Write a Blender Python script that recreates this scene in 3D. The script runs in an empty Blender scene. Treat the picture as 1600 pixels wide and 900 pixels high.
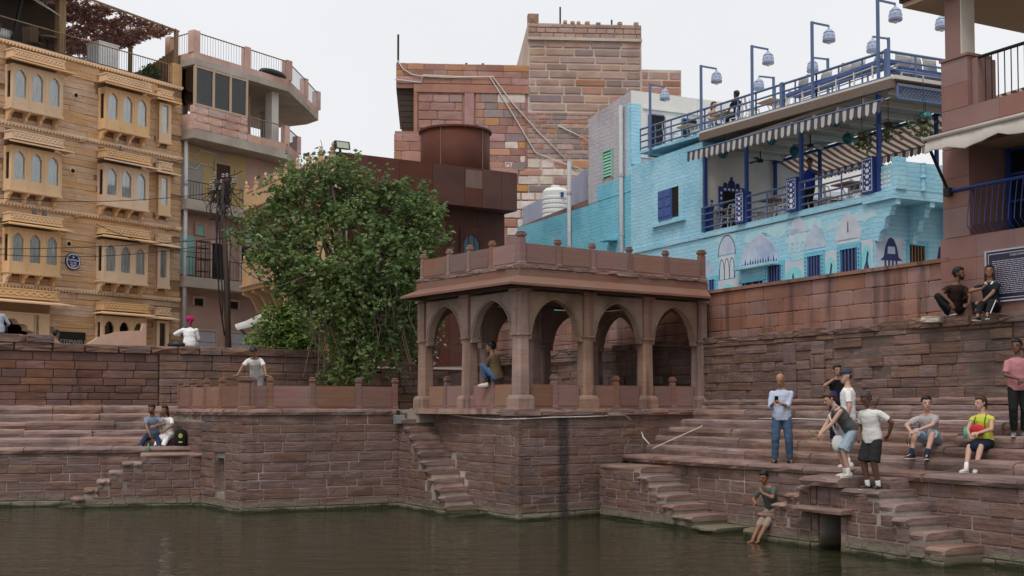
import bpy, bmesh, math, random
from mathutils import Vector, Matrix
SC=bpy.context.scene; COL=SC.collection
R_=math.radians
# ---------------------------------------------------------------- camera, sky, sun, exposure
FPX=1900.0; CXP=800.0; HYP=636.0; PITCH=R_(2.4); CAMZ=2.6
YC=HYP-FPX*math.tan(PITCH)
cam=bpy.data.cameras.new('camera'); camo=bpy.data.objects.new('camera',cam); COL.objects.link(camo)
cam.sensor_width=36.0; cam.lens=36.0*FPX/1600.0; cam.shift_y=(YC-450.0)/1600.0
cam.clip_start=0.1; cam.clip_end=8000
camo.location=(0,0,CAMZ); camo.rotation_euler=(R_(90)+PITCH,0,0)
SC.camera=camo
W=bpy.data.worlds.new('World'); SC.world=W; W.use_nodes=True
SUN_EL,SUN_AZ=R_(58),R_(200)          # azimuth measured clockwise from +Y
nt=W.node_tree; nt.nodes.clear()
sky=nt.nodes.new('ShaderNodeTexSky'); sky.sky_type='NISHITA'; sky.sun_disc=False
sky.sun_elevation=SUN_EL; sky.sun_rotation=SUN_AZ; sky.dust_density=4; sky.air_density=1
hs=nt.nodes.new('ShaderNodeHueSaturation'); hs.inputs['Saturation'].default_value=0.25; hs.inputs['Value'].default_value=1.0
cloud=nt.nodes.new('ShaderNodeMix'); cloud.data_type='RGBA'; cloud.inputs[0].default_value=0.88
nzc=nt.nodes.new('ShaderNodeTexNoise'); nzc.inputs['Scale'].default_value=2.2; nzc.inputs['Detail'].default_value=4
rmp=nt.nodes.new('ShaderNodeValToRGB')
rmp.color_ramp.elements[0].position=.3; rmp.color_ramp.elements[0].color=(7.6,7.7,7.95,1)
rmp.color_ramp.elements[1].position=.75; rmp.color_ramp.elements[1].color=(8.3,8.38,8.6,1)
bg=nt.nodes.new('ShaderNodeBackground'); bg.inputs['Strength'].default_value=0.1
ow=nt.nodes.new('ShaderNodeOutputWorld')
L=nt.links.new
L(sky.outputs[0],hs.inputs['Color']); L(nzc.outputs['Fac'],rmp.inputs[0])
L(hs.outputs[0],cloud.inputs[6]); L(rmp.outputs[0],cloud.inputs[7]); L(cloud.outputs[2],bg.inputs[0]); L(bg.outputs[0],ow.inputs[0])
sl=bpy.data.lights.new('sun','SUN'); sl.energy=1.3; sl.angle=R_(20); sl.color=(1,.97,.92)
so=bpy.data.objects.new('sun',sl); COL.objects.link(so)
_d=Vector((math.sin(SUN_AZ)*math.cos(SUN_EL),math.cos(SUN_AZ)*math.cos(SUN_EL),math.sin(SUN_EL)))
so.rotation_euler=_d.to_track_quat('Z','Y').to_euler(); so.location=(0,-20,60)
SC.view_settings.view_transform='Standard'; SC.view_settings.look='None'
SC.view_settings.exposure=0.22; SC.view_settings.gamma=1.0
# ---------------------------------------------------------------- geometry helpers
def ray(px,py):
    a=(px-CXP)/FPX; b=(YC-py)/FPX; c,s=math.cos(PITCH),math.sin(PITCH)
    return (a,c-b*s,s+b*c)
def on_z(px,py,z):
    d=ray(px,py); t=(z-CAMZ)/d[2]; return Vector((d[0]*t,d[1]*t,z))
def at(px,py,Y):
    d=ray(px,py); t=Y/d[1]; return Vector((d[0]*t,Y,CAMZ+d[2]*t))
class Fr:                               # a vertical facade frame: x along it, y inward, z up
    def __init__(s,ox,oy,deg,zb=0.0):
        s.o=(ox,oy); s.a=R_(deg); s.c=math.cos(s.a); s.s=math.sin(s.a); s.zb=zb
    def hit(s,px,py,y=0.0):
        d=ray(px,py); n=(-s.s,s.c)
        t=(s.o[0]*n[0]+s.o[1]*n[1]+y)/(d[0]*n[0]+d[1]*n[1])
        X,Y=d[0]*t-s.o[0],d[1]*t-s.o[1]
        return (X*s.c+Y*s.s,CAMZ+d[2]*t-s.zb)
    def u(s,px,y=0.0): return s.hit(px,600,y)[0]
    def w(s,u,y,z=0.0): return Vector((s.o[0]+u*s.c-y*s.s,s.o[1]+u*s.s+y*s.c,s.zb+z))
    def loc(s,X,Y):
        X-=s.o[0];Y-=s.o[1]; return (X*s.c+Y*s.s,-X*s.s+Y*s.c)
class MB:
    def __init__(s): s.v=[];s.f=[];s.m=[];s.k=0
    def pt(s,*ps):
        n=len(s.v); s.v.extend(tuple(p) for p in ps); return n
    def face(s,*idx): s.f.append(idx); s.m.append(s.k)
    def ng(s,pts):
        n=s.pt(*pts); s.face(*range(n,n+len(pts)))
    def box(s,x0,x1,y0,y1,z0,z1):
        n=s.pt((x0,y0,z0),(x1,y0,z0),(x1,y1,z0),(x0,y1,z0),(x0,y0,z1),(x1,y0,z1),(x1,y1,z1),(x0,y1,z1))
        for q in ((0,1,5,4),(1,2,6,5),(2,3,7,6),(3,0,4,7),(4,5,6,7),(3,2,1,0)): s.face(*[n+i for i in q])
        return s
    def loft(s,rings,cap=True,close=True):
        m=len(rings[0]); n0=len(s.v)
        for r in rings: s.pt(*r)
        for i in range(len(rings)-1):
            for j in range(m if close else m-1):
                a=n0+i*m+j; b=n0+i*m+(j+1)%m; s.face(a,b,b+m,a+m)
        if cap:
            s.face(*[n0+j for j in range(m-1,-1,-1)]); e=n0+(len(rings)-1)*m; s.face(*[e+j for j in range(m)])
        return s
    def prism(s,pts,y0,y1):            # outline in xz, extruded along y
        return s.loft([[(x,y0,z) for x,z in pts],[(x,y1,z) for x,z in pts]])
    def slab(s,pts,z0,z1):             # outline in xy, extruded along z
        return s.loft([[(p[0],p[1],z0) for p in pts],[(p[0],p[1],z1) for p in pts]])
    def tube(s,P,r,n=6,cap=True):
        P=[Vector(p) for p in P]; rings=[]
        for i,p in enumerate(P):
            t=(P[min(i+1,len(P)-1)]-P[max(i-1,0)]).normalized()
            up=Vector((0,0,1)) if abs(t.z)<.95 else Vector((1,0,0))
            a=t.cross(up).normalized(); b=t.cross(a)
            rr=r[i] if isinstance(r,(list,tuple)) else r
            rings.append([p+a*rr*math.cos(2*math.pi*j/n)+b*rr*math.sin(2*math.pi*j/n) for j in range(n)])
        return s.loft(rings,cap)
    def bar(s,p,q,w,h):                # rectangular bar between two points
        p=Vector(p);q=Vector(q);t=(q-p).normalized(); up=Vector((0,0,1)) if abs(t.z)<.95 else Vector((0,1,0))
        a=t.cross(up).normalized()*w/2; b=a.cross(t).normalized()*h/2
        return s.loft([[c+a+b,c-a+b,c-a-b,c+a-b] for c in (p,q)])
    def lathe(s,c,prof,n=10,sx=1,sy=1):
        c=Vector(c)
        return s.loft([[c+Vector((r*sx*math.cos(2*math.pi*j/n),r*sy*math.sin(2*math.pi*j/n),z)) for j in range(n)] for r,z in prof])
    def mesh(s,name,mats):
        me=bpy.data.meshes.new(name); me.from_pydata(s.v,[],s.f)
        for m in (mats if isinstance(mats,(list,tuple)) else [mats]): me.materials.append(m)
        if s.k or any(s.m): me.polygons.foreach_set('material_index',s.m)
        return me
    def obj(s,name,mats,parent=None,smooth=False,fix=True):
        me=s.mesh(name,mats)
        if fix:
            b=bmesh.new(); b.from_mesh(me); bmesh.ops.recalc_face_normals(b,faces=b.faces[:]); b.to_mesh(me); b.free()
        if smooth: me.polygons.foreach_set('use_smooth',[True]*len(me.polygons))
        return link(name,me,parent)
def link(name,me,parent=None):
    o=bpy.data.objects.new(name,me); COL.objects.link(o)
    if parent is not None: o.parent=parent
    return o
def tag(o,label=None,cat=None,group=None,kind=None):
    if label: o['label']=label
    if cat: o['category']=cat
    if group: o['group']=group
    if kind: o['kind']=kind
    return o
def thing(name,label,cat,loc=(0,0,0),rz=0,group=None):
    o=bpy.data.objects.new(name,None); COL.objects.link(o); o.empty_display_size=.2
    o.location=loc; o.rotation_euler=(0,0,rz); return tag(o,label,cat,group)
def fthing(name,label,cat,fr,group=None): return thing(name,label,cat,(fr.o[0],fr.o[1],fr.zb),fr.a,group)
def box(name,mat,parent,*b): return MB().box(*b).obj(name,mat,parent,fix=False)
def copy_tree(o,parent=None):
    c=o.copy(); COL.objects.link(c)
    if parent is not None: c.parent=parent
    for ch in list(o.children): copy_tree(ch,c)
    return c
def put(o,loc=None,rz=None,label=None,group=None,scale=None):
    if loc is not None: o.location=loc
    if rz is not None: o.rotation_euler=(0,0,rz)
    if scale is not None: o.scale=(scale,)*3
    return tag(o,label,None,group)
# arched opening in a thick panel
def cusp(w,h,n=5,point=.25):           # scalloped arch profile from left spring to right spring
    P=[]
    for i in range(n):
        for j in range(4):
            t=(i+j/4)/n; a=math.pi*(1-t)
            base=(w/2*math.cos(a),h*math.sin(a)*(1-.0))
            k=1+.10*math.sin(math.pi*j/4)-.05
            P.append((base[0]*k,base[1]*k+(point*h*max(0,1-abs(t-.5)*5)*.3)))
    P.append((w/2*.95,0)); P[0]=(-w/2*.95,0); return P
def keel(w,h,n=14):                    # pointed arch
    P=[]
    for i in range(n+1):
        t=-1+2*i/n; s=abs(t)
        z=h*(.80*(1-s**2.4)**.6+.20*(1-s))
        P.append((w/2*t,z))
    return P
def arch_panel(mb,x0,x1,z0,z1,xc,zb,zs,prof,y0,y1,back=True):
    xl=xc+prof[0][0]; xr=xc+prof[-1][0]
    A=[(xl,zb)]+[(xc+p[0],zs+p[1]) for p in prof]+[(xr,zb)]
    for y in ((y0,y1) if back else (y0,)):
        def q(a,b,c,d): mb.ng([(a[0],y,a[1]),(b[0],y,b[1]),(c[0],y,c[1]),(d[0],y,d[1])])
        q((x0,z0),(xl,z0),(xl,z1),(x0,z1)); q((xr,z0),(x1,z0),(x1,z1),(xr,z1))
        if zb>z0+1e-4: q((xl,z0),(xr,z0),(xr,zb),(xl,zb))
        T=A[1:-1]
        for a,b in zip(T[:-1],T[1:]):
            q(a,b,(b[0],z1),(a[0],z1))
    for a,b in zip(A[:-1],A[1:]):
        mb.ng([(a[0],y0,a[1]),(b[0],y0,b[1]),(b[0],y1,b[1]),(a[0],y1,a[1])])
    if zb>z0+1e-4: mb.ng([(xl,y0,zb),(xr,y0,zb),(xr,y1,zb),(xl,y1,zb)])
    mb.ng([(x0,y0,z0),(x0,y1,z0),(x0,y1,z1),(x0,y0,z1)]); mb.ng([(x1,y0,z0),(x1,y1,z0),(x1,y1,z1),(x1,y0,z1)])
    mb.ng([(x0,y0,z1),(x1,y0,z1),(x1,y1,z1),(x0,y1,z1)]); mb.ng([(x0,y0,z0),(x1,y0,z0),(x1,y1,z0),(x0,y1,z0)])
    return A
# ---------------------------------------------------------------- materials
def mat(name,c1,c2=None,c3=None,s1=3.0,s2=.6,rough=.85,bump=.3,bs=25.0,rnd=0.0,strata=0.0,streak=None,metal=0.0,spec=.3,stretch=(1,1,1),rhue=.02,wet=None,coord='pos'):
    m=bpy.data.materials.new(name); m.use_nodes=True; t=m.node_tree; N=t.nodes.new; K=t.links.new
    b=t.nodes['Principled BSDF']; b.inputs['Roughness'].default_value=rough; b.inputs['Metallic'].default_value=metal
    b.inputs['Specular IOR Level'].default_value=spec
    g=N('ShaderNodeNewGeometry'); src=g.outputs['Position']
    if coord=='obj': tc=N('ShaderNodeTexCoord'); src=tc.outputs['Object']
    mp=N('ShaderNodeMapping'); mp.inputs['Scale'].default_value=stretch; K(src,mp.inputs[0]); P=mp.outputs[0]
    def noise(sc,det=5,p=P,r=.55):
        n=N('ShaderNodeTexNoise'); n.inputs['Scale'].default_value=sc; n.inputs['Detail'].default_value=det; n.inputs['Roughness'].default_value=r
        K(p,n.inputs['Vector']); return n.outputs['Fac']
    def ramp(f,a,bb):
        r=N('ShaderNodeMapRange'); r.inputs[1].default_value=a; r.inputs[2].default_value=bb; K(f,r.inputs[0]); return r.outputs[0]
    def mix(f,a,bb,mode='MIX'):
        x=N('ShaderNodeMix'); x.data_type='RGBA'; x.blend_type=mode
        if isinstance(f,(int,float)): x.inputs[0].default_value=f
        else: K(f,x.inputs[0])
        for i,v in ((6,a),(7,bb)):
            if isinstance(v,(tuple,list)): x.inputs[i].default_value=(*v[:3],1)
            else: K(v,x.inputs[i])
        return x.outputs[2]
    col=c1
    if c2: col=mix(ramp(noise(s1,6),.32,.68),c1,c2)
    if strata:
        mp2=N('ShaderNodeMapping'); mp2.inputs['Scale'].default_value=(.7,.7,9); mp2.inputs['Rotation'].default_value=(.12,.08,0); K(src,mp2.inputs[0])
        st=noise(1.6,5,mp2.outputs[0],.65)
        col=mix(ramp(st,.35,.65),col,mix(1.0,col,tuple(1-strata*k for k in (.8,1,1)),'MULTIPLY'))
    if c3: col=mix(ramp(noise(s2,4),.5,.72),col,c3)
    if streak:
        mp3=N('ShaderNodeMapping'); mp3.inputs['Scale'].default_value=(2.2,2.2,.16); K(src,mp3.inputs[0])
        col=mix(ramp(noise(1.5,5,mp3.outputs[0]),streak[1],streak[1]+.2),col,streak[0])
    if rnd:
        oi=N('ShaderNodeObjectInfo'); h=N('ShaderNodeHueSaturation')
        v=N('ShaderNodeMapRange'); v.inputs[3].default_value=1-rnd; v.inputs[4].default_value=1+rnd; K(oi.outputs['Random'],v.inputs[0]); K(v.outputs[0],h.inputs['Value'])
        ml=N('ShaderNodeMath'); ml.operation='MULTIPLY'; ml.inputs[1].default_value=7.31; K(oi.outputs['Random'],ml.inputs[0])
        fr=N('ShaderNodeMath'); fr.operation='FRACT'; K(ml.outputs[0],fr.inputs[0])
        v2=N('ShaderNodeMapRange'); v2.inputs[3].default_value=.5-rhue; v2.inputs[4].default_value=.5+rhue; K(fr.outputs[0],v2.inputs[0]); K(v2.outputs[0],h.inputs['Hue'])
        v3=N('ShaderNodeMapRange'); v3.inputs[3].default_value=.8; v3.inputs[4].default_value=1.2; K(fr.outputs[0],v3.inputs[0]); K(v3.outputs[0],h.inputs['Saturation'])
        if isinstance(col,tuple): h.inputs['Color'].default_value=(*col,1)
        else: K(col,h.inputs['Color'])
        col=h.outputs[0]
    if wet:                                   # damp algae band above the water line
        sx=N('ShaderNodeSeparateXYZ'); K(g.outputs['Position'],sx.inputs[0])
        ad=N('ShaderNodeMath'); ad.operation='ADD'; K(sx.outputs[2],ad.inputs[0])
        nn=N('ShaderNodeMath'); nn.operation='MULTIPLY'; nn.inputs[1].default_value=-.25; K(noise(1.3,4),nn.inputs[0]); K(nn.outputs[0],ad.inputs[1])
        col=mix(ramp(ad.outputs[0],.16,.02),col,wet); col=mix(ramp(ad.outputs[0],-.02,-.09),col,(.035,.035,.018))
    if isinstance(col,tuple): b.inputs['Base Color'].default_value=(*col,1)
    else: K(col,b.inputs['Base Color'])
    if bump:
        bp=N('ShaderNodeBump'); bp.inputs['Strength'].default_value=bump; bp.inputs['Distance'].default_value=.03
        if strata:
            ad=N('ShaderNodeMath'); ad.operation='ADD'; K(noise(bs,6),ad.inputs[0]); K(st,ad.inputs[1]); K(ad.outputs[0],bp.inputs['Height'])
        else: K(noise(bs,6),bp.inputs['Height'])
        K(bp.outputs[0],b.inputs['Normal'])
    return m
def plain(name,c,rough=.6,metal=0.0,var=.12,sc=6.0,bump=.08,bs=40,**k):
    return mat(name,c,tuple(x*(1-var) for x in c),s1=sc,rough=rough,metal=metal,bump=bump,bs=bs,**k)
M={}
def srgb(r,g,b): return tuple((x/255/12.92 if x<11 else ((x/255+.055)/1.055)**2.4) for x in (r,g,b))
M['masonry']=mat('dark_red_masonry',(.178,.106,.088),(.228,.150,.127),(.108,.074,.064),s1=2.0,s2=.45,bump=.7,bs=9,rnd=.12,strata=.32,rhue=.010,wet=(.20,.175,.125),streak=((.075,.052,.046),.62))
M['masonry_red']=mat('rust_red_masonry',(.165,.082,.062),(.20,.115,.09),(.12,.072,.06),s1=2.5,s2=.5,bump=.5,bs=9,rnd=.25,strata=.25,rhue=.013,streak=((.07,.05,.045),.62))
M['rubble']=mat('brown_rubble_masonry',(.190,.114,.092),(.24,.160,.133),(.115,.076,.064),s1=2.2,s2=.6,bump=1.0,bs=7,rnd=.16,strata=.38,rhue=.010,streak=((.07,.05,.042),.62))
M['tread']=mat('worn_step_stone',(.275,.18,.152),(.33,.235,.202),(.13,.086,.074),s1=1.6,s2=.7,bump=.8,bs=7,rnd=.13,strata=.45,rhue=.01,wet=(.16,.14,.09))
M['mortar']=mat('lime_mortar',(.46,.40,.355),(.17,.125,.105),(.11,.08,.068),s1=.9,s2=.5,bump=.5,bs=14,wet=(.15,.13,.08))
M['mortar_dark']=mat('dark_mortar',(.16,.115,.095),(.09,.065,.055),s1=1.2,bump=.5,bs=14)
M['red_panel']=mat('red_sandstone_cladding',(.25,.122,.092),(.30,.165,.13),(.19,.10,.08),s1=1.3,s2=.8,bump=.2,bs=18,rnd=.11,rhue=.007,streak=((.075,.045,.04),.52))
M['pav']=mat('pavilion_sandstone',(.32,.20,.162),(.38,.265,.215),(.19,.128,.108),s1=2.2,s2=.8,bump=.35,bs=14,rnd=.12,strata=.15,rhue=.008,streak=((.10,.068,.058),.52))
M['pav_arch']=mat('pavilion_buff_stone',(.38,.275,.205),(.30,.205,.155),(.16,.11,.085),s1=2,s2=1.0,bump=.3,bs=14,rnd=.1,rhue=.01)
M['pav_red']=mat('pavilion_parapet_red',(.245,.118,.092),(.24,.148,.118),(.20,.13,.108),s1=1.2,s2=.7,bump=.25,bs=16,rnd=.2,rhue=.014,strata=.12)
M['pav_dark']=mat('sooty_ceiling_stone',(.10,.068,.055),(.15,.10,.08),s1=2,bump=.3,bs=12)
M['dust']=mat('street_dust',(.30,.25,.21),(.22,.18,.15),(.36,.31,.26),s1=.8,s2=.1,bump=.3,bs=6)
# ---------------------------------------------------------------- stones
random.seed(11)
_ST={}
def stone_mesh(mt,b,k):
    key=(mt.name,b,k)
    if key in _ST: return _ST[key]
    r=random.Random(hash((b*10,k))%9999); bw=b; n=[]
    c=.07; j=lambda a:r.uniform(-a,a)
    out=[(-bw/2+c*r.uniform(.4,1.6),-.5),(j(.1)*bw,-.5+j(.03)),(bw/2-c*r.uniform(.4,1.6),-.5),(bw/2,-.5+c*r.uniform(.5,2)),(bw/2+j(.02),j(.1)),(bw/2,.5-c*r.uniform(.5,2)),
         (bw/2-c*r.uniform(.4,1.6),.5),(j(.1)*bw,.5+j(.03)),(-bw/2+c*r.uniform(.4,1.6),.5),(-bw/2,.5-c*r.uniform(.5,2)),(-bw/2+j(.02),j(.1)),(-bw/2,-.5+c*r.uniform(.5,2))]
    mb=MB(); ins=[]
    for x,z in out:
        ins.append((x-math.copysign(min(.09,abs(x)),x),r.uniform(0,.10),z-math.copysign(min(.06,abs(z)),z)))
    n0=mb.pt(*ins); n1=mb.pt(*[(x,.2,z) for x,z in out]); n2=mb.pt(*[(x,1,z) for x,z in out]); N=12
    cpt=mb.pt((j(.2)*bw,r.uniform(-.1,.12),j(.15)))
    for i in range(N):
        a=(i+1)%N; mb.face(cpt,n0+i,n0+a); mb.face(n0+i,n1+i,n1+a,n0+a); mb.face(n1+i,n2+i,n2+a,n1+a)
    me=mb.mesh('stone',mt); _ST[key]=me; return me
BK=(.8,1.4,2.2,3.4,5.0)
def stone(parent,mt,u0,u1,z0,z1,y,depth,name='stone',k=None):
    w,h=u1-u0,z1-z0; b=min(BK,key=lambda q:abs(math.log(max(w/h,.2)/q)))
    o=link(name,stone_mesh(mt,b,random.randrange(4) if k is None else k),parent)
    o.location=((u0+u1)/2,y,(z0+z1)/2); o.scale=(w/b,depth,h); return o
def masonry(parent,mt,u0,u1,z0,z1,y,ch=(.2,.27),ln=(.4,.85),keep=None,gap=.015,depth=.1,jy=.009,limit=290,seed=1,name='stone'):
    r=random.Random(seed); S=[]; z=z0
    while z<z1-.05:
        h=r.uniform(*ch)
        if z1-(z+h)<ch[0]*.6: h=z1-z
        u=u0-r.uniform(0,ln[0])
        while u<u1-.02:
            w=r.uniform(*ln); a,b=max(u,u0),min(u+w,u1); u+=w
            if u1-b<ln[0]*.4: b=u1; u=u1
            if b-a<.06: continue
            s=(a+gap/2,b-gap/2,z+gap/2,z+h-gap/2)
            if keep:
                s=keep(*s)
                if s is None or s[1]-s[0]<.05 or s[3]-s[2]<.04: continue
            S.append(s)
        z+=h
    S.sort(key=lambda s:-(s[1]-s[0])*(s[3]-s[2]))
    ml=mt if isinstance(mt,list) else [mt]
    for s in S[:limit]: stone(parent,r.choice(ml),*s,y+r.uniform(-jy,jy),depth,name)
    if S[limit:]:
        mb=MB()
        for a,b,c,d in S[limit:]:
            yy=y+r.uniform(-jy,jy); e=.02
            mb.loft([[(a+e,yy,c+e),(b-e,yy,c+e),(b-e,yy,d-e),(a+e,yy,d-e)],[(a,yy+e,c),(b,yy+e,c),(b,yy+e,d),(a,yy+e,d)],[(a,yy+depth,c),(b,yy+depth,c),(b,yy+depth,d),(a,yy+depth,d)]])
        tag(mb.obj(name+'work',ml[0],parent,fix=False),kind='stuff')
    return len(S)
_SL={}
def slab_mesh(mt,k,prof=0):
    key=(mt.name,k,prof)
    if key in _SL: return _SL[key]
    r=random.Random(k*7+3); rings=[]; n=6
    for i in range(n):
        x=i/(n-1); j=lambda a:r.uniform(-a,a)
        dz=j(.08); dy=j(.07)
        if i in (0,n-1): dz-=.05; dy+=.03
        rings.append([(x,.04+dy*.5,0),(x,.0+dy,.5),(x,.02+dy,.82+dz),(x,.10+dy+abs(j(.05)),1+dz),(x,.55,1+j(.02)),(x,1,1),(x,1,0)])
    me=MB().loft(rings).mesh('step',mt); b=bmesh.new(); b.from_mesh(me); bmesh.ops.recalc_face_normals(b,faces=b.faces[:]); b.to_mesh(me); b.free()
    _SL[key]=me; return me
def slab(parent,mt,u0,u1,y0,y1,z0,z1,name='step'):
    o=link(name,slab_mesh(mt,random.randrange(6)),parent); o.location=(u0,y0,z0); o.scale=(u1-u0,y1-y0,z1-z0); return o
def slab_row(parent,mt,u0,u1,y0,y1,z0,z1,ln=(1.0,2.4),name='step',gap=.012,j=.02,seed=0):
    r=random.Random(seed+int(z1*100)); u=u0
    while u<u1-.05:
        w=r.uniform(*ln)
        if u1-(u+w)<ln[0]*.6: w=u1-u
        slab(parent,mt,u,u+w-gap,y0+r.uniform(-j,j),y1,z0,z1+r.uniform(-j,j)*.5,name); u+=w

def text(par,body,size,loc,mt,rx=90,align='CENTER',ext=.006,sx=1,name='lettering'):
    cu=bpy.data.curves.new('lettering','FONT'); cu.body=body; cu.size=size; cu.align_x=align; cu.align_y='CENTER'; cu.extrude=ext; cu.resolution_u=2
    tmp=bpy.data.objects.new('tmp_text',cu); me=bpy.data.meshes.new_from_object(tmp); bpy.data.objects.remove(tmp); bpy.data.curves.remove(cu)
    me.materials.clear(); me.materials.append(mt); o=link(name,me,par); o.location=loc; o.rotation_euler=(R_(rx),0,0); o.scale=(sx,1,1); return o
_bal={}
def rodmesh(h,r,mt,n=5):
    k=(round(h,2),r,mt.name)
    if k not in _bal: _bal[k]=MB().tube([(0,0,0),(0,0,h)],r,n).mesh('baluster',mt)
    return _bal[k]
def metal_rail(par,P,h,mt,sp=.13,rb=.009,rr=.022,rails=(1.0,.06),post=0,pr=.025,woodtop=None,bname='baluster'):
    """railing along a polyline of local points; bars every sp (0 = none), rails at fractions of h, posts every `post` m"""
    P=[Vector(p) for p in P]
    for f in rails: MB().tube([p+Vector((0,0,h*f)) for p in P],rr if f<1 else rr*1.25,6).obj('top_rail' if f==1.0 else 'rail',(woodtop if (woodtop and f==1.0) else mt),par)
    for a,b in zip(P[:-1],P[1:]):
        n=(b-a).length
        if sp:
            k=max(1,round(n/sp))
            for i in range(1,k): o=link(bname,rodmesh(h,rb,mt),par); o.location=a+(b-a)*i/k
        if post:
            k=max(1,round(n/post))
            for i in range(k+1):
                o=link('rail_post',rodmesh(h,pr,mt,6),par); o.location=a+(b-a)*i/k
def stuffquads(pts,size,mt,name,par=None,tilt=1.0,seed=1,asp=.5,bend=.25,up=None):
    """many small folded leaves, one mesh"""
    r=random.Random(seed); V=[];F=[]
    for p in pts:
        s=size*r.uniform(.6,1.35); a=Vector((r.gauss(0,1),r.gauss(0,1),r.gauss(0,.6*tilt)-.25)).normalized()
        b=a.cross(Vector((r.gauss(0,1),r.gauss(0,1),r.gauss(0,1)))).normalized()
        if up: 
            n=a.cross(b)
            if n.z<0: b=-b
        c=a.cross(b); w=b*s*asp; p=Vector(p); n0=len(V)
        V+= [p,p+a*s*.45+w+c*s*bend,p+a*s,p+a*s*.45-w+c*s*bend]
        F+= [(n0,n0+1,n0+2),(n0,n0+2,n0+3)]
    me=bpy.data.meshes.new(name); me.from_pydata(V,[],F); me.materials.append(mt); return link(name,me,par)
# ================================================================ SETTING: water, ground
def water_mat():
    m=bpy.data.materials.new('pond_water'); m.use_nodes=True; t=m.node_tree; N=t.nodes.new; K=t.links.new
    b=t.nodes['Principled BSDF']; b.inputs['Base Color'].default_value=(.030,.030,.014,1); b.inputs['Roughness'].default_value=.035; b.inputs['IOR'].default_value=1.33
    b.inputs['Specular IOR Level'].default_value=.5
    g=N('ShaderNodeNewGeometry')
    def nz(sc,rot,st,d=3):
        mp=N('ShaderNodeMapping'); mp.inputs['Scale'].default_value=st; mp.inputs['Rotation'].default_value=(0,0,rot); K(g.outputs['Position'],mp.inputs[0])
        n=N('ShaderNodeTexNoise'); n.inputs['Scale'].default_value=sc; n.inputs['Detail'].default_value=d; K(mp.outputs[0],n.inputs['Vector']); return n.outputs['Fac']
    a=N('ShaderNodeMath'); a.operation='ADD'; K(nz(1.7,.2,(.55,1.3,1),3),a.inputs[0])
    mu=N('ShaderNodeMath'); mu.operation='MULTIPLY'; mu.inputs[1].default_value=.22; K(nz(6,-.3,(.5,1.3,1),2),mu.inputs[0]); K(mu.outputs[0],a.inputs[1])
    bp=N('ShaderNodeBump'); bp.inputs['Strength'].default_value=.6; bp.inputs['Distance'].default_value=.06; K(a.outputs[0],bp.inputs['Height']); K(bp.outputs[0],b.inputs['Normal'])
    return m
M['water']=water_mat()
tag(MB().slab([(-40,-12),(30,-12),(30,40),(-40,40)],-.3,0).obj('water',M['water']),kind='structure')
# street level ground: one sheet with the tank cut out of it
tank=[(-38,-10),(-38,31),(-14.2,38.4),(-6.3,41.5),(-2.6,42.5),(-.3,40.4),(5.02+.9,30.8+.5),(10.2,23.0),(26,-6),(26,-10)]
mb=MB(); C0=(-5,15)
def outer(p):
    dx,dy=p[0]-C0[0],p[1]-C0[1]; k=3000/max(abs(dx),abs(dy)); return (C0[0]+dx*k,C0[1]+dy*k)
ring=[]
for i,p in enumerate(tank):
    q=tank[(i+1)%len(tank)]
    for j in range(4): ring.append((p[0]+(q[0]-p[0])*j/4,p[1]+(q[1]-p[1])*j/4))
n=len(ring); a0=mb.pt(*[(p[0],p[1],4.0) for p in ring]); b0=mb.pt(*[(*outer(p),4.0) for p in ring])
for i in range(n): mb.face(a0+i,a0+(i+1)%n,b0+(i+1)%n,b0+i)
tag(mb.obj('ground',M['dust']),kind='structure')
# ================================================================ RIGHT BANK
FR=Fr(2.11,28.9,-62)
L1=1.45; L2=2.55
def ustep(px,y=0): return FR.u(px,y)
# stair profile along the front line: (u0,u1,top)
nos=[1.62,1.95,2.27,2.6,2.95,3.6]
prof_a=[(-.1,1.62,1.25)]+[(a,b,1.25-.19*(i+1)) for i,(a,b) in enumerate(zip(nos,nos[1:]+[4.35]))]
prof_b=[(5.25,5.75,.2),(5.75,6.22,.57),(6.22,6.55,.78),(6.55,6.9,.98),(6.9,7.18,1.14)]
nosc=[8.55,8.95,9.28,9.62,9.95,10.3]
prof_c=[(8.0,8.95,1.16)]+[(a,b,1.16-.21*(i+1)) for i,(a,b) in enumerate(zip([8.95,9.28,9.62,9.95],[9.28,9.62,9.95,10.35]))]
def topf(profs):
    def f(a,b,c,d):
        m=None
        for (p,q,t) in profs:
            if b>p and a<q:
                aa,bb=max(a,p),min(b,q)
                if (m is None) or (bb-aa)>(m[1]-m[0]): m=(aa,bb,t)
        if m is None: return None
        ov=[p for p in profs if b>p[0]+.02 and a<p[1]-.02]
        if d<=min(p[2] for p in ov)-.10: return (max(a,min(p[0] for p in ov)),min(b,max(p[1] for p in ov)),c,d)
        if c>m[2]-.14: return None
        return (m[0]+.008,m[1]-.008,c,min(d,m[2]-.11))
    return f
def stair(label,profs,fr,ydepth,mt=M['masonry'],seed=1,back=None,group='stone stairs down to the water'):
    t=fthing('stone_stairs',label,'stairs',fr,group)
    mb=MB()
    for a,b,z in profs: mb.box(a,b,.023,ydepth,-.6,z-.06)
    mb.obj('stair_core',M['mortar'],t)
    for a,b,z in profs: slab(t,M['tread'],a-.02,b+.015,-.05,ydepth+.02,z-.12,z)
    masonry(t,mt,min(p[0] for p in profs),max(p[1] for p in profs),-.35,max(p[2] for p in profs),0,ch=(.19,.25),ln=(.3,.62),keep=topf(profs),seed=seed)
    return t
stair('short stone stairs ending in the water below the phone user in blue jeans',prof_a,FR,.9,seed=21)
stair('few broken stone steps where the boy sits with his feet in the water',prof_b,FR,.9,seed=22)
stair('wide stone stairs below the man in black shorts, beside the dark water doorway',prof_c,FR,.9,seed=23)
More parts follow.
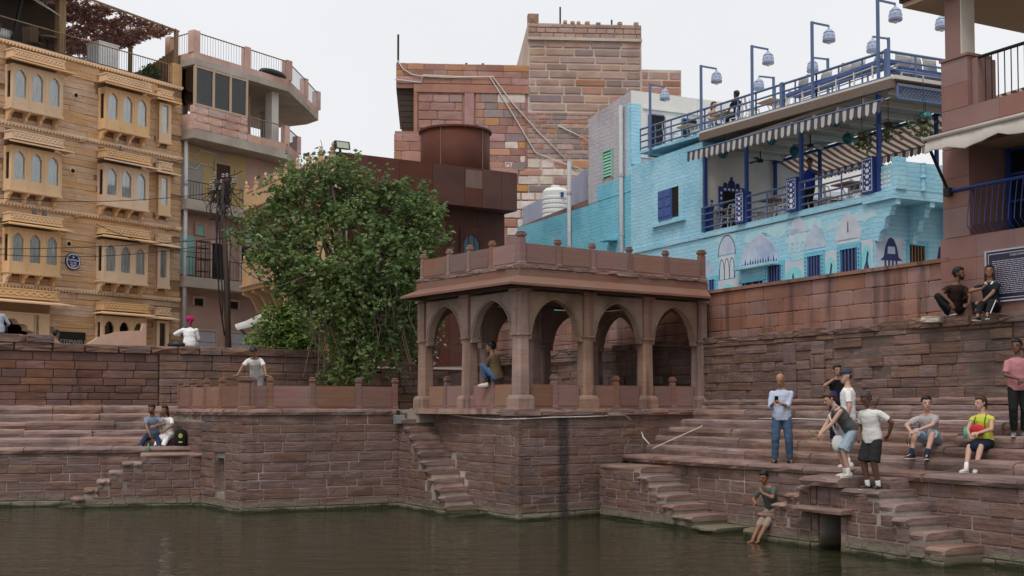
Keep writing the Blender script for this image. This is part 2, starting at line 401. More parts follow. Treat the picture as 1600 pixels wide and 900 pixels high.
# door block between the flights
t=fthing('water_doorway','dark low doorway in stone opening onto the water under a projecting slab','doorway',FR)
mb=MB(); mb.box(7.2,7.42,.06,.9,-.6,1.16).box(8.03,8.0+.001,.06,.9,-.6,1.1).box(7.42,8.03,.06,.9,.78,1.16).box(7.42,8.03,.85,.95,-.6,.8)
mb.obj('door_frame_core',M['mortar'],t)
masonry(t,M['masonry'],7.19,7.42,-.35,.72,0,ch=(.2,.25),ln=(.3,.5),seed=5)
masonry(t,M['masonry'],7.2,8.0,.80,1.17,.015,ch=(.36,.37),ln=(.3,.5),seed=6)
slab(t,M['tread'],7.02,8.3,-.32,.3,.70,.79,'lintel_slab'); 
slab(t,M['tread'],7.15,8.12,-.18,.95,1.17,1.35,'platform_slab'); slab(t,M['tread'],8.12,8.8,.42,.95,1.165,1.35,'platform_slab')
for q in (7.99,): stone(t,M['tread'],q,q+.17,-.4,.7,-.03,.4,'door_jamb')
# recessed retaining wall
t=fthing('retaining_wall','long dark red masonry wall rising from the water below the right hand steps','wall',FR)
mb=MB(); mb.box(-.2,14,.923,1.4,-.8,1.30); mb.obj('wall_core',M['mortar'],t)
masonry(t,M['masonry'],-.1,13.6,-.3,1.30,.9,ch=(.2,.26),ln=(.42,.9),seed=31,limit=200)
slab_row(t,M['tread'],-.4,14,.80,1.75,1.30,L1,ln=(1.0,2.0),name='ledge_slab',seed=3)
# seating tiers
t=fthing('stone_seating','worn stone tiers where the standing and sitting visitors gather on the right','steps',FR)
tiers=[]
z=L1; y=1.58
for i in range(5):
    z2=L1+.215*(i+1); slab_row(t,M['tread'],-1.5-.12*i,14.5,y,y+.62,z2-.215,z2+.004,ln=(1.1,2.6),seed=40+i,j=.035); tiers.append((y,z2)); y+=.40
mb=MB(); 
for (yy,zz) in tiers: mb.box(-1.6,14.5,yy+.08,4.2,zz-.23,zz-.05)
mb.obj('step_core',M['mortar_dark'],t)
# upper right wall: moulded base and masonry, ragged coping
YU=3.72
t=fthing('masonry_wall','tall weathered stone wall behind the right hand seating tiers','wall',FR)
mb=MB(); mb.box(-14,15,YU+.03,YU+.75,1.5,4.25); mb.obj('wall_core',M['mortar_dark'],t)
slab_row(t,M['tread'],-2.4,15,YU-.16,YU+.3,2.50,2.64,ln=(.9,1.8),name='base_moulding',seed=8)
slab_row(t,M['tread'],-2.4,15,YU-.08,YU+.3,2.66,2.79,ln=(.9,1.8),name='base_moulding',seed=9)
def kp(a,b,c,d):
    if a<-1.6 and random.random()<.12: return None
    return (a,b,c,d)
masonry(t,M['rubble'],-13.8,15,2.55,4.22,YU,ch=(.17,.27),ln=(.35,.95),keep=kp,seed=33,limit=295,jy=.03)
for (a,b) in ((3.15,3.6),(2.2,2.65)): 
    masonry(t,M['masonry'],a,b,2.8,4.1,YU-.06,ch=(.3,.4),ln=(.44,.46),seed=int(a*10))
r=random.Random(4); u=-13.8
while u<15:
    w=r.uniform(.5,1.0); h=r.uniform(.08,.2)
    if not(6.5<u<9.5): stone(t,M['rubble'],u,u+w-.01,4.22,4.24+h,YU-.04+r.uniform(-.03,.03),.5,'coping_stone')
    u+=w
# ledge of big stones the dark couple sits on
for a,b,h in ((6.35,7.0,4.40),(7.02,7.75,4.42),(7.76,8.4,4.40),(8.42,9.2,4.41),(9.22,10.0,4.40)): stone(t,M['rubble'],a,b-.02,4.2,h,YU-.1,.75,'coping_stone')
tag(box('stone_block',M['pav_arch'],None,0,.01,0,.01,0,.01),'pale cut stone block lying on the wall beside the man in the dark T-shirt','block')
o=bpy.data.objects['stone_block']; o.data=stone_mesh(plain('pale_limestone',(.52,.45,.36)),2.2,1); p=FR.w(FR.u(1462,YU-.1),YU-.25,4.37); o.location=p; o.scale=(.21,.3,.13); o.rotation_euler=(0,.05,FR.a+.1)
# red sandstone clad parapet wall
YR=YU+.28
t=fthing('parapet_wall','red sandstone clad wall with dark streaks below the blue building','wall',FR)
mb=MB(); mb.box(-14.5,7.0,YR+.05,YR+.35,4.15,5.58); mb.obj('wall_core',M['mortar_dark'],t)
masonry(t,M['red_panel'],-14.5,7.0,4.22,5.55,YR,ch=(.32,.345),ln=(.5,1.0),gap=.008,depth=.05,jy=.004,seed=12,limit=290,name='cladding_panel')
u=-14.5
while u<7.0:
    w=min(r.uniform(.9,1.5),7.0-u); box('coping_slab',M['red_panel'],t,u,u+w-.006,YR-.05,YR+.38,5.56,5.64); u+=w
# ================================================================ CENTRAL PLATFORM
P0=Vector((-8.19,32.04)); P1=Vector((-6.62,29.74)); P2=Vector((-2.95,31.63)); P3=Vector((.13,27.76)); P4=Vector((2.11,29.22))
def frp(a,b,zb=0): d=b-a; f=Fr(a.x,a.y,math.degrees(math.atan2(d.y,d.x)),zb); return f,d.length
F01,l01=frp(P0,P1); F12,l12=frp(P1,P2); F34,l34=frp(P3,P4)
F2=Fr(P2.x,P2.y,-60.5)
u3,y3=F2.loc(P3.x,P3.y)
t=thing('stone_platform','big dark masonry platform in the tank that carries the arched pavilion','platform')
def sub(fr,name,label=None):         # an un-categorised carrier would be a fourth level, so wall faces are parts with stones as sub-parts
    o=bpy.data.objects.new(name,None); COL.objects.link(o); o.parent=t; o.location=(fr.o[0],fr.o[1],0); o.rotation_euler=(0,0,fr.a); return o
def face(fr,l,z1,seed,keep=None,lim=200,u0=0,mt='masonry',y=0,core=True):
    f=sub(fr,'wall_face')
    if core: MB().box(u0+.15,l-.15,y+.023,y+.5,-.8,z1-.02).obj('wall_core',M['mortar'],f)
    masonry(f,M[mt],u0,l,-.35,z1,y,ch=(.19,.27),ln=(.42,1.0),keep=keep,seed=seed,limit=lim)
    slab_row(f,M['tread'],u0-.05,l+.05,y-.07,y+.6,z1-.02,L2,ln=(.7,1.6),name='ledge_slab',seed=seed)
    return f
nu0,nu1=F01.u(336),F01.u(352)
nz1,nz0=F01.hit(344,716)[1],F01.hit(344,770)[1]
def knich(a,b,c,d):
    if b>nu0 and a<nu1 and d>nz0 and c<nz1:
        if a<nu0-.1: return (a,nu0-.01,c,d)
        if b>nu1+.1: return (nu1+.01,b,c,d)
        return None
    return (a,b,c,d)
f=face(F01,l01,2.42,51,knich,u0=0,core=False)
mb=MB().box(.01,nu0,.045,.5,-.8,2.4).box(nu1,l01-.15,.023,.5,-.8,2.4).box(nu0,nu1,.3,.5,-.8,2.4).box(nu0,nu1,.08,.3,-.8,nz0).box(nu0,nu1,.08,.3,nz1,2.4); mb.obj('wall_core',M['mortar'],f)
for a in (nu0-.07,nu1): stone(f,M['tread'],a,a+.07,nz0-.05,nz1+.05,-.02,.2,'niche_frame',k=0)
f=face(F12,l12+.12,2.42,52,lim=240)
f=f34=face(F34,6.2,2.42,54,lim=200)
# platform front right of the stairs, recessed
nos2=[F2.hit(px,py)[0] for px,py in ((649,660),(652,671),(660,682),(671,692),(684,704),(697,718),(705,733),(714,747),(723,758),(733,772),(742,787))]
n2=[.42+.252*i for i in range(11)]
prof2=[(-.0,.42,2.3)]+[(a,b,2.3-.205*(i+1)) for i,(a,b) in enumerate(zip(n2,n2[1:]+[3.28]))]
f=sub(F2,'wall_face')
mb=MB().box(.15,u3-.15,y3+.023,y3+.5,-.8,2.4); mb.obj('wall_core',M['mortar'],f)
def k2(a,b,c,d):
    for (p,q,tt) in prof2:
        if b>p and a<q and d<tt-.2: return None
    return (a,b,c,d)
masonry(f,M['masonry'],.42,u3,-.35,2.42,y3,ch=(.19,.27),ln=(.42,1.0),keep=k2,seed=55,limit=120)
slab_row(f,M['tread'],.6,u3+.05,y3-.07,y3+.6,2.4,L2,ln=(.7,1.6),name='ledge_slab',seed=5)
stair('steep narrow flight of eleven worn steps on the left side of the pavilion platform',prof2,F2,y3,seed=24)
# long drain stain running down the pavilion platform below its gutter
def stain(src,fr,u0,hw,col):
    m=M[src].copy(); m.name=src+'_drain_stain'; t=m.node_tree; N=t.nodes.new; K=t.links.new; b=t.nodes['Principled BSDF']; c=b.inputs['Base Color'].links[0].from_socket
    g=N('ShaderNodeNewGeometry'); d=N('ShaderNodeVectorMath'); d.operation='DOT_PRODUCT'; d.inputs[1].default_value=(fr.c,fr.s,0); K(g.outputs['Position'],d.inputs[0])
    s=N('ShaderNodeMath'); s.operation='SUBTRACT'; s.inputs[1].default_value=fr.o[0]*fr.c+fr.o[1]*fr.s+u0; K(d.outputs['Value'],s.inputs[0]); a=N('ShaderNodeMath'); a.operation='ABSOLUTE'; K(s.outputs[0],a.inputs[0])
    n=N('ShaderNodeTexNoise'); n.inputs['Scale'].default_value=2.5; n.inputs['Detail'].default_value=6; K(g.outputs['Position'],n.inputs['Vector'])
    q=N('ShaderNodeMath'); q.operation='MULTIPLY_ADD'; q.inputs[1].default_value=.25; K(n.outputs['Fac'],q.inputs[0]); K(a.outputs[0],q.inputs[2])
    r_=N('ShaderNodeMapRange'); r_.inputs[1].default_value=hw+.125+.05; r_.inputs[2].default_value=hw+.125-.06; r_.inputs[4].default_value=.8; K(q.outputs[0],r_.inputs[0])
    x=N('ShaderNodeMix'); x.data_type='RGBA'; x.inputs[7].default_value=(*col,1); K(r_.outputs[0],x.inputs[0]); K(c,x.inputs[6]); K(x.outputs[2],b.inputs['Base Color']); M[m.name]=m; return m
us_=F34.u(881); ms=stain('masonry',F34,us_,.15,(.035,.032,.034)); mo=stain('mortar',F34,us_,.15,(.04,.036,.036))
for c in f34.children:
    if c.name.startswith('stone') :
        if abs(c.location.x-us_)<.9:
            k=next((k for k,v in _ST.items() if v==c.data),None)
            if k: c.data=stone_mesh(ms,k[1],k[2])
    elif c.name.startswith('wall_core'): c.data.materials[0]=mo
# corner where the flight meets the wall
MB().box(-.25,.2,.03,.6,-.8,2.45).obj('wall_core',M['mortar'],sub(F2,'wall_face'))
# platform floor
a0=P0+(P0-P1)*1.9
back=[F34.w(7.5,0),FR.w(-14,YU+.3),(-6.4,41.4,0),(-12.2,37.2,0)]
pts=[(a0.x,a0.y),(P0.x,P0.y)]+[tuple(fr.w(u,y)[:2]) for fr,u,y in ((F01,l01-.1,.3),(F12,.3,.3),(F12,l12-.2,.35),(F2,.5,.35),(F2,.5,y3+.3),(F2,u3-.2,y3+.3),(F34,.4,.3),(F34,4.3,.3))]+[tuple(b[:2]) for b in back]
MB().slab(pts,2.2,L2-.03).obj('platform_floor',M['dust'],t)
Fx=Fr(P0.x,P0.y,F01.a*180/math.pi); 
f=face(Fr(P0.x,P0.y,math.degrees(F01.a)),0,2.42,57,u0=-4.6,lim=120)
# ================================================================ LEFT BANK
FL=Fr(-8.19,32.04,14)
LL=1.55; YL=.8
t=fthing('retaining_wall','dark red masonry wall at the water on the far left below worn tiers','wall',FL)
us=FL.u(222); ue=.35
MB().box(-12,.3,YL+.023,YL+.5,-.8,LL-.15).obj('wall_core',M['mortar'],t)
def kl(a,b,c,d): return None if a>us-.3 and d<1.2 else (a,b,c,d)
masonry(t,M['masonry'],-11,.1,-.3,LL-.13,YL,ch=(.2,.27),ln=(.42,1.0),keep=kl,seed=61,limit=230)
slab_row(t,M['tread'],-11,.25,YL-.08,YL+.8,LL-.16,LL,ln=(1.0,2.2),name='ledge_slab',seed=62)
tips=[FL.hit(px,py)[0] for px,py in ((192,722),(171,735),(152,747),(132,761),(112,773),(92,790))]
ends=[us]+tips
profL=[(us,.02,1.40)]+[(b,a,1.40-.225*(i+1)) for i,(a,b) in enumerate(zip(ends[:-1],ends[1:]))]
stair('stone stairs stepping down leftwards to the water near the seated couple',profL,FL,YL,seed=25)
t=fthing('stone_seating','worn stone tiers on the left bank behind the seated couple','steps',FL)
y=YL+.72; mb=MB()
for i in range(5):
    z2=LL+.215*(i+1); slab_row(t,M['tread'],-11,.5+.1*i,y,y+.7,z2-.215,z2+.004,ln=(1.2,2.6),seed=70+i,j=.035); mb.box(-11,.4,y+.08,5.2,z2-.23,z2-.05); y+=.5
mb.obj('step_core',M['mortar_dark'],t)
# upper left wall
A=on_z(85,536,4.47); B=on_z(510,548,4.47)
FLU,lU=frp(Vector(A[:2]),Vector(B[:2]))
ub=FLU.u(248)
t=fthing('masonry_wall','long stone wall with a coping below the sand coloured hotel','wall',FLU)
MB().box(-8,lU,.1,.5,2.0,4.3).obj('wall_core',M['mortar'],t)
masonry(t,M['masonry_red'],-7,ub,2.6,4.22,0,ch=(.2,.25),ln=(.5,1.0),seed=71,limit=140,jy=.015)
masonry(t,M['rubble'],ub,lU,2.5,4.22,-.12,ch=(.22,.28),ln=(.5,1.1),seed=72,limit=140,jy=.015)
slab_row(t,M['tread'],-7,ub,-.1,.55,2.5,2.66,ln=(1,2),name='base_moulding',seed=73)
u=-8
while u<lU:
    w=min(r.uniform(.6,1.1),lU-u); 
    if w>.1: stone(t,M['rubble'],u,u+w-.012,4.22,4.47,-.1 if u<ub else -.2,.75,'coping_stone')
    u+=w
for a,b in ((-8,FLU.u(40)),(FLU.u(40),FLU.u(85))): stone(t,M['rubble'],a,b-.02,4.46,4.70,-.12,.7,'coping_stone')
# broken rubble wall behind the tree and pavilion
A=on_z(505,548,4.4); FB=Fr(-7.2,41.0,4)
t=fthing('rubble_wall','low ruined rubble wall behind the tree and the pavilion','wall',FB)
MB().box(-.2,9.5,.1,.6,2.2,3.75).obj('wall_core',M['mortar_dark'],t)
masonry(t,M['rubble'],-.4,9.5,2.5,4.25,0,ch=(.2,.3),ln=(.4,.9),seed=81,limit=190,jy=.05,keep=lambda a,b,c,d: None if (c>3.2+ .9*abs(math.sin(a*1.3)) ) else (a,b,c,d))
# ================================================================ PAVILION
ZP=2.55
FP=Fr(.2,28.2,36,ZP)
t=fthing('pavilion','open red sandstone pavilion with pointed arches standing on the stone platform','pavilion',FP)
PX=[0,1.94,3.87,5.75]; PY=[0,2.1,4.15]
def sqr(c,prof):                        # square loft: list of (half, z)
    return [[(c[0]-h,c[1]-h,z),(c[0]+h,c[1]-h,z),(c[0]+h,c[1]+h,z),(c[0]-h,c[1]+h,z)] for h,z in prof]
def pil_mesh():
    mb=MB()
    mb.loft(sqr((0,0),[(.235,0),(.235,.24),(.21,.30),(.18,.33)]))
    def oc(h,z,c=.05): return [(-h+c,-h,z),(h-c,-h,z),(h,-h+c,z),(h,h-c,z),(h-c,h,z),(-h+c,h,z),(-h,h-c,z),(-h,-h+c,z)]
    mb.loft([oc(.165,.331),(oc(.17,.5)),oc(.155,1.62),oc(.165,1.70),oc(.2,1.72),oc(.2,1.76)])
    mb.loft(sqr((0,0),[(.155,1.761),(.155,2.72),(.2,2.74),(.2,2.80)]))
    return mb.mesh('pillar',M['pav'])
pm=pil_mesh()
for i,x in enumerate(PX):
    for j,y in enumerate(PY):
        o=link('pillar',pm,t); o.location=(x,y,0)
kw=1.46
def arch_mesh(span):
    mb=MB(); w=span-.32
    prof=keel(w-.16,.86,16)
    A=arch_panel(mb,-w/2,w/2,1.62,2.75,0,1.62,1.74,prof,-.10,.10)
    # raised rim round the arch
    rim=[(-w/2+.02,1.6)]+[(p[0]*1.06,1.74+p[1]*1.04+.02) for p in prof]+[(w/2-.02,1.6)]
    mb.tube([(x,-.11,z) for x,z in rim[1:-1]],.022,5)
    return mb.mesh('arch',M['pav_arch'])
for i in range(3):
    me=arch_mesh(PX[i+1]-PX[i])
    for y in (PY[0],PY[2]):
        o=link('arch',me,t); o.location=((PX[i]+PX[i+1])/2,y,0)
for j in range(2):
    me=arch_mesh(PY[j+1]-PY[j])
    for x in (PX[0],PX[3]):
        o=link('arch',me,t); o.location=(x,(PY[j]+PY[j+1])/2,0); o.rotation_euler=(0,0,R_(-90))
# brackets under the eave
X0,X1,Y0,Y1=-.16,PX[3]+.16,-.16,PY[2]+.16
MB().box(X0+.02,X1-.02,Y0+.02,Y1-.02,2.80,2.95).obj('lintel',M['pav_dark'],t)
MB().box(X0-.02,X1+.02,Y0-.02,Y1+.02,2.951,3.27).obj('frieze',M['pav_red'],t)
e=.46; mb=MB()
def ering(o,z): return [(X0-o*1.3,Y0-o,z),(X1-o*.7,Y0-o,z),(X1-o*.2,Y1-.1,z),(X0-o*1.3,Y1-.12,z)]
mb.loft([ering(.0,2.99),ering(e,2.82),ering(e,2.875),ering(.0,3.10)],cap=False); mb.obj('eave',M['pav_red'],t)
r=random.Random(9)
def rag(p0,p1,z0,z1,d,name='moulding_stone'):
    p0=Vector(p0);p1=Vector(p1);n=(p1-p0).length;u=0;dr=(p1-p0)/n; nn=Vector((dr.y,-dr.x,0))
    while u<n-.05:
        w=min(r.uniform(.3,.8),n-u); c=p0+dr*(u+w/2)+nn*(d+r.uniform(-.02,.02))
        o=link(name,stone_mesh(M['tread'],min(BK,key=lambda q:abs(q-w/(z1-z0))),r.randrange(4)),t); b=min(BK,key=lambda q:abs(q-w/(z1-z0)))
        o.location=(c.x,c.y,(z0+z1)/2+r.uniform(-.01,.01)); o.rotation_euler=(r.uniform(-.03,.03),0,math.atan2(dr.y,dr.x)); o.scale=(w/b*1.02,.3,(z1-z0)*r.uniform(.8,1.15)); u+=w
rag((X0,Y0,0),(X1,Y0,0),3.27,3.37,.06); rag((X0,Y1,0),(X0,Y0,0),3.27,3.37,.06)
MB().box(X0,X1,Y0+.05,Y1,3.20,3.33).obj('roof_slab',M['pav'],t)
def post_mesh(w,h,mt,name='post'):
    mb=MB(); a=w/2
    mb.loft(sqr((0,0),[(a*1.1,0),(a*1.1,.05),(a*.92,.07),(a*.92,h-.17),(a*.7,h-.15),(a*1.12,h-.10),(a*1.18,h-.06),(a*.8,h-.045),(a*1.0,h-.02),(a*.55,h)]))
    return mb.mesh(name,mt)
pp=post_mesh(.125,.67,M['pav_red']); pc=post_mesh(.17,.78,M['pav_red'])
def rail(P,pm_,h,th,mt,par,ends=None,z=0,skip=()):
    for i,p in enumerate(P):
        if i in skip: continue
        o=link('post',(ends if ends and i in (0,len(P)-1) else pm_),par); o.location=(p[0],p[1],z); o.rotation_euler=(0,0,math.atan2(P[1][1]-P[0][1],P[1][0]-P[0][0]))
    for a,b in zip(P[:-1],P[1:]):
        d=Vector((b[0]-a[0],b[1]-a[1])); n=d.length; a_=math.atan2(d.y,d.x)
        mb=MB(); k=.055
        mb.loft([[(k,-th/2,.0),(n-k,-th/2,0),(n-k,-th/2,h),(k,-th/2,h)],[(k,th/2,0),(n-k,th/2,0),(n-k,th/2,h),(k,th/2,h)]])
        mb.loft([[(k+.06,-th/2-.012,.06),(n-k-.06,-th/2-.012,.06),(n-k-.06,-th/2-.012,h-.06),(k+.06,-th/2-.012,h-.06)],[(k+.09,-th/2+.01,.05),(n-k-.09,-th/2+.01,.05),(n-k-.05,-th/2+.01,h-.05),(k+.05,-th/2+.01,h-.05)]])
        o=mb.obj('panel',mt,par); o.location=(a[0],a[1],z); o.rotation_euler=(0,0,a_)
xr=[0]+[FP.u(px,-.05) for px in (873,927,985,1042)]+[PX[3]+.1]
rail([(x,-.02) for x in xr],pp,.50,.08,M['pav_red'],t,pc,z=3.37)
yl=[0]+[FP.loc(*0 or (0,0))[1] for _ in ()]
def yleft(px):                          # depth along the left face seen at a pixel column
    d=ray(px,600); lo,hi=0,6
    for _ in range(40):
        m=(lo+hi)/2; w=FP.w(0,m); 
        if w.x/w.y>d[0]/d[1]: lo=m
        else: hi=m
    return lo
yl=[PY[2]+.1]+[yleft(px) for px in (703,735,770)]+[0]
rail([(-.02,y) for y in yl],pp,.50,.08,M['pav_red'],t,None,z=3.37,skip=(4,))
# low balustrades between the pillars
pb=post_mesh(.13,.80,M['pav_red'])
def low(a,b):
    m=((a[0]+b[0])/2,(a[1]+b[1])/2); rail([a,m,b],pb,.56,.09,M['pav_red'],t,z=.02,skip=(0,2))
for i in range(3): low((PX[i]+.17,0),(PX[i+1]-.17,0))
for j in range(2): low((0,PY[j+1]-.17),(0,PY[j]+.17))
MB().box(-.3,PX[3]+.3,-.3,PY[2]+.3,-.12,.015).obj('floor',M['pav'],t)
rag((-.32,-.32,0),(PX[3]+.1,-.32,0),-.14,-.02,.05,'plinth_stone'); 
# ================================================================ PLATFORM RAILING
t=fthing('stone_railing','red sandstone railing of carved posts and panels on the platform edge','railing',Fr(P1.x,P1.y,0,L2))
def w2l(v): return (v[0]-P1.x,v[1]-P1.y)
big=post_mesh(.24,.80,M['pav_red']); sm=post_mesh(.13,.80,M['pav_red'])
A_=[F12.w(F12.u(px,.12),.12) for px in (393,422,488,560,617)]
rail([w2l(p) for p in A_],sm,.58,.09,M['pav_red'],t,None)
B_=[F01.w(FR_u,.12) for FR_u in (F01.u(282,.12),F01.u(302,.12),F01.u(323,.12),F01.u(347,.12),l01-.13)]
rail([w2l(p) for p in B_],sm,.58,.09,M['pav_red'],t,None)
o=link('post',big,t); o.location=(*w2l(F01.w(l01-.13,.12)),0); o.rotation_euler=(0,0,F12.a)
rail([w2l(p) for p in (F01.w(l01-.13,.12),A_[0])],sm,.58,.09,M['pav_red'],t,skip=(0,1))
# ================================================================ cables, floodlight
M['cable']=plain('white_plastic_conduit',(.62,.6,.55),.5)
M['black']=plain('black_plastic',(.02,.02,.022),.45)
M['grey_metal']=plain('grey_painted_metal',(.28,.29,.30),.45,.3)
def px_on(fr,y,pts,off=0): return [fr.w(*(lambda h:(h[0],y-off,h[1]))(fr.hit(px,py,y-off))) for px,py in pts]
def cable(P,r,label,mt=None,name='cable',group=None,n=5):
    P=[Vector(p) for p in P]; m=P[0].copy(); o=MB().tube([p-m for p in P],r,n).obj(name,mt or M['cable'],None,True); o.location=m; return tag(o,label,'cable',group)
c=[(F2.w(u,y3-.02,z)) for u,z in ((1.0,2.62),(1.3,2.43),(2.2,2.37),(3.1,2.33),(4.0,2.31),(4.87,2.33))]+[F34.w(u,-.03,z) for u,z in ((.1,2.33),(1.0,2.36),(2.0,2.37),(2.9,2.40),(3.25,2.40))]
c+=[FR.w(-.6,1.5,2.1),FR.w(-.35,1.45,1.85),FR.w(-.1,1.45,1.70)]
cable(c,.017,'thin white conduit sagging along the platform edge under the pavilion')
cable([FR.w(.25,1.3,1.60),FR.w(.3,1.5,1.69),FR.w(.75,2.35,2.12),FR.w(.78,2.4,2.16)],.012,'short white stick of conduit lying askew across the steps','' or M['cable'],'conduit_stick')
cable([FR.w(2.4,2.78,2.33)]+[FR.w(u,2.76,2.335+.008*math.sin(u*2.3)) for u in [3+.5*i for i in range(22)]],.013,'straight white cable run along the right hand seating tiers')
t=thing('floodlight','grey floodlight box fixed to the platform corner beside the narrow stairs','floodlight',F12.w(l12-.05,-.15,2.2),F12.a)
MB().loft([[(-.1,-.1,-.02),(.12,-.12,-.02),(.12,-.12,.18),(-.1,-.1,.18)],[(-.13,.05,-.05),(.13,.05,-.05),(.13,.05,.2),(-.13,.05,.2)]]).obj('lamp_housing',M['grey_metal'],t)
MB().box(-.02,.02,.0,.2,.1,.32).box(.1,.22,-.02,.03,.02,.12).obj('bracket',M['black'],t)
# ================================================================ HOTEL
M['hotel']=mat('hotel_sandstone',(.60,.40,.24),(.66,.46,.29),(.50,.33,.20),s1=3,s2=.5,bump=.8,bs=8,rnd=.06,rhue=.002,strata=.26)
M['hotel_bay']=mat('carved_pale_sandstone',(.74,.52,.32),(.69,.475,.29),(.61,.42,.255),s1=1.4,s2=.6,bump=.12,bs=30,rnd=.03,rhue=.0015)
M['hotel_gap']=mat('hotel_joint',(.36,.235,.135),(.29,.19,.11),bump=.2)
M['curtain']=mat('pale_curtain',(.84,.86,.86),(.70,.73,.74),s1=2,rough=.9,bump=.05)
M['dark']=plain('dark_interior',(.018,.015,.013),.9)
M['darkwood']=plain('dark_timber',(.05,.032,.022),.7)
M['timber']=mat('weathered_timber',(.30,.19,.10),(.20,.125,.07),s1=5,stretch=(1,1,.2),bump=.2)
M['iron']=plain('dark_iron',(.03,.03,.032),.5,.4)
def glass(name,tint=(.85,.9,.9),refl=.12):
    m=bpy.data.materials.new(name); m.use_nodes=True; t=m.node_tree; t.nodes.clear(); N=t.nodes.new
    tr=N('ShaderNodeBsdfTransparent'); tr.inputs[0].default_value=(*tint,1); gl=N('ShaderNodeBsdfGlossy'); gl.inputs['Roughness'].default_value=.03
    fr=N('ShaderNodeFresnel'); fr.inputs[0].default_value=1.5; ad=N('ShaderNodeMath'); ad.operation='ADD'; ad.inputs[1].default_value=refl; ad.use_clamp=True; t.links.new(fr.outputs[0],ad.inputs[0])
    mx=N('ShaderNodeMixShader'); o=N('ShaderNodeOutputMaterial'); K=t.links.new
    K(ad.outputs[0],mx.inputs[0]); K(tr.outputs[0],mx.inputs[1]); K(gl.outputs[0],mx.inputs[2]); K(mx.outputs[0],o.inputs[0]); return m
M['glass']=glass('window_glass',(.97,.98,.98),.03)
FH=Fr(-18.74,44.5,55)
hot=fthing('hotel_building','tall sand coloured hotel with carved bay windows at the left edge','building',FH)
U0,U1=-6.5,8.22; ZT=16.2
mb=MB()
mb.box(U0,-1.85,.06,9,3.9,6.08).box(1.62,U1,.06,9,3.9,6.08).box(U0,U1,.06,9,6.08,ZT); mb.obj('wall',M['hotel_gap'],hot)
bays=[(0,2.12),(4.05,6.17)]; STO=[13.66-3.03*k for k in range(4)]
def kh(a,b,c,d):
    for (p,q) in bays:
        for k,s in enumerate(STO):
            if (p==0 and k==3): continue
            lo,hi=s+(-.05),s+2.1
            if b>p+.05 and a<q-.05 and d>lo and c<hi:
                if a<p-.3: b=p+.04
                elif b>q+.3: a=q-.04
                else: return None
    for s in STO:
        if b>6.92 and a<7.45 and d>s-.05 and c<s+2.1:
            if a<6.7: b=6.93
            elif b>7.7: a=7.44
            else: return None
    if b>-1.9 and a<2.0 and c<6.35:
        if b>2.3: a=2.02
        else: return None
    return (a,b,c,d)
masonry(hot,M['hotel'],-1.2,U1,4.0,ZT-.14,0,ch=(.215,.245),ln=(1.0,2.2),keep=kh,seed=90,limit=298,gap=.005,jy=.016,depth=.08)
for z in (ZT-.06,13.13,10.15,7.13):                 # carved string courses
    mb=MB().box(-3,U1,-.07,.02,z-.03,z+.05); u=-3
    while u<U1-.1: mb.box(u,u+.07,-.10,-.02,z-.10,z-.035); u+=.14
    mb.obj('string_course',M['hotel_bay'],hot,fix=False)
def frieze_mesh(w,d,h):
    mb=MB().box(0,w,-d,.02,0,h).box(-.03,w+.03,-d-.03,.02,h-.05,h).box(-.03,w+.03,-d-.03,.02,-.02,.04)
    n=max(3,round((w-.1)/.17)); s=(w-.1)/n
    for i in range(n):
        a=.05+i*s; z0,z1=.07,h-.08
        for q in ((a,z0,a+s,z1),(a,z1,a+s,z0)): mb.bar((q[0],-d-.02,q[1]),(q[2],-d-.02,q[3]),.035,.05)
    return mb.mesh('frieze',M['hotel_bay'])
def eave_mesh(w,ol,od):
    mb=MB(); mb.loft([[(0,.0,.13),(w,.0,.13),(w,.02,.06),(0,.02,.06)],[(-ol,-od,.03),(w+ol,-od,.03),(w+ol,-od,-.02),(-ol,-od,-.02)]])
    mb.ng([(-ol,-od,0),(0,0,.1),(0,.3,.1),(-ol,.3,0)]); mb.ng([(w+ol,-od,0),(w,0,.1),(w,.3,.1),(w+ol,.3,0)]); return mb.mesh('eave',M['hotel_bay'])
def bracket_mesh():
    return MB().prism([(0,0),(.0,-.36),(.08,-.40),(.16,-.33),(.2,-.2),(.36,-.12),(.42,-.06),(.42,0)],0,.12)
def br_m(d=.42,h=.40):
    mb=MB(); p=[(0,0),(0,-h),(-.10*d/.42,-h*1.02),(-.2*d/.42,-h*.78),(-.22*d/.42,-h*.5),(-.36*d/.42,-h*.32),(-d,-h*.18),(-d,0)]
    mb.loft([[(-.055,y,z) for y,z in p],[(.055,y,z) for y,z in p]]); return mb.mesh('bracket',M['hotel_bay'])
BRM=br_m()
def curtain_mesh(w,h,seed):
    r=random.Random(seed); n=14; gap=r.uniform(.3,.7); rows=[]
    for z in (0,h*.5,h):
        rows.append([(-w/2+w*i/n,.03*math.sin(i*1.9+seed)+.012*r.uniform(-1,1)+(.015*math.sin(z*3+i)),z) for i in range(n+1)])
    return MB().loft(rows,cap=False,close=False).mesh('curtain',M['curtain'])
CUR=[curtain_mesh(.62,1.12,k) for k in range(3)]
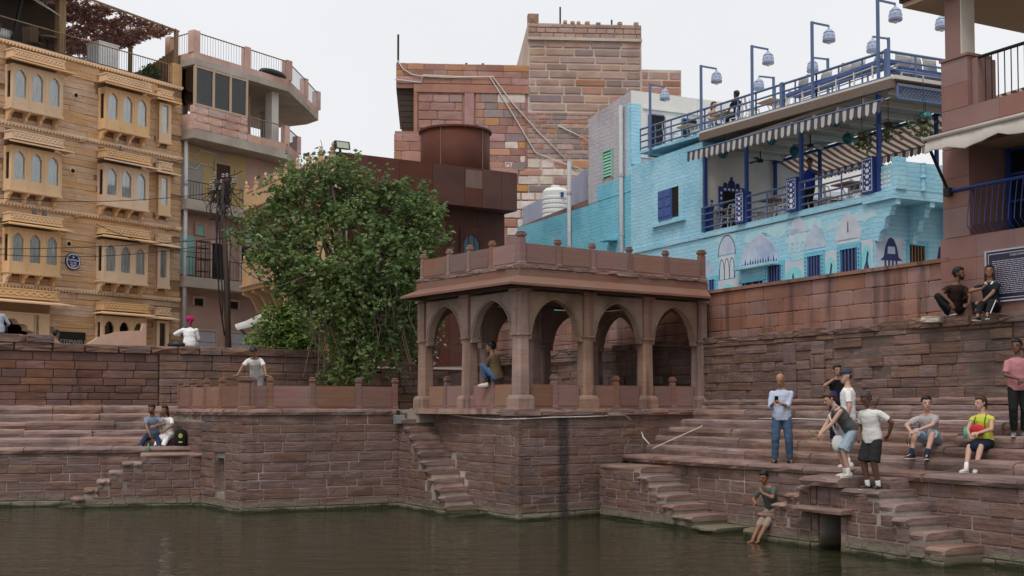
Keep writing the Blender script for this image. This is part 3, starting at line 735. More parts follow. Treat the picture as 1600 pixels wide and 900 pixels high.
def bay(par,u0,u1,zb,d,n,side=True,dark=False,first=None):
    w=u1-u0; mb=MB(); s=w/n; H=1.6; winw=.47 if n==3 else .33
    for i in range(n):
        xc=s*(i+.5)
        if n==3: prof=cusp(winw,.33,5,.3); arch_panel(mb,s*i+.002,s*(i+1)-.002,0,H,xc,.36,1.05,prof,-d,-d+.06)
        else: prof=[(-.165,0),(.165,0)]; arch_panel(mb,0,w,0,H,xc,.36,1.5,prof,-d,-d+.1)
        if n==3:
            for x in (s*i+.02,s*(i+1)-.02): mb.box(x-.02,x+.02,-d-.02,-d,.06,H-.06)
    mb.box(0,.06,-d+.001,.03,.0,.36).box(0,.06,-d+.001,.03,1.35,H).box(0,.06,-.12,.03,.36,1.35).box(0,.06,-d+.001,-d+.12,.36,1.35)
    mb.box(w-.06,w,-d+.001,.03,0,H).box(.0,w,-d+.12,.02,-.04,.03)
    mb.box(-.03,w+.03,-d-.03,.02,-.07,-.0)
    q=0
    while q<w: mb.box(q,q+.05,-d-.045,-d,-.11,-.065); q+=.1
    b=mb.obj('bay_window',M['hotel_bay'],par); b.location=(u0,0,zb)
    for i in range(n):
        xc=s*(i+.5)
        if not dark:
            c=link('curtain',CUR[(i+int(zb))%3],b); c.location=(xc,-d+.10,.34); c.scale=((winw+.12)/.62,1,1.0 if n==3 else 1.05)
        p=box('pane',M['glass'],b,xc-winw/2-.04,xc+winw/2+.04,-d+.062,-d+.067,.32,1.42 if n==3 else 1.54)
    box('backing',M['dark'],b,.07,w-.07,-d+.32,-d+.34,.05,H-.05)
    if side: box('pane',M['glass'],b,.02,.03,-d+.12,-.12,.36,1.35)
    f=link('frieze',FRZ[n],b); f.location=(-.03,-.06,1.84); f.scale=((w+.04)/FRW[n],1,1)
    e=link('eave',EAV[n],b); e.location=(-.03,-d,1.66); e.scale=((w+.06)/FRW[n],1,1)
    for x in ([.08,w*.36,w*.65,w-.08] if n==3 else [.06,w-.06]):
        k=link('bracket',BRM,b); k.location=(x,-.0,-.07)
        if n==1: k.scale=(.8,.45,.45)
    return b
FRW={3:2.12,1:.63}
FRZ={3:frieze_mesh(2.12,.47,.31),1:frieze_mesh(.63,.2,.31)}
EAV={3:eave_mesh(2.12,.28,.38),1:eave_mesh(.63,.28,.28)}
for k,s in enumerate(STO):
    if k<3: bay(hot,0,2.12,s,.45,3)
    bay(hot,4.05,6.17,s+(0 if k<3 else .02),.45 if k<3 else .42,3,dark=k==3)
    bay(hot,6.87,7.5,s,.2,1,side=False,dark=k==3)
# entrance arch
mb=MB(); arch_panel(mb,-1.85,1.95,4.0,6.1,-.05,4.0,4.85,cusp(3.0,1.0,9,.2),-.10,.3); mb.box(-1.85,1.95,-.13,-.1,6.05,6.12).box(1.62,1.72,-.13,-.1,4.0,6.05); e=mb.obj('entrance_arch',M['hotel_bay'],hot)
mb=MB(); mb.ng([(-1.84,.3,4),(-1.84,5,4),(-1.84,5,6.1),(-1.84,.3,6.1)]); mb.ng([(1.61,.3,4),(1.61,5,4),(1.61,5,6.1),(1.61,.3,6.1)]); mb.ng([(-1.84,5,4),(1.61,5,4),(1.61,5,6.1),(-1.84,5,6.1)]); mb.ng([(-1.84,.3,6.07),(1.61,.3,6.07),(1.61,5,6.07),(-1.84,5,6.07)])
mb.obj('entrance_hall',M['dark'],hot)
f=link('frieze',FRZ[3],hot); f.location=(-1.95,-.05,6.62); f.scale=(3.95/2.12,1,1.1)
f=link('eave',EAV[3],hot); f.location=(-1.95,-.45,6.42); f.scale=(4.0/2.12,1,1)
# spouts and vent holes
for (px,py) in ((131,220),(122,338),(117,457),(277,250),(266,357)):
    u,z=FH.hit(px,py,-.2); mb=MB().loft([[(-.07,0,-.05),(.07,0,-.05),(.08,0,.07),(-.08,0,.07)],[(-.05,-.5,-.02),(.05,-.5,-.02),(.06,-.5,.06),(-.06,-.5,.06)]]); o=mb.obj('water_spout',M['hotel'],hot); o.location=(u,0,z)
for (px,py) in ((118,149),(113,267),(107,381)):
    u,z=FH.hit(px,py,0); mb=MB().lathe((0,0,0),[(.13,0),(.13,.05),(.085,.055),(.08,-.2)],12); o=mb.obj('vent_ring',M['hotel_bay'],hot); o.location=(u,.02,z); o.rotation_euler=(R_(90),0,0)
    o=MB().lathe((0,0,0),[(.08,0),(.08,.03)],12).obj('vent_hole',M['dark'],hot); o.location=(u,-.025,z); o.rotation_euler=(R_(90),0,0)
# blue plaque, stepwell board
M['plaque']=plain('plaque_blue',(.012,.03,.17),.35); M['white']=plain('white_paint',(.78,.78,.76),.5); M['board']=plain('black_board',(.02,.02,.02),.4); M['greylet']=plain('grey_letters',(.34,.34,.35),.5)
pl=thing('round_plaque','round blue hotel plaque with white rim and lettering on the sand coloured wall','sign',FH.w(2.97,-.03,8.24),FH.a)
def disc(r0,r1,y0,y1,mt,nm):
    mb=MB(); n=28
    C=lambda r,y:[(r*math.cos(2*math.pi*i/n),y,r*math.sin(2*math.pi*i/n)) for i in range(n)]
    mb.loft([C(r0,y0),C(r1,y0),C(r1,y1)],cap=False) if r0>0 else mb.loft([C(r1,y0),C(r1,y1)]); return mb.obj(nm,mt,pl)
disc(0,.335,-.03,.03,M['plaque'],'plate'); disc(.27,.305,-.036,-.02,M['white'],'rim')
text(pl,'STEPWELL',.115,(0,-.036,.035),M['white']); text(pl,'HOTEL',.1,(0,-.036,-.07),M['white'])
mb=MB()
for z,w in ((-.15,.26),(-.22,.18)):
    x=-w/2; r=random.Random(3)
    while x<w/2: q=r.uniform(.02,.05); mb.box(x,x+q,-.036,-.03,z-.02,z+.02); x+=q+.015
mb.prism([(-.08,.19),(0,.11),(.08,.19),(.03,.18),(0,.24),(-.03,.18)],-.036,-.03); mb.obj('emblem',M['white'],pl)
sg=thing('sign_board','black board lettered in grey on the hotel wall just above the stone parapet','sign',FH.w(2.99,-.04,5.2),FH.a)
box('board',M['board'],sg,-.59,.57,-.03,.03,-.35,.30); text(sg,'STEPWELL',.235,(.02,-.04,-.10),M['greylet'],sx=1.12)
# ---- roof terrace
box('terrace_floor',M['dust'],hot,U0,U1,.0,9,ZT,ZT+.03)
metal_rail(hot,[(-4,.12,ZT+.03),(7.75,.12,ZT+.03)],.83,M['iron'],sp=.115,rb=.008,rr=.02,woodtop=M['timber'])
mb=MB().box(7.78,8.2,.02,.4,ZT,17.15); mb.obj('end_pier',M['hotel'],hot)
pg=fthing('roof_pergola','dark timber roof shelter with a brown shade net over the hotel terrace','pergola',Fr(*FH.w(0,0)[:2],55,ZT+.03))
Zp=2.42
mb=MB().box(-6,2.5,-.1,6,Zp,Zp+.2); mb.obj('roof_deck',M['darkwood'],pg); box('back_wall',M['darkwood'],pg,-6,3.62,1.75,1.95,0,Zp+2)
for x in (-3,-.9,1.0): MB().bar((x,-.1,Zp-.1),(x,6,Zp-.1),.12,.16).obj('beam',M['darkwood'],pg)
MB().bar((.95,1.2,0),(1.35,1.0,Zp),.1,.1).obj('brace',M['iron'],pg)
MB().bar((2.62,.5,0),(2.62,.5,Zp+1),.3,.3).obj('post',M['timber'],pg)
MB().bar((7.98,.15,.9),(7.98,.15,2.36),.14,.14).obj('post',M['timber'],pg); MB().bar((7.75,2.9,0),(7.75,2.9,2.3),.14,.14).obj('post',M['timber'],pg)
MB().bar((2.5,.05,Zp+.12),(8.1,.12,2.36),.07,.07).obj('beam',M['timber'],pg)
for k in range(4): MB().tube([(2.58,.33,1.55),(-.2-.35*k,.2,Zp+.1+.0*k)],.008,4).obj('guy_wire',M['cable'],pg)
r=random.Random(6); pts=[]
def netp(u,v):
    x=2.75+5.15*u; y=.12+v*6.2; z=Zp+.05-.1*u-.16*v-.3*math.sin(math.pi*u)*math.sin(math.pi*v)-.07*math.sin(u*13)*v-.05*math.sin(v*15); return (x,y,z)
for i in range(11500): 
    u,v=r.random(),r.random()
    if math.sin(u*23+v*9)+math.sin(v*17-u*6)<-1.55: continue
    p=netp(u,v); pts.append((p[0],p[1],p[2]+r.uniform(-.05,.04)))
M['net']=mat('brown_shade_net',(.38,.21,.15),(.26,.17,.19),(.48,.31,.24),s1=1.2,s2=.9,bump=0,rough=.9)
o=stuffquads(pts,.17,M['net'],'shade_net',pg,tilt=.3,seed=4,asp=.3); o['kind']='stuff'
mb=MB()
for i in range(11):
    mb.tube([netp(i/10,v/8) for v in range(9)],.008,3)
for v in range(7): mb.tube([netp(i/14,v/6) for i in range(15)],.008,3)
mb.obj('net_cord',M['darkwood'],pg)
# bamboo end screen
mb=MB(); 
sc=fthing('bamboo_screen','sloping bamboo screen closing the right end of the hotel terrace','screen',Fr(*FH.w(0,0)[:2],55,ZT))
i=0; 
for k in range(26):
    y=.25+k*.2; h=max(.5,1.75-.27*y); o=link('slat',rodmesh(1,.10,M['timber'],5),sc); o.scale=(.4,1,h); o.location=(8.05,y,0)
wh=thing('roof_cabinet','white plastered cabinet on the hotel terrace behind the railing','cabinet',FH.w(5.0,1.0,ZT+.03),FH.a)
box('body',M['white'],wh,-.45,.5,-.3,.5,0,1.15); box('lid',M['white'],wh,-.48,.53,-.33,.53,1.151,1.2)
M['wicker']=mat('brown_wicker',(.20,.13,.08),(.12,.075,.045),s1=40,bump=.3,bs=90)
def wicker_chair(loc,rz,label,g='wicker chairs on the hotel terrace'):
    t=thing('wicker_chair',label,'chair',loc,rz,g)
    MB().loft([[(-.28,-.28,.38),(.28,-.28,.38),(.28,.25,.36),(-.28,.25,.36)],[(-.28,-.28,.44),(.28,-.28,.44),(.28,.25,.42),(-.28,.25,.42)]]).obj('seat',M['wicker'],t)
    mb=MB(); mb.loft([[(x,.25+.05*(1-abs(x)/.3)+.1*(z-.42),z) for x in (-.3,-.15,0,.15,.3)] for z in (.42,.65,.85,.95)],cap=False,close=False); mb.obj('backrest',M['wicker'],t)
    for s in (-1,1): MB().tube([(s*.3,-.26,.42),(s*.32,-.27,.64),(s*.32,.1,.68),(s*.3,.3,.8)],.025,5).obj('armrest',M['wicker'],t)
    for x in (-.25,.25):
        for y in (-.24,.24): o=link('leg',rodmesh(.38,.02,M['iron'],5),t); o.location=(x,y,0)
    return t
zt=ZT+.03
wicker_chair(FH.w(1.7,.9,zt),FH.a+2.2,'brown wicker armchair facing right behind the terrace railing near the timber post')
wicker_chair(FH.w(3.35,1.3,zt),FH.a-2.0,'brown wicker armchair between the timber post and the white cabinet')
wicker_chair(FH.w(-.1,.8,zt),FH.a+1.2,'brown wicker armchair at the left edge of the photo on the hotel terrace')
tt=thing('round_table','round timber table on the hotel terrace by the big post','table',FH.w(2.35,.9,zt),0)
MB().lathe((0,0,0),[(.0,.70),(.5,.70),(.5,.75),(0,.75)],18).obj('tabletop',M['timber'],tt); MB().tube([(0,0,0),(0,0,.7)],.05,6).obj('leg',M['darkwood'],tt)
sf=thing('terrace_sofa','dark sofa with a white cushion behind the hotel railing','sofa',FH.w(.75,1.6,zt),FH.a)
box('seat',M['darkwood'],sf,-.8,.8,-.4,.4,.0,.4); box('backrest',M['darkwood'],sf,-.8,.8,.3,.45,.4,.85)
o=MB().loft([[(-.35,0,0),(.35,0,0),(.33,.1,0),(-.33,.1,0)],[(-.4,-.02,.2),(.4,-.02,.2),(.4,.16,.2),(-.4,.16,.2)],[(-.35,.1,.42),(.35,.1,.42),(.33,.16,.42),(-.33,.16,.42)]]).obj('cushion',M['white'],None,True); o.location=FH.w(.72,1.25,zt+.405); o.rotation_euler=(0,0,FH.a); tag(o,'white cushion resting on the dark terrace sofa','cushion')
M['leaf']=mat('green_leaves',(.045,.085,.022),(.075,.125,.03),(.03,.06,.02),s1=1.2,s2=.6,rough=.5,bump=0,spec=.4)
M['leafy']=mat('yellow_green_leaves',(.12,.19,.03),(.07,.13,.025),s1=1.5,rough=.5,bump=0)
def shrub(loc,rad,n,size,label,mt=None,name='potted_shrub',cat='plant',pot=True,seed=1,stem=True):
    t=thing(name,label,cat,loc); r=random.Random(seed); P=[]
    for i in range(n):
        v=Vector((r.gauss(0,1),r.gauss(0,1),r.gauss(0,1))).normalized()*(r.random()**.45); P.append((v.x*rad[0],v.y*rad[1],v.z*rad[2]+rad[2]*1.1))
    o=stuffquads(P,size,mt or M['leaf'],'foliage',t,seed=seed); o['kind']='stuff'
    if pot: MB().lathe((0,0,0),[(.14,0),(.2,.3),(.22,.3),(.22,.34),(0,.33)],12).obj('pot',M['pav_red'],t)
    MB().tube([(0,0,.05),(.03,0,rad[2]*.8),(0,.03,rad[2]*1.4)],[.03,.02,.01],5).obj('stem',M['darkwood'],t)
    return t
p=FH.hit(238,110,.6); shrub(FH.w(p[0],.75,ZT),(.42,.4,.42),420,.12,'bushy green potted shrub at the right end of the hotel terrace',seed=3)
# pigeons on the canopies
M['pigeon']=plain('grey_feathers',(.12,.125,.14),.7)
for i,(px,py,y,lab) in enumerate(((61,327,-.6,'grey pigeon perched on the canopy above the third row of bay windows, left of two'),(77,329,-.6,'grey pigeon perched on the same canopy to the right of the first'),(196,231,-.6,'lone grey pigeon perched on the frieze below the topmost right hand bay'))):
    u,z=FH.hit(px,py,y)
    k=0 if i==2 else 0
    mb=MB().lathe((0,0,0),[(.0,-.05),(.05,-.03),(.075,.04),(.06,.11),(.035,.15),(.04,.18),(.035,.215),(0,.23)],8,1,1.25); mb.loft([[(-.03,.06,.0),(.03,.06,.0),(.02,.2,-.06),(-.02,.2,-.06)],[(-.03,.06,.03),(.03,.06,.03),(.02,.2,-.04),(-.02,.2,-.04)]]); mb.loft([[(-.008,-.04,.2),(.008,-.04,.2),(0,-.075,.19)],[(-.008,-.04,.205),(.008,-.04,.205),(0,-.075,.195)]])
    zz={0:STO[2]+2.15+.05,1:STO[2]+2.15+.05,2:STO[1]+2.15+.05}[i]
    o=mb.obj('pigeon',M['pigeon'],None,True); o.location=FH.w(u,-.3,zz); o.rotation_euler=(0,0,FH.a+i); tag(o,lab,'bird','pigeons on the hotel canopies')
# ================================================================ PINK CONCRETE HOUSE
M['pinkplaster']=mat('pink_plaster',(.50,.325,.26),(.44,.28,.225),(.33,.235,.195),s1=1.2,s2=.5,bump=.25,bs=10,streak=((.20,.15,.125),.64))
M['pinkstone']=mat('pale_pink_stone',(.50,.31,.255),(.56,.40,.34),(.42,.25,.20),s1=1.5,bump=.2,bs=14,rnd=.12,rhue=.01)
M['concrete']=mat('raw_concrete',(.38,.33,.28),(.30,.255,.215),(.46,.42,.37),s1=1.4,s2=.5,bump=.25,bs=12,streak=((.17,.14,.12),.66))
M['whiteplaster']=mat('off_white_plaster',(.66,.62,.57),(.58,.54,.49),(.48,.44,.39),s1=1.0,s2=.6,bump=.15,bs=10)
M['yellowplaster']=mat('peeling_yellow_plaster',(.52,.36,.13),(.40,.30,.16),(.27,.245,.22),s1=.9,s2=.5,bump=.3,bs=9)
M['greyplaster']=mat('grey_patch_plaster',(.30,.275,.25),(.35,.31,.27),bump=.2)
M['cream']=mat('cream_sandstone',(.58,.395,.245),(.52,.35,.215),(.44,.31,.20),s1=1,s2=.7,bump=.15,bs=14,rnd=.05)
M['shutter']=plain('pale_grey_shutter',(.42,.40,.44),.5,var=.06)
M['turq']=mat('faded_turquoise_paint',(.24,.50,.46),(.34,.55,.50),(.22,.38,.35),s1=1.5,bump=.1)
pk=fthing('balcony_house','unfinished pink stone house with rounded white balconies next to the hotel','building',FH)
WY=.45
def ext(name,pts,z0,z1,mt): return MB().slab(pts,z0,z1).obj(name,mt,pk)
MB().box(8.26,14.5,WY,9,3.9,13.95).obj('wall',M['pinkplaster'],pk)
# plaster patches on the second storey wall, a real skin over the stone
MB().box(8.5,12.2,WY-.03,WY+.02,11.5,13.9).obj('plaster_skin',M['yellowplaster'],pk)
MB().box(8.55,9.75,WY-.045,WY,11.55,13.2).obj('plaster_skin',M['greyplaster'],pk)
out1=[(8.2,-.75),(13.7,-.75),(16.4,.8),(18.6,2.1),(18.9,3.2),(18.4,6),(8.2,6)]
out2=[(8.2,-.75),(13.6,-.75),(15.6,.45),(16.5,1.6),(16.3,6),(8.2,6)]
MB().loft([[(p[0]+(.0 if p[1]>5 else 0),p[1],z) for p in out2] for z in (13.95,14.35)]).obj('balcony_slab',M['concrete'],pk)
MB().loft([[(p[0],p[1],z) for p in out1] for z in (17.08,17.35)]).obj('roof_slab',M['concrete'],pk)
def curb(out,z0,z1,mt,i0,i1,nm,th=.18,face=None):
    for a,b in zip(out[i0:i1],out[i0+1:i1+1]):
        a=Vector((*a,0));b=Vector((*b,0)); d=(b-a).normalized(); n=Vector((-d.y,d.x,0)); L_=(b-a).length
        k=max(1,round(L_/.95))
        for i in range(k):
            p=a+(b-a)*(i/k); q=a+(b-a)*((i+1)/k)-d*.008
            mb=MB(); mb.loft([[p,q,q+n*th,p+n*th],[v+Vector((0,0,z1-z0)) for v in (p,q,q+n*th,p+n*th)]]); o=mb.obj(nm,mt,pk); o.location.z=z0
curb([(8.24,1.2)]+out1[:5],17.35,17.62,M['pinkstone'],0,4,'parapet_block')
curb([(8.24,.4)]+out2[:2],14.35,15.0,M['pinkstone'],0,1,'parapet_block')
zz=[14.35,14.68,15.02,15.36]
for a,b in zip(zz[:-1],zz[1:]):
    x=8.2
    while x<11.2:
        w=min(random.uniform(.6,.95),11.25-x); stone(pk,M['pinkstone'],x,x+w-.01,a,b-.01,-.77,.25,'parapet_block',k=1); x+=w
x=11.25
while x<13.5: w=min(.8,13.6-x); box('parapet_block',M['pinkstone'],pk,x,x+w-.01,-.75,-.55,14.35,14.66); x+=w
curb(out2,14.35,14.66,M['pinkstone'],1,3,'parapet_block')
# glazed corner room
fr=M['tan_frame']=plain('tan_window_frame',(.50,.37,.26),.5)
for p in ((8.3,.35),(8.3,-.7),(9.3,-.7),(10.25,-.7),(11.2,-.7)): MB().bar((p[0],p[1],15.36),(p[0],p[1],17.08),.1,.1).obj('window_post',fr,pk)
for z in (15.4,17.02): MB().bar((8.3,-.7,z),(11.2,-.7,z),.09,.09).obj('window_rail',fr,pk); 
for a,b in ((8.35,9.25),(9.35,10.2),(10.3,11.15)): box('pane',M['glass'],pk,a,b,-.7,-.69,15.44,16.98)
box('pane',M['glass'],pk,8.3,8.31,-.65,.3,15.44,17.0)
# inside of the upper storey
box('wall',M['whiteplaster'],pk,8.28,8.6,.4,6,14.35,17.08); box('wall',M['pinkplaster'],pk,11.3,13.2,1.2,1.5,14.35,17.08); box('wall',M['pinkplaster'],pk,8.6,11.2,3.2,3.4,14.35,17.08)
for (x,y) in ((13.25,-.15),(14.6,1.3),(15.9,3.0),(10.4,.6)): box('column',M['whiteplaster'],pk,x,x+.42,y,y+.42,14.35,17.08)
box('wall',M['whiteplaster'],pk,13.6,16,5.5,5.8,14.35,17.08)
for k in range(5): box('inner_step',M['whiteplaster'],pk,14.3+.25*k,14.55+.25*k,3.4,4.2,14.35,16.6-.22*k)
# rails
rl=[Vector((x,y,0)) for x,y in out1[:4]]
def inset(out,i0,i1,z): return [(x+.05,y+.09,z) for x,y in out[i0:i1]]
metal_rail(pk,[(8.3,.9,17.62)]+inset(out1,0,4,17.62),.86,M['grey_metal'],sp=.15,rb=.009,rr=.022,rails=(1.0,),woodtop=M['timber'])
for (x,y,w) in ((8.3,-.68,.36),(11.2,-.68,.3),(13.75,-.66,.34),(16.4,.9,.3),(18.5,2.1,.3),(8.3,.9,.3)): box('parapet_pier',M['pinkstone'],pk,x-w/2+.05,x+w/2+.05,y-.06,y+w-.06,17.62,18.55)
metal_rail(pk,inset([(11.3,-.75)]+out2[1:4],0,4,14.66),.80,M['grey_metal'],sp=.15,rails=(1.0,),woodtop=M['timber'])
for (x,y) in ((13.7,-.66),(15.6,.5),(16.45,1.6)): box('parapet_pier',M['pinkstone'],pk,x-.14,x+.14,y-.05,y+.24,14.66,15.5)
# lower balconies
for z0,z1,h in ((10.98,11.42,.78),(7.68,8.12,.84)):
    box('balcony_slab',M['concrete'],pk,8.24,13.6,-.35,WY,z0,z1)
    metal_rail(pk,[(8.3,-.28,z1),(13.5,-.28,z1)],h,M['rust'] if 'rust' in M else M['iron'],sp=.16,rb=.008,rr=.016)
def opening(u0,u1,z0,z1,mt,frm=None,nm='door',bars=0):
    o=box(nm,mt,pk,u0,u1,WY-.06,WY+.01,z0,z1)
    f=M['pinkstone'] if frm is None else frm
    MB().box(u0-.1,u0,WY-.1,WY+.01,z0,z1+.1).box(u1,u1+.1,WY-.1,WY+.01,z0,z1+.1).box(u0,u1,WY-.1,WY+.01,z1,z1+.1).obj('frame',f,o)
    for i in range(bars): x=u0+(u1-u0)*(i+.5)/bars; q=link('bar',rodmesh(z1-z0,.012,M['iron'],4),o); q.location=(x,WY-.08,z0)
    return o
M['maroon']=plain('maroon_door',(.09,.025,.022),.6)
opening(10.45,11.25,11.42,13.35,M['maroon'],M['yellowplaster'],'door',5)
opening(10.25,11.15,8.12,9.8,M['dark']); opening(11.95,12.75,8.12,9.85,M['dark'],bars=4)
opening(9.4,9.8,10.05,10.5,M['turq'],nm='vent_window'); opening(10.9,11.3,10.05,10.5,M['turq'],nm='vent_window'); opening(12.2,12.6,10.05,10.5,M['turq'],nm='vent_window')
opening(9.3,9.8,7.0,7.3,M['dark'],nm='vent_window'); opening(11.3,11.8,7.0,7.3,M['dark'],nm='vent_window')
def shutter(u0,u1):
    f=opening(u0,u1,4.0,5.9,M['shutter'],nm='shutter')
    for k in range(4): box('slat',M['shutter'],f,u0+.02,u1-.02,WY-.10,WY-.06,4.05+.46*k,4.05+.46*k+.43)
shutter(9.5,10.5); shutter(11.2,12.9)
MB().box(8.35,9.3,WY-.04,WY+.01,8.3,10.0).obj('plaster_skin',M['turq'],pk)
for z in (13.6,13.0): MB().tube([(8.6,WY-.06,z),(9.3,WY-.06,z-.1),(9.6,WY-.06,z+.2),(10.5,WY-.06,z+.15)],.025,5).obj('conduit',M['cable'],pk,True)
ob=thing('drain_pipe','long grey drainpipe running down the joint between hotel and pink house','pipe',FH.w(8.36,-.12,4.0),FH.a)
MB().tube([(0,0,0),(0,0,9.95)],.085,10).obj('pipe',M['cable'] if 0 else plain('grey_pvc',(.45,.45,.46),.45),ob,True)
for z in (.8,3.2,5.6,8.0): MB().tube([(0,0,z),(0,0,z+.08)],.105,10).obj('collar',M['grey_metal'],ob)
# bags, scaffold chair on balconies
o=MB().lathe((0,0,0),[(0,0),(.5,.0),(.62,.12),(.5,.26),(.25,.32),(0,.33)],12,1.3,.6).obj('rolled_tarp',M['black'],None,True); o.location=FH.w(12.9,-.5,17.62); o.rotation_euler=(0,0,FH.a); tag(o,'black rolled tarpaulin heaped behind the roof railing of the pink house','tarpaulin')
t=thing('metal_rack','rusty open metal rack standing on the lower balcony of the pink house','rack',FH.w(9.4,-.05,8.12),FH.a)
for x in (-.25,.25):
    for y in (-.15,.15): o=link('leg',rodmesh(1.6,.018,M['iron'],5),t); o.location=(x,y,0)
for z in (.3,.8,1.3,1.58): MB().box(-.27,.27,-.17,.17,z,z+.02).obj('shelf',M['iron'],t)
# ================================================================ CREAM BUILDING
FC=Fr(-6.2-8.8*.53,42+8.8*.848,-58)
cr=fthing('cream_building','cream sandstone building with finialed balconies half hidden behind the tree','building',FC)
box('wall',M['cream'],cr,.6,7.75,.9,6,3.9,11.2)
def balcony(z0,z1,u0,u1):
    box('balcony_slab',M['cream'],cr,u0,u1,-.12,1.0,z0,z0+.16); box('cornice',M['cream'],cr,u0-.06,u1,-.2,.1,z0+.161,z0+.24)
    n=max(1,round((u1-u0)/1.15)); s=(u1-u0)/n
    pm_=post_mesh(.16,z1-z0+.12,M['cream'])
    for i in range(n+1):
        o=link('post',pm_,cr); o.location=(u0+s*i+.02,-.02,z0+.2); b=MB().lathe((0,0,0),[(.04,0),(.09,.08),(.07,.17),(.02,.25),(0,.27)],8).obj('finial',M['cream'],o); b.location=(0,0,z1-z0+.12); b.scale=(.75,.75,.7)
    for i in range(n):
        mb=MB().box(u0+s*i+.1,u0+s*(i+1)-.06,.0,.08,z0+.24,z1).box(u0+s*i+.1,u0+s*(i+1)-.06,-.03,.1,z1,z1+.07); mb.obj('panel',M['cream'],cr)
    for i in range(n+1):
        mb=MB(); mb.loft([[(x,y,z) for y,z in ((-.05,0),(-.1,-.12),(.25,-.25),(.4,-.5),(.55,-.85),(.9,-.95),(.9,0))] for x in (u0+s*i-.02,u0+s*i+.16)]); o=mb.obj('bracket',M['cream'],cr); o.location.z=z0
    mb=MB(); mb.loft([[(u0,-.05,z0),(u1,-.05,z0)],[(u0,.25,z0+.001),(u1,.25,z0+.001)]],cap=False,close=False)
balcony(10.4,11.35,0,8.75); balcony(7.3,8.3,-.15,8.75)
for i,u in enumerate((1.2,3.2,5.2,7.0)):
    for z in (5.0,8.3): 
        w=box('window',M['dark'],cr,u,u+.9,.86,.95,z,z+1.5); MB().box(u-.08,u,.82,.9,z-.08,z+1.58).box(u+.9,u+.98,.82,.9,z-.08,z+1.58).box(u,u+.9,.82,.9,z+1.5,z+1.58).obj('frame',M['cream'],w)
for u in (3.9,6.4): MB().bar((u,.3,3.9),(u,.3,7.3),.3,.3).obj('column',M['cream'],cr)
# ================================================================ RUSTED STEEL BUILDING
M['corten']=mat('rusted_steel',(.085,.030,.022),(.105,.040,.028),(.065,.025,.02),s1=1.5,s2=.6,rough=.75,bump=.12,bs=20,rnd=.07,rhue=.004,streak=((.16,.085,.07),.66))
M['corten_pale']=mat('pale_weathered_steel',(.19,.13,.11),(.14,.085,.07),s1=2,stretch=(1,1,.2),bump=.1,bs=20)
M['rust']=plain('rusty_bars',(.08,.035,.025),.8)
FK=Fr(-6.2,42,32)
ct=fthing('steel_clad_building','dark rust brown steel clad building with a round drum behind the tree','building',FK)
MB().box(.05,7.4,.05,.4,10.15,11.3).box(.9,7.4,.4,9,10.15,11.3).obj('attic_core',M['darkwood'],ct)
us=[0,1.35,2.55,3.9,5.25,6.02,6.85,7.55]
for i,(a,b) in enumerate(zip(us[:-1],us[1:])):
    o=box('cladding_panel',M['corten'],ct,a,b-.012,0,.045,10.05,11.5)
box('cladding_panel',M['corten_pale'],ct,5.28,6.0,-.006,.0,10.75,11.42)
box('cladding_panel',M['corten'],ct,-.02,.03,.05,.38,10.05,11.5); box('cladding_panel',M['corten'],ct,7.52,7.56,.05,9,10.05,11.5); box('soffit',M['corten'],ct,.9,7.5,.05,9,10.06,10.14); box('soffit',M['corten'],ct,.05,.895,.05,.4,10.06,10.14); box('roof',M['concrete'],ct,.9,7.5,.05,9,11.3,11.34)
box('wall',M['darkwood'],ct,1.05,7.35,1.0,9,3.9,10.06)
for i in range(6): box('wall_panel',M['corten'],ct,.3+1.21*i,.3+1.21*(i+1)-.012,.93,.99,3.9,10.05)
box('wall_panel',M['corten'],ct,7.36,7.42,1.0,9,3.9,10.05)
mb=MB(); arch_panel(mb,5.55,6.55,7.4,9.4,6.05,7.6,8.7,cusp(.74,.42,5,.2),.84,.93); w=mb.obj('window',M['corten'],ct)
box('pane',plain('bluish_pane',(.10,.14,.17),.15),w,5.7,6.4,.90,.925,7.6,9.15)
for x in (5.93,6.17): box('mullion',M['corten'],w,x-.015,x+.015,.885,.9,7.6,9.1)
for u in (.8,2.3,3.8): 
    w=box('window',M['dark'],ct,u,u+.7,.88,.935,4.6,7.2); box('frame',M['corten'],w,u-.08,u,.85,.95,4.5,7.3); box('frame',M['corten'],w,u+.7,u+.78,.85,.95,4.5,7.3)
mb=MB().lathe((0,0,0),[(1.38,0),(1.38,2.12)],36); 
dr=mb.obj('drum',M['corten'],ct,True); dr.location=(6.52,3.0,11.34)
o=MB().lathe((0,0,0),[(1.36,2.10),(1.46,2.12),(1.46,2.19),(0,2.22)],36).obj('drum_lid',M['corten'],dr)
for a in (-2.5,-1.2,.2,1.5): 
    o=link('seam',rodmesh(2.1,.02,M['corten_pale'],5),dr); o.location=(1.385*math.cos(a),1.385*math.sin(a),0)
t=fthing('floodlight','black floodlight on the left corner of the rusted steel building','floodlight',Fr(*FK.w(.25,.0)[:2],32,11.5))
MB().loft([[(-.28,-.22,.06),(.28,-.22,.06),(.28,-.14,.36),(-.28,-.14,.36)],[(-.25,.02,.1),(.25,.02,.1),(.25,.06,.34),(-.25,.06,.34)]]).obj('lamp_housing',M['black'],t)
MB().ng if 0 else None
MB().loft([[(-.22,-.226,.10),(.22,-.226,.10),(.22,-.165,.32),(-.22,-.165,.32)],[(-.22,-.21,.10),(.22,-.21,.10),(.22,-.15,.32),(-.22,-.15,.32)]]).obj('lens',plain('pale_lens',(.45,.48,.36),.2),t); MB().bar((0,.05,0),(0,.05,.2),.06,.06).obj('bracket',M['black'],t)
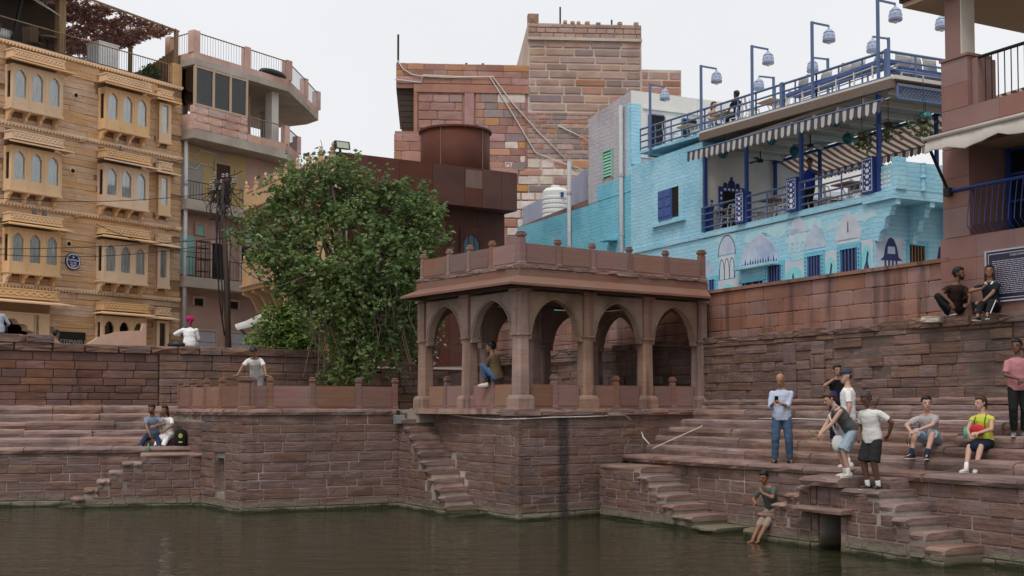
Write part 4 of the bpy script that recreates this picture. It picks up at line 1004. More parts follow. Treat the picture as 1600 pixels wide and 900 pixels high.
# ================================================================ TALL BRICK BUILDING
FG=Fr(-6.26,65,4)
M['bk1']=mat('red_brick_block',(.32,.155,.125),(.39,.225,.185),(.26,.14,.115),s1=1.2,s2=.5,bump=.35,bs=6,rnd=.2,rhue=.015)
M['bk2']=mat('brown_stone_block',(.33,.215,.175),(.40,.28,.235),(.26,.165,.14),s1=1.5,s2=.5,bump=.4,bs=6,rnd=.2,rhue=.012)
M['bk3']=mat('orange_block',(.46,.235,.13),(.42,.22,.14),bump=.3,bs=6,rnd=.12)
M['bk4']=mat('whitewashed_block',(.66,.58,.52),(.54,.42,.36),bump=.3,bs=6,rnd=.1)
M['bk5']=mat('grey_violet_block',(.24,.185,.18),(.29,.21,.195),bump=.3,bs=6,rnd=.15)
M['palemortar']=mat('pale_wall_mortar',(.52,.43,.36),(.40,.30,.25),(.56,.50,.44),s1=.8,s2=.3,bump=.5,bs=6)
M['redmortar']=mat('red_wall_mortar',(.36,.21,.165),(.28,.15,.115),bump=.4,bs=6)
bg_=fthing('brick_building','tall old brick and stone building with a square tower at the back','building',FG)
MB().box(.95,7.4,.06,10,4,19.9).box(0,7.4,.06,10,19.85,21.2).obj('wall',M['redmortar'],bg_)
MB().box(7.15,13.4,.05,9,4,23.55).box(13.4,15.6,.05,9,4,21.1).obj('wall',M['palemortar'],bg_)
A=[M['bk1']]*6+[M['bk5']]*2+[M['bk3'],M['bk4']]
masonry(bg_,[M['bk1']]*7+[M['bk3']],0,7.2,20.1,21.2,0,ch=(.32,.42),ln=(.7,1.6),gap=.015,seed=101,limit=40)
masonry(bg_,[M['bk1']]*5+[M['bk2']],1.2,3.6,17.2,19.5,0,ch=(.42,.55),ln=(.7,1.5),gap=.05,seed=102,limit=40)
masonry(bg_,A,4.3,7.0,15.4,19.6,0,ch=(.36,.46),ln=(.6,1.3),gap=.02,seed=103,limit=60)
masonry(bg_,[M['bk1']]*6+[M['bk5']],.98,4.3,14.8,17.2,.01,ch=(.36,.46),ln=(.7,1.4),gap=.02,seed=105,limit=40)
for (a,b,c,d) in ((.95,7.2,19.62,20.06),(3.7,4.2,15,19.6),(.96,1.15,15,19.6)): box('pilaster' if d-c>1 else 'band',M['bk1'],bg_,a,b,-.05,.06,c,d)
masonry(bg_,[M['bk2']]*5+[M['bk1'],M['bk5']],7.2,13.35,18.7,22.6,0,ch=(.36,.5),ln=(.8,2.0),gap=.10,seed=106,limit=110)
masonry(bg_,[M['bk2']]*4,7.16,13.38,22.75,23.5,-.05,ch=(.24,.3),ln=(.4,.9),gap=.04,seed=107,limit=45)
box('band',M['palemortar'],bg_,7.12,13.42,-.1,.06,22.6,22.76)
masonry(bg_,[M['bk1']]*3+[M['bk2']],13.4,15.58,11,21.0,.02,ch=(.38,.46),ln=(.8,1.8),gap=.08,seed=108,limit=60)
masonry(bg_,[M['bk2']]*4+[M['bk5']]*2+[M['bk1'],M['bk3']],7.1,13.4,16.1,18.65,0,ch=(.22,.32),ln=(.3,.9),gap=.04,seed=109,limit=150)
masonry(bg_,[M['bk4']]*4+[M['bk1']]*2+[M['bk3']]*3+[M['bk5']],4.4,13.4,12.3,16.05,.0,ch=(.4,.5),ln=(.6,1.7),gap=.08,seed=110,limit=130)
masonry(bg_,[M['bk4']]*6+[M['bk3'],M['bk2']],6.0,12,8,12.3,.0,ch=(.5,.8),ln=(1,2.6),gap=.05,seed=111,limit=40)
masonry(bg_,[M['bk1']]*4,-.1,1.9,12.5,17.25,-.35,ch=(.5,.7),ln=(.6,1.2),gap=.02,seed=112,limit=30); box('wall',M['redmortar'],bg_,-.05,1.8,-.3,6,4,17.4)
# slatted dark canopy side on the left
mb=MB()
for i in range(9): box('slat',M['darkwood'],bg_,.02+.04*i,.95,.3+.02*i,.36+.02*i,19.85-.3*(i+1),19.85-.3*i-.015)
box('recess',M['dark'],bg_,.35,.97,.6,8,17.3,19.85)
stone(bg_,M['bk2'],7.15,7.75,23.5,24.1,0,.6)
for x in (9.1,9.5,9.85,10.3,10.9,12.1,13.0): stone(bg_,M['bk2'],x,x+random.uniform(.16,.3),23.55,23.55+random.uniform(.1,.22),0,.3)
for (x,h) in ((8.95,1.0),(11.8,.35)): o=link('roof_rod',rodmesh(h,.05,M['iron'],5),bg_); o.location=(x,.3,23.55)
o=link('roof_rod',rodmesh(1.6,.06,M['iron'],5),bg_); o.location=(.1,.2,21.2); 
for x in (3.8,4.7): MB().tube([(x,.3,21.2),(x,.3,21.33)],.07,6).obj('roof_rod',M['iron'],bg_)
def gpts(P,y=-.08): return [FG.w(*(lambda h:(h[0],y,h[1]))(FG.hit(px,py,y))) for px,py in P]
cable(gpts([(621,94),(630,108),(645,117),(662,119),(700,121),(770,120),(800,160),(840,205),(900,265)]),.034,'long white pipe slanting down the tall brick building from its left roof corner',n=6)
cable(gpts([(617,124),(658,129),(661,117),(720,120),(765,120),(790,160),(820,210),(836,238),(870,252),(920,268)]),.034,'white pipe running beside the first and ending lower on the brick building',n=6)
cable(gpts([(872,196),(918,219)]),.034,'short white pipe leaning on the brick tower near the blue building roof')
# ================================================================ BLUE BUILDING
def brickmat(name,c1,c2,c3,bw=.42,bh=.13,bump=.5,streak=None):
    m=mat(name,c1,c2,c3,s1=1.4,s2=.55,bump=.0,streak=streak); t=m.node_tree; N=t.nodes.new; K=t.links.new
    tc=N('ShaderNodeTexCoord'); mp=N('ShaderNodeMapping'); mp.inputs['Rotation'].default_value=(R_(90),0,0)
    K(tc.outputs['Object'],mp.inputs[0])
    b=N('ShaderNodeTexBrick'); b.inputs['Scale'].default_value=1; b.inputs['Brick Width'].default_value=bw; b.inputs['Row Height'].default_value=bh; b.inputs['Mortar Size'].default_value=.012; b.inputs['Mortar Smooth'].default_value=.6
    wn=N('ShaderNodeTexNoise'); wn.inputs['Scale'].default_value=1.3; K(mp.outputs[0],wn.inputs['Vector'])
    va=N('ShaderNodeVectorMath'); va.operation='MULTIPLY_ADD'; va.inputs[1].default_value=(.12,.12,.0); K(wn.outputs['Color'],va.inputs[0]); K(mp.outputs[0],va.inputs[2]); K(va.outputs[0],b.inputs['Vector'])
    n=N('ShaderNodeTexNoise'); n.inputs['Scale'].default_value=9; n.inputs['Detail'].default_value=6; K(tc.outputs['Object'],n.inputs['Vector'])
    a=N('ShaderNodeMath'); a.operation='MULTIPLY_ADD'; a.inputs[1].default_value=-1.0; K(b.outputs['Fac'],a.inputs[0]); K(n.outputs['Fac'],a.inputs[2])
    bp=N('ShaderNodeBump'); bp.inputs['Strength'].default_value=bump; bp.inputs['Distance'].default_value=.035; K(a.outputs[0],bp.inputs['Height']); K(bp.outputs[0],t.nodes['Principled BSDF'].inputs['Normal'])
    return m
M['blue']=brickmat('sky_blue_limewash',(.31,.60,.75),(.41,.68,.80),(.23,.51,.67),bump=.65)
M['blue2']=brickmat('turquoise_limewash',(.17,.50,.65),(.23,.57,.70),(.13,.41,.56),bump=.6,streak=((.10,.30,.36),.68))
M['purple']=brickmat('pale_violet_limewash',(.46,.43,.47),(.52,.49,.51),(.37,.34,.37),bw=.5,bh=.16,bump=.7,streak=((.30,.28,.28),.6))
M['whitew']=mat('whitewash',(.74,.72,.69),(.68,.65,.61),(.60,.57,.53),s1=.9,s2=.6,bump=.2,bs=9,streak=((.45,.42,.38),.7))
M['steelblue']=plain('blue_grey_paint',(.10,.155,.285),.45)
M['bluepaint']=plain('deep_blue_paint',(.025,.055,.22),.45); M['bluewood']=plain('blue_shutter_paint',(.07,.12,.33),.5)
M['violet']=mat('mural_violet',(.42,.50,.64),(.56,.62,.70),(.28,.35,.54),s1=2.5,s2=1.2,bump=.1,bs=10); M['muralwhite']=mat('mural_white',(.62,.66,.70),(.50,.60,.66),s1=2.2,bump=.1,bs=10); M['muralpink']=mat('mural_mauve',(.50,.52,.62),(.58,.62,.68),s1=3,bump=.1,bs=10)
M['indigo']=plain('mural_indigo',(.045,.05,.17),.7,var=.4); M['muralaqua']=mat('mural_aqua',(.20,.60,.64),(.28,.66,.68),bump=.1); M['muralgreen']=plain('mural_green',(.05,.26,.13),.7); M['muralbrown']=plain('mural_brown',(.22,.11,.07),.7)
FB=Fr(9.9,33,-65)
bl=fthing('blue_building','sky blue painted cafe building with roof terrace, murals and striped awning','building',FB)
zf=lambda u: 11.32-.042*(u-.6)
D=2.95
MB().box(-16.25,0,.0,7,3.9,8.2).obj('wall',M['blue'],bl)
MB().box(-22.9,-16.26,.0,.6,3.9,10.55).obj('wall',M['blue2'],bl)
MB().loft([[(-22.9,.05,10.55),(-16.26,.05,10.55),(-16.26,.5,10.55),(-22.9,.5,10.55)],[(-22.7,.15,10.66),(-16.26,.12,10.86),(-16.26,.4,10.86),(-22.7,.4,10.62)]]).obj('wall_top',M['rubble'],bl)
MB().box(-16.25,-13.01,.001,6,8.2,10.6).obj('wall',M['blue2'],bl)
MB().box(-16.25,-15.0,-.012,.0,10.601,11.5).obj('wall_skin',M['purple'],bl)
mb=MB(); mb.loft([[(-16.25,0,10.602),(-13.0,0,10.602),(-13.0,5,10.602),(-16.25,5,10.602)],[(-16.25,0,14.0),(-13.0,0,14.36),(-13.0,5,14.36),(-16.25,5,14.0)]]); mb.obj('wall',M['purple'],bl)
MB().box(-15.6,-13.0,-.014,.0,10.6,11.2).obj('wall_skin',M['blue2'],bl)
MB().box(-12.995,-12.97,.01,4.9,zf(-13),14.37).obj('side_wall',M['whitew'],bl); MB().box(-12.97,-12.955,-.0,.42,11.6,13.9).obj('wall_skin',M['blue'],bl); MB().box(-13.3,-12.985,-.014,.0,11.2,13.9).obj('wall_skin',M['blue'],bl)
MB().box(-12.96,-12.9,.5,4.9,13.72,13.80).obj('wall_band',M['whitew'],bl)
MB().box(-13.0,-8.3,.0,4,8.2,11.52).obj('wall',M['blue'],bl)
for (y0,y1,z0,z1) in ((.78,1.42,11.95,13.52),(2.25,2.85,12.6,13.5)):
    w=MB().box(-12.969,-12.94,y0,y1,z0,z1).obj('door' if z0<12 else 'window',M['dark'],bl); MB().box(-12.97,-12.92,y0-.05,y0,z0,z1).box(-12.97,-12.92,y1,y1+.05,z0,z1).box(-12.97,-12.92,y0,y1,z1,z1+.05).obj('frame',M['steelblue'],w)
# cafe level
box('floor',M['concrete'],bl,-8.3,.05,.02,D,8.2,8.42); MB().box(-16.2,.06,-.05,.12,8.24,8.42).obj('edge_band',M['blue'],bl)
MB().box(-8.29,-8.2,.1,D+1,8.42,11.3).obj('side_wall',M['whitew'],bl)
MB().loft([[(-12.3,-.1,zf(-12.3)-.02),(-8.0,-.1,zf(-8)-.02),(-8.0,D+.1,zf(-8)-.02),(-12.3,D+.1,zf(-12.3)-.02)],[(-12.3,-.1,zf(-12.3)+.08),(-8.0,-.1,zf(-8)+.08),(-8.0,D+.1,zf(-8)+.08),(-12.3,D+.1,zf(-12.3)+.08)]]).obj('terrace_slab',M['blue'],bl)
mb=MB(); mb.loft([[(-7.995,-.3,zf(-8)-.02),(1.2,-.3,zf(1.2)-.02),(1.2,D+.1,zf(1.2)-.02),(-7.995,D+.1,zf(-8)-.02)],[(-7.995,-.3,zf(-8)+.08),(1.2,-.3,zf(1.2)+.08),(1.2,D+.1,zf(1.2)+.08),(-7.995,D+.1,zf(-8)+.08)]]); mb.obj('terrace_slab',M['whiteplaster'],bl)
MB().loft([[(-7.95,-.36,zf(-7.95)-.25),(1.1,-.36,zf(1.1)-.25),(1.1,-.2,zf(1.1)-.25),(-7.95,-.2,zf(-7.95)-.25)],[(-7.95,-.36,zf(-7.95)+.0),(1.1,-.36,zf(1.1)+.0),(1.1,-.2,zf(1.1)+.0),(-7.95,-.2,zf(-7.95)+.0)]]).obj('edge_beam',plain('brown_fascia',(.17,.125,.10),.7),bl)
box('ceiling',M['concrete'],bl,-8.28,1.1,-.15,D,11.12,11.2)
for k in range(9): box('ceiling_beam',M['whiteplaster'],bl,-7.7+k*1.05,-7.6+k*1.05,-.1,D,10.98,11.119)
# door with blue and white frame on the side wall
d=MB().box(-8.199,-8.17,.72,1.5,8.43,9.86).obj('door',M['dark'],bl)
MB().box(-8.199,-8.14,.56,.72,8.43,10.02).box(-8.199,-8.14,1.5,1.66,8.43,10.02).box(-8.199,-8.14,.72,1.5,9.86,10.02).obj('door_frame',M['bluepaint'],d)
mb=MB()
for i in range(8):
    for y in (.64,1.58): mb.box(-8.14,-8.135,y-.03,y+.03,8.5+.18*i,8.58+.18*i)
for i in range(5): mb.box(-8.14,-8.135,.76+.16*i,.84+.16*i,9.9,9.97)
mb.obj('frame_pattern',M['white'],d)
mb=MB()
for (yy,zz,rr) in ((1.1,10.1,.16),(.85,10.08,.09),(1.35,10.08,.09),(1.1,10.32,.06),(.3,9.3,.09),(.3,9.5,.05)): mb.loft([[(x,yy+rr*math.cos(a*.7854),zz+rr*math.sin(a*.7854)*1.2) for a in range(8)] for x in (-8.199,-8.19)])
mb.obj('painted_flowers',M['indigo'],bl)
for u in (-8.1,-5.8,-3.08,.22): MB().bar((u,-.02,8.42),(u,-.02,11.1),.1,.1).obj('post',M['bluepaint'],bl)
MB().bar((.22,-.02,10.3),(.65,-.35,11.0),.07,.07).obj('brace',M['bluepaint'],bl)
for u in (-8.1,-5.75,-3.0,-.6): MB().bar((u,D-.1,8.42),(u,D-.1,11.1),.09,.09).obj('post',M['bluepaint'],bl)
MB().bar((-8.2,D-.1,11.0),(1,D-.1,11.0),.08,.08).obj('beam',M['bluepaint'],bl)
def pillar(u0,u1,h):
    p=MB().box(u0,u1,-.16,.16,8.43,8.43+h).obj('painted_pillar',M['bluepaint'],bl)
    mb=MB(); uc=(u0+u1)/2; w=(u1-u0)
    for (a,b,c,dd) in ((u0+.03,u0+.045,8.5,8.38+h),(u1-.045,u1-.03,8.5,8.38+h),(u0+.045,u1-.045,8.5,8.515),(u0+.045,u1-.045,8.365+h,8.38+h)): mb.box(a,b,-.164,-.159,c,dd)
    z=8.58
    while z<8.3+h:
        r1=random.uniform(.05,.09); mb.loft([[(uc+r1*math.cos(a*1.047),y,z+r1*.8*math.sin(a*1.047)) for a in range(6)] for y in (-.164,-.159)]); 
        for s in (-1,1): mb.loft([[(uc+s*w*.25+.03*math.cos(a*1.57),y,z+.06+.03*math.sin(a*1.57)) for a in range(4)] for y in (-.164,-.159)])
        z+=.16
    mb.obj('floral_pattern',M['white'],p)
for a,b in ((-6.23,-5.8),(-3.63,-3.17),(-.32,.12)): pillar(a,b,1.0)
pd=MB().box(-8.2,-7.85,.05,.12,8.43,9.3).obj('painted_panel',M['bluepaint'],bl)
for a,b in ((-8.28,-6.25),(-5.78,-3.65),(-3.15,-.34)):
    metal_rail(bl,[(a,-.05,8.44),(b,-.05,8.44)],.8,M['steelblue'],sp=0,rails=(1.0,.72,.44,.16),rr=.028,post=1.0,pr=.025)
# terrace railing
P=[(u,-.06,zf(u)+.09) for u in (-12.2,-8.05,-5.22,-2.31,.62)]; 
metal_rail(bl,P,.78,M['steelblue'],sp=0,rails=(1.0,.70,.40,.10),rr=.03,post=1.1,pr=.028)
P2=[(.62,-.06,zf(.62)+.09),(.62,D,zf(.62)+.09)]
metal_rail(bl,P2,.78,M['steelblue'],sp=0,rails=(1.0,.70,.40,.10),rr=.03,post=1.1,pr=.028)
for u in (-3.9,.62): MB().bar((u,-.06,zf(u)+.05),(u,-.06,zf(u)+.92),.12,.12).obj('rail_post',M['steelblue'],bl)
lt=MB(); 
lt.bar((1.15,-.2,11.12),(1.15,D,11.12),.06,.05).bar((1.15,-.2,10.78),(1.15,D,10.78),.06,.05).bar((1.15,-.2,10.78),(1.15,-.2,11.12),.05,.06); 
for k in range(26):
    y=-.15+k*.118
    for s in (1,-1): lt.bar((1.15,y,10.95-s*.15),(1.15,y+.3,10.95+s*.15),.012,.02)
lt.obj('lattice_beam',M['steelblue'],bl)
# striped awnings (canvas strips with two paint colours)
def cloth(m,f=.45):
    t=m.node_tree; b=t.nodes['Principled BSDF']; o=t.nodes['Material Output']; x=t.nodes.new('ShaderNodeMixShader'); x.inputs[0].default_value=f; tl_=t.nodes.new('ShaderNodeBsdfTranslucent'); c=b.inputs['Base Color']
    if c.is_linked: t.links.new(c.links[0].from_socket,tl_.inputs[0])
    else: tl_.inputs[0].default_value=c.default_value
    t.links.new(b.outputs[0],x.inputs[1]); t.links.new(tl_.outputs[0],x.inputs[2]); t.links.new(x.outputs[0],o.inputs[0]); return m
M['awn_w']=plain('awning_cream',(.80,.77,.73),.9,var=.1); M['awn_b']=plain('awning_navy',(.10,.10,.19),.9); M['awn_g']=plain('awning_grey_brown',(.13,.12,.14),.9); M['awn_br']=plain('awning_dark_brown',(.10,.065,.055),.9); M['awn_t']=plain('awning_tan',(.52,.40,.32),.9)
for k_ in ('awn_w','awn_b','awn_g','awn_br','awn_t','net'): cloth(M[k_],.5)
def awning(label,fr,u0,u1,zw,ze,y0,y1,drop,ma,mbm,s=.15,slope=0,n2=None):
    t=fthing('striped_awning',label,'awning',fr)
    n=int((u1-u0)/s); A,B=MB(),MB()
    for i in range(n):
        a=u0+i*s; b=a+s; m=A if i%2 else B; k=slope*(a-u0)
        q=[(a,y0,zw+k),(b,y0,zw+k),(b,(y0+y1)/2,(zw+ze)/2-.04+k),(a,(y0+y1)/2,(zw+ze)/2-.04+k)]; m.ng(q)
        m.ng([q[3],q[2],(b,y1,ze+k),(a,y1,ze+k)])
        w=.015*math.sin(i*2.1)
        m.ng([(a,y1,ze+k),(b,y1,ze+k),(b,y1+w-.02,ze-drop*.8+k),((a+b)/2,y1+w-.02,ze-drop+k),(a,y1+w-.02,ze-drop*.8+k)])
    A.obj('pale_stripe',ma,t); B.obj('dark_stripe',mbm,t)
    MB().tube([(u0,y1,ze+.0),(u1,y1,ze+slope*(u1-u0))],.025,6).obj('front_bar',M['steelblue'],t); return t
awning('cream and grey striped awning along the front of the blue cafe terrace',FB,-7.9,1.35,11.16,11.0,-.36,-.85,.36,M['awn_w'],M['awn_g'],slope=-.04)
awning('tan and brown striped awning sloping away behind the open cafe floor',FB,-8.2,4,11.1,10.62,D,D+1.25,.26,M['awn_t'],M['awn_br'],s=.17)
# corner balcony with brackets
box('balcony_slab',M['blue'],bl,-.35,.85,-.12,4,8.17,8.42)
MB().box(.72,.86,.0,4,8.421,9.18).box(.14,.72,.0,.14,8.421,9.12).obj('balcony_wall',M['blue'],bl)
mb=MB().box(.73,.9,-.04,.3,8.421,9.28); mb.obj('balcony_pier',M['blue'],bl)
for y in (.9,1.8): MB().lathe((.89,y,8.42),[(.07,0),(.05,.3),(.09,.36),(.05,.42),(.06,.7),(.08,.75)],8).obj('moulded_column',M['blue'],bl)
jl=MB(); 
for i in range(3):
    for j in range(4): jl.box(.26+.14*i,.34+.14*i,-.012,.0,8.52+.12*j,8.59+.12*j)
jl.obj('jali_screen',M['white'],bl)
for y in (.0,1.2,2.4):
    mb=MB(); mb.loft([[(x,yy,z) for x,z in ((.0,8.17),(.0,7.15),(.12,7.1),(.2,7.35),(.34,7.42),(.42,7.7),(.58,7.76),(.66,7.98),(.82,8.02),(.82,8.17))] for yy in (y,y+.16)]); mb.obj('bracket',M['blue'],bl)
# windows of the lower floors
def win(u0,u1,z0,z1,bars=5,label=None,fr='blue2',rec=.0):
    w=box('window',M['dark'],bl,u0,u1,-.03,-.004,z0,z1)
    MB().box(u0-.13,u0,-.07,-.003,z0-.1,z1+.13).box(u1,u1+.13,-.07,-.003,z0-.1,z1+.13).box(u0,u1,-.07,-.003,z1,z1+.13).obj('frame',M[fr],w)
    for i in range(bars): x=u0+(u1-u0)*(i+.5)/bars; q=link('bar',rodmesh(z1-z0,.022,M['bluewood'],5),w); q.location=(x,-.05,z0)
    mb=MB(); k=0
    z=z0
    while z<z1: 
        for x in (u0-.09,u1+.05): mb.box(x,x+.04,-.073,-.07,z,z+.05)
        z+=.11
    mb.obj('frame_pattern',M['indigo'],w); return w
win(-7.9,-7.55,5.5,6.8,3); win(-4.72,-4.05,5.4,6.92,5); win(-2.82,-2.2,5.4,7.0,5); win(-1.37,-.66,5.4,7.03,5); win(-6.05,-4.95,5.4,6.52,3)
# blue shuttered window with pale frame
w=box('window',M['dark'],bl,-11.0,-9.72,-.02,-.002,9.22,10.25)
for a,b in ((-11,-10.58),(-10.57,-10.14)):
    s=box('shutter',M['bluewood'],w,a,b,-.08,-.025,9.22,10.24)
    for z in (9.3,9.64,9.98): box('shutter_panel',M['bluewood'],s,a+.06,b-.06,-.1,-.081,z,z+.22)
MB().box(-11.3,-11,-.05,.0,9.1,10.5).box(-9.7,-9.4,-.05,.0,9.1,10.5).box(-11,-9.7,-.05,.0,10.25,10.5).obj('frame',M['blue'],w); box('sill',M['blue'],w,-11.4,-9.3,-.14,.0,9.0,9.1)
M['green']=plain('pale_green_louvre',(.30,.60,.42),.5)
w=box('window',M['dark'],bl,-14.98,-14.36,-.03,-.013,11.42,12.4); MB().box(-15.05,-14.98,-.08,-.012,11.36,12.46).box(-14.36,-14.29,-.08,-.012,11.36,12.46).box(-14.98,-14.36,-.08,-.012,12.4,12.46).obj('frame',M['turq'],w)
for i in range(8): MB().loft([[(-14.97,-.06,11.44+.12*i),(-14.37,-.06,11.44+.12*i),(-14.37,-.03,11.54+.12*i),(-14.97,-.03,11.54+.12*i)],[(-14.97,-.05,11.44+.12*i),(-14.37,-.05,11.44+.12*i),(-14.37,-.02,11.54+.12*i),(-14.97,-.02,11.54+.12*i)]]).obj('slat',M['green'],w)
for (px,z0,z1,lab) in ((972,4,13.9,'tall pale grey drainpipe beside the green louvred window of the blue building'),(890,4,12.55,'pale grey vent pipe standing in front of the white water tank')):
    u=FB.u(px,-.12); t=thing('drain_pipe',lab,'pipe',FB.w(u,-.12,z0),FB.a); MB().tube([(0,0,0),(0,0,z1-z0)],.085,10).obj('pipe',bpy.data.materials['grey_pvc'],t,True)
    for z in (2.5,5,7.2): MB().tube([(0,0,z),(0,0,z+.12)],.1,10).obj('collar',bpy.data.materials['grey_pvc'],t)
u,z=FB.hit(955,377,-.1); MB().loft([[(-.35,0,0),(.35,0,0),(.35,-.5,-.02),(-.35,-.5,-.02)],[(-.35,0,.1),(.35,0,.1),(.35,-.5,.06),(-.35,-.5,.06)]]).obj('ledge',M['blue2'],bl).location=(u,-.01,z)
# murals: flat paint on the wall
def paint(pts,mt,lv=0,nm='mural'): 
    y=-.006-.004*lv; return MB().prism(pts,y,y+.003 if lv else -.001).obj(nm,mt,bl)
def dome(uc,zb,w,h,mt,lv=1,point=.12,n=14):
    P=[]
    for i in range(n+1):
        a=math.pi*i/n; x=math.cos(a); z=math.sin(a); P.append((uc+w/2*x*(1+.06*math.sin(2*a)*0),zb+h*z+point*max(0,1-abs(i-n/2)/2)))
    return paint(P,mt,lv)
def ring(uc,zb,w,h,mt,lv=2,th=.03,n=16):
    mb=MB(); y=-.006-.004*lv
    A=[(uc+w/2*math.cos(math.pi*i/n),zb+h*math.sin(math.pi*i/n)) for i in range(n+1)]; B=[(uc+(w/2-th)*math.cos(math.pi*i/n),zb+(h-th)*math.sin(math.pi*i/n)) for i in range(n+1)]
    for i in range(n): mb.ng([(A[i][0],y,A[i][1]),(A[i+1][0],y,A[i+1][1]),(B[i+1][0],y,B[i+1][1]),(B[i][0],y,B[i][1])])
    return mb.obj('mural',mt,bl)
def blob(uc,zc,w,h,mt,lv,seed):
    r=random.Random(seed); n=16; paint([(uc+w/2*math.cos(6.283*i/n)*r.uniform(.65,1.1),zc+h/2*math.sin(6.283*i/n)*r.uniform(.55,1.15)) for i in range(n)],mt,lv)
M['cloud']=mat('mural_cloud',(.52,.70,.76),(.38,.63,.71),s1=3.5,bump=.3,bs=9)
for i,(px,py,w,h) in enumerate(((1135,372,1.3,.35),(1180,372,1.4,.4),(1215,360,1.5,.5),(1262,352,1.6,.4),(1300,352,1.0,.3),(1345,338,1.3,.4),(1330,362,1.0,.3),(1245,372,1.2,.4))):
    u,z=FB.hit(px,py); blob(u,z,w,h,M['cloud'],0,i)
u,z=FB.hit(1136,396); 
dome(u,7.55,.95,.62,M['violet'],1,.14); paint([(u-.42,6.75),(u+.42,6.75),(u+.42,7.5),(u-.42,7.5)],M['muralwhite'],1)
ring(u,7.52,.98,.66,M['indigo'],2); 
for k in (-1,0,1): ring(u+k*.28,7.1,.26,.32,M['indigo'],2); 
for k in (-1.5,-.5,.5,1.5): paint([(u+k*.28-.02,6.75),(u+k*.28+.02,6.75),(u+k*.28+.02,7.1),(u+k*.28-.02,7.1)],M['indigo'],2)
u=-5.2; dome(u,7.02,1.95,.85,M['violet'],1,.1); ring(u,7.02,1.97,.88,M['muralpink'],2,.04)
mb=MB(); i=0
while i<14: x=u-.9+i*.132; mb.prism([(x,7.02),(x+.11,7.02),(x+.055,7.02+.12+.14*abs(math.sin(i*1.7)))],-.019,-.016); i+=1
mb.obj('mural',M['indigo'],bl); MB().box(-6.2,-4.2,-.3,.0,6.93,7.02).obj('window_hood',M['blue'],bl)
u=FB.u(1249); dome(u,7.85,.62,.42,M['muralpink'],1,.22); paint([(u-.5,7.78),(u+.45,7.78),(u+.36,7.9),(u-.42,7.9)],M['violet'],2)
for k in range(4): paint([(u-.4+.23*k,7.2+.05*(k%2)),(u-.32+.23*k,7.2),(u-.31+.23*k,7.78),(u-.40+.23*k,7.78)],M['muralwhite'],1)
u=FB.u(1276); dome(u,7.22,.95,.62,M['violet'],1,.1)
u=FB.u(1328); dome(u,7.28,1.1,.7,M['muralpink'],1,.12); paint([(u-.5,7.2),(u+.5,7.2),(u+.5,7.32),(u-.5,7.32)],M['muralwhite'],1); paint([(u-.03,7.5),(u+.03,7.5),(u+.02,7.8),(u-.02,7.8)],M['muralbrown'],2)
u=FB.u(1109); dome(u,6.9,.6,.5,M['violet'],1)
def peacock(u,w,z0,z1,s=1):
    paint([(u-w/2,z0),(u+w/2,z0),(u+w/2,z1),(u-w/2,z1)],M['muralpink'],1)
    h=z1-z0; P=[(u-w*.36,z0+.02)]+[(u+w*.38*math.cos(math.pi*(1-i/12))*(1+.08*math.sin(i*1.57)),z0+h*.5+h*.38*math.sin(math.pi*i/12)) for i in range(13)]+[(u+w*.36,z0+.02)]
    paint(P,M['muralaqua'],2)
    paint([(u-.08*s,z0+h*.15),(u+.06*s,z0+h*.12),(u+.10*s,z0+h*.35),(u+.05*s,z0+h*.5),(u+.09*s,z0+h*.68),(u+.03*s,z0+h*.75),(u-.0*s,z0+h*.62),(u-.03*s,z0+h*.5),(u-.11*s,z0+h*.35)],M['indigo'],3)
    paint([(u-.05*s,z0+h*.2),(u-.2*s,z0+.03),(u-.06*s,z0+.04),(u+.04*s,z0+h*.16)],M['muralgreen'],3); paint([(u-.12*s,z0+h*.3),(u+.02*s,z0+h*.25),(u+.0*s,z0+h*.42)],M['muralbrown'],4)
    for k in (-1,1): paint([(u+k*w*.25-.05,z0+h*.1),(u+k*w*.25+.05,z0+h*.1),(u+k*w*.25,z0+h*.22)],M['muralgreen'],3)
peacock(FB.u(1140),1.3,5.5,6.72); peacock(FB.u(1243),1.25,5.6,6.95,-1); peacock(FB.u(1300),.62,5.8,7.05); peacock(FB.u(1357),.5,6.0,7.2)
# painted bell and window on the recessed side wall (plane u=0)
def side(pts,mt,lv=1,nm='mural'):
    x=.003+.004*lv; return MB().loft([[(.001,y,z) for y,z in pts],[(x,y,z) for y,z in pts]]).obj(nm,mt,bl)
side([(.05,6.0),(1.0,6.0),(1.0,7.25),(.05,7.25)],M['violet'],0)
side([(.3,6.72),(.36,7.0),(.46,7.2),(.55,7.26),(.66,7.2),(.76,7.0),(.82,6.72),(.95,6.62),(.18,6.62)],M['indigo'],2); side([(.42,6.8),(.7,6.8),(.68,7.0),(.44,7.0)],M['violet'],3)
for k in range(4): side([(.32+.13*k,6.2),(.38+.13*k,6.2),(.38+.13*k,6.62),(.32+.13*k,6.62)],M['indigo'],2)
w=side([(1.22,6.0),(1.78,6.0),(1.78,7.08),(1.22,7.08)],M['dark'],2,'window'); side([(1.1,6.0),(1.22,6.0),(1.22,7.2),(1.1,7.2)],M['blue2'],3,'frame'); side([(1.78,6.0),(1.9,6.0),(1.9,7.2),(1.78,7.2)],M['blue2'],3,'frame'); side([(1.22,7.08),(1.78,7.08),(1.78,7.2),(1.22,7.2)],M['blue2'],3,'frame')
for k in range(5): q=link('bar',rodmesh(1.0,.02,M['timber'],5),w); q.location=(.04,1.28+.11*k,6.05)
side([(2.1,6.2),(2.8,6.2),(2.7,6.9),(2.3,7.1)],M['indigo'],1)
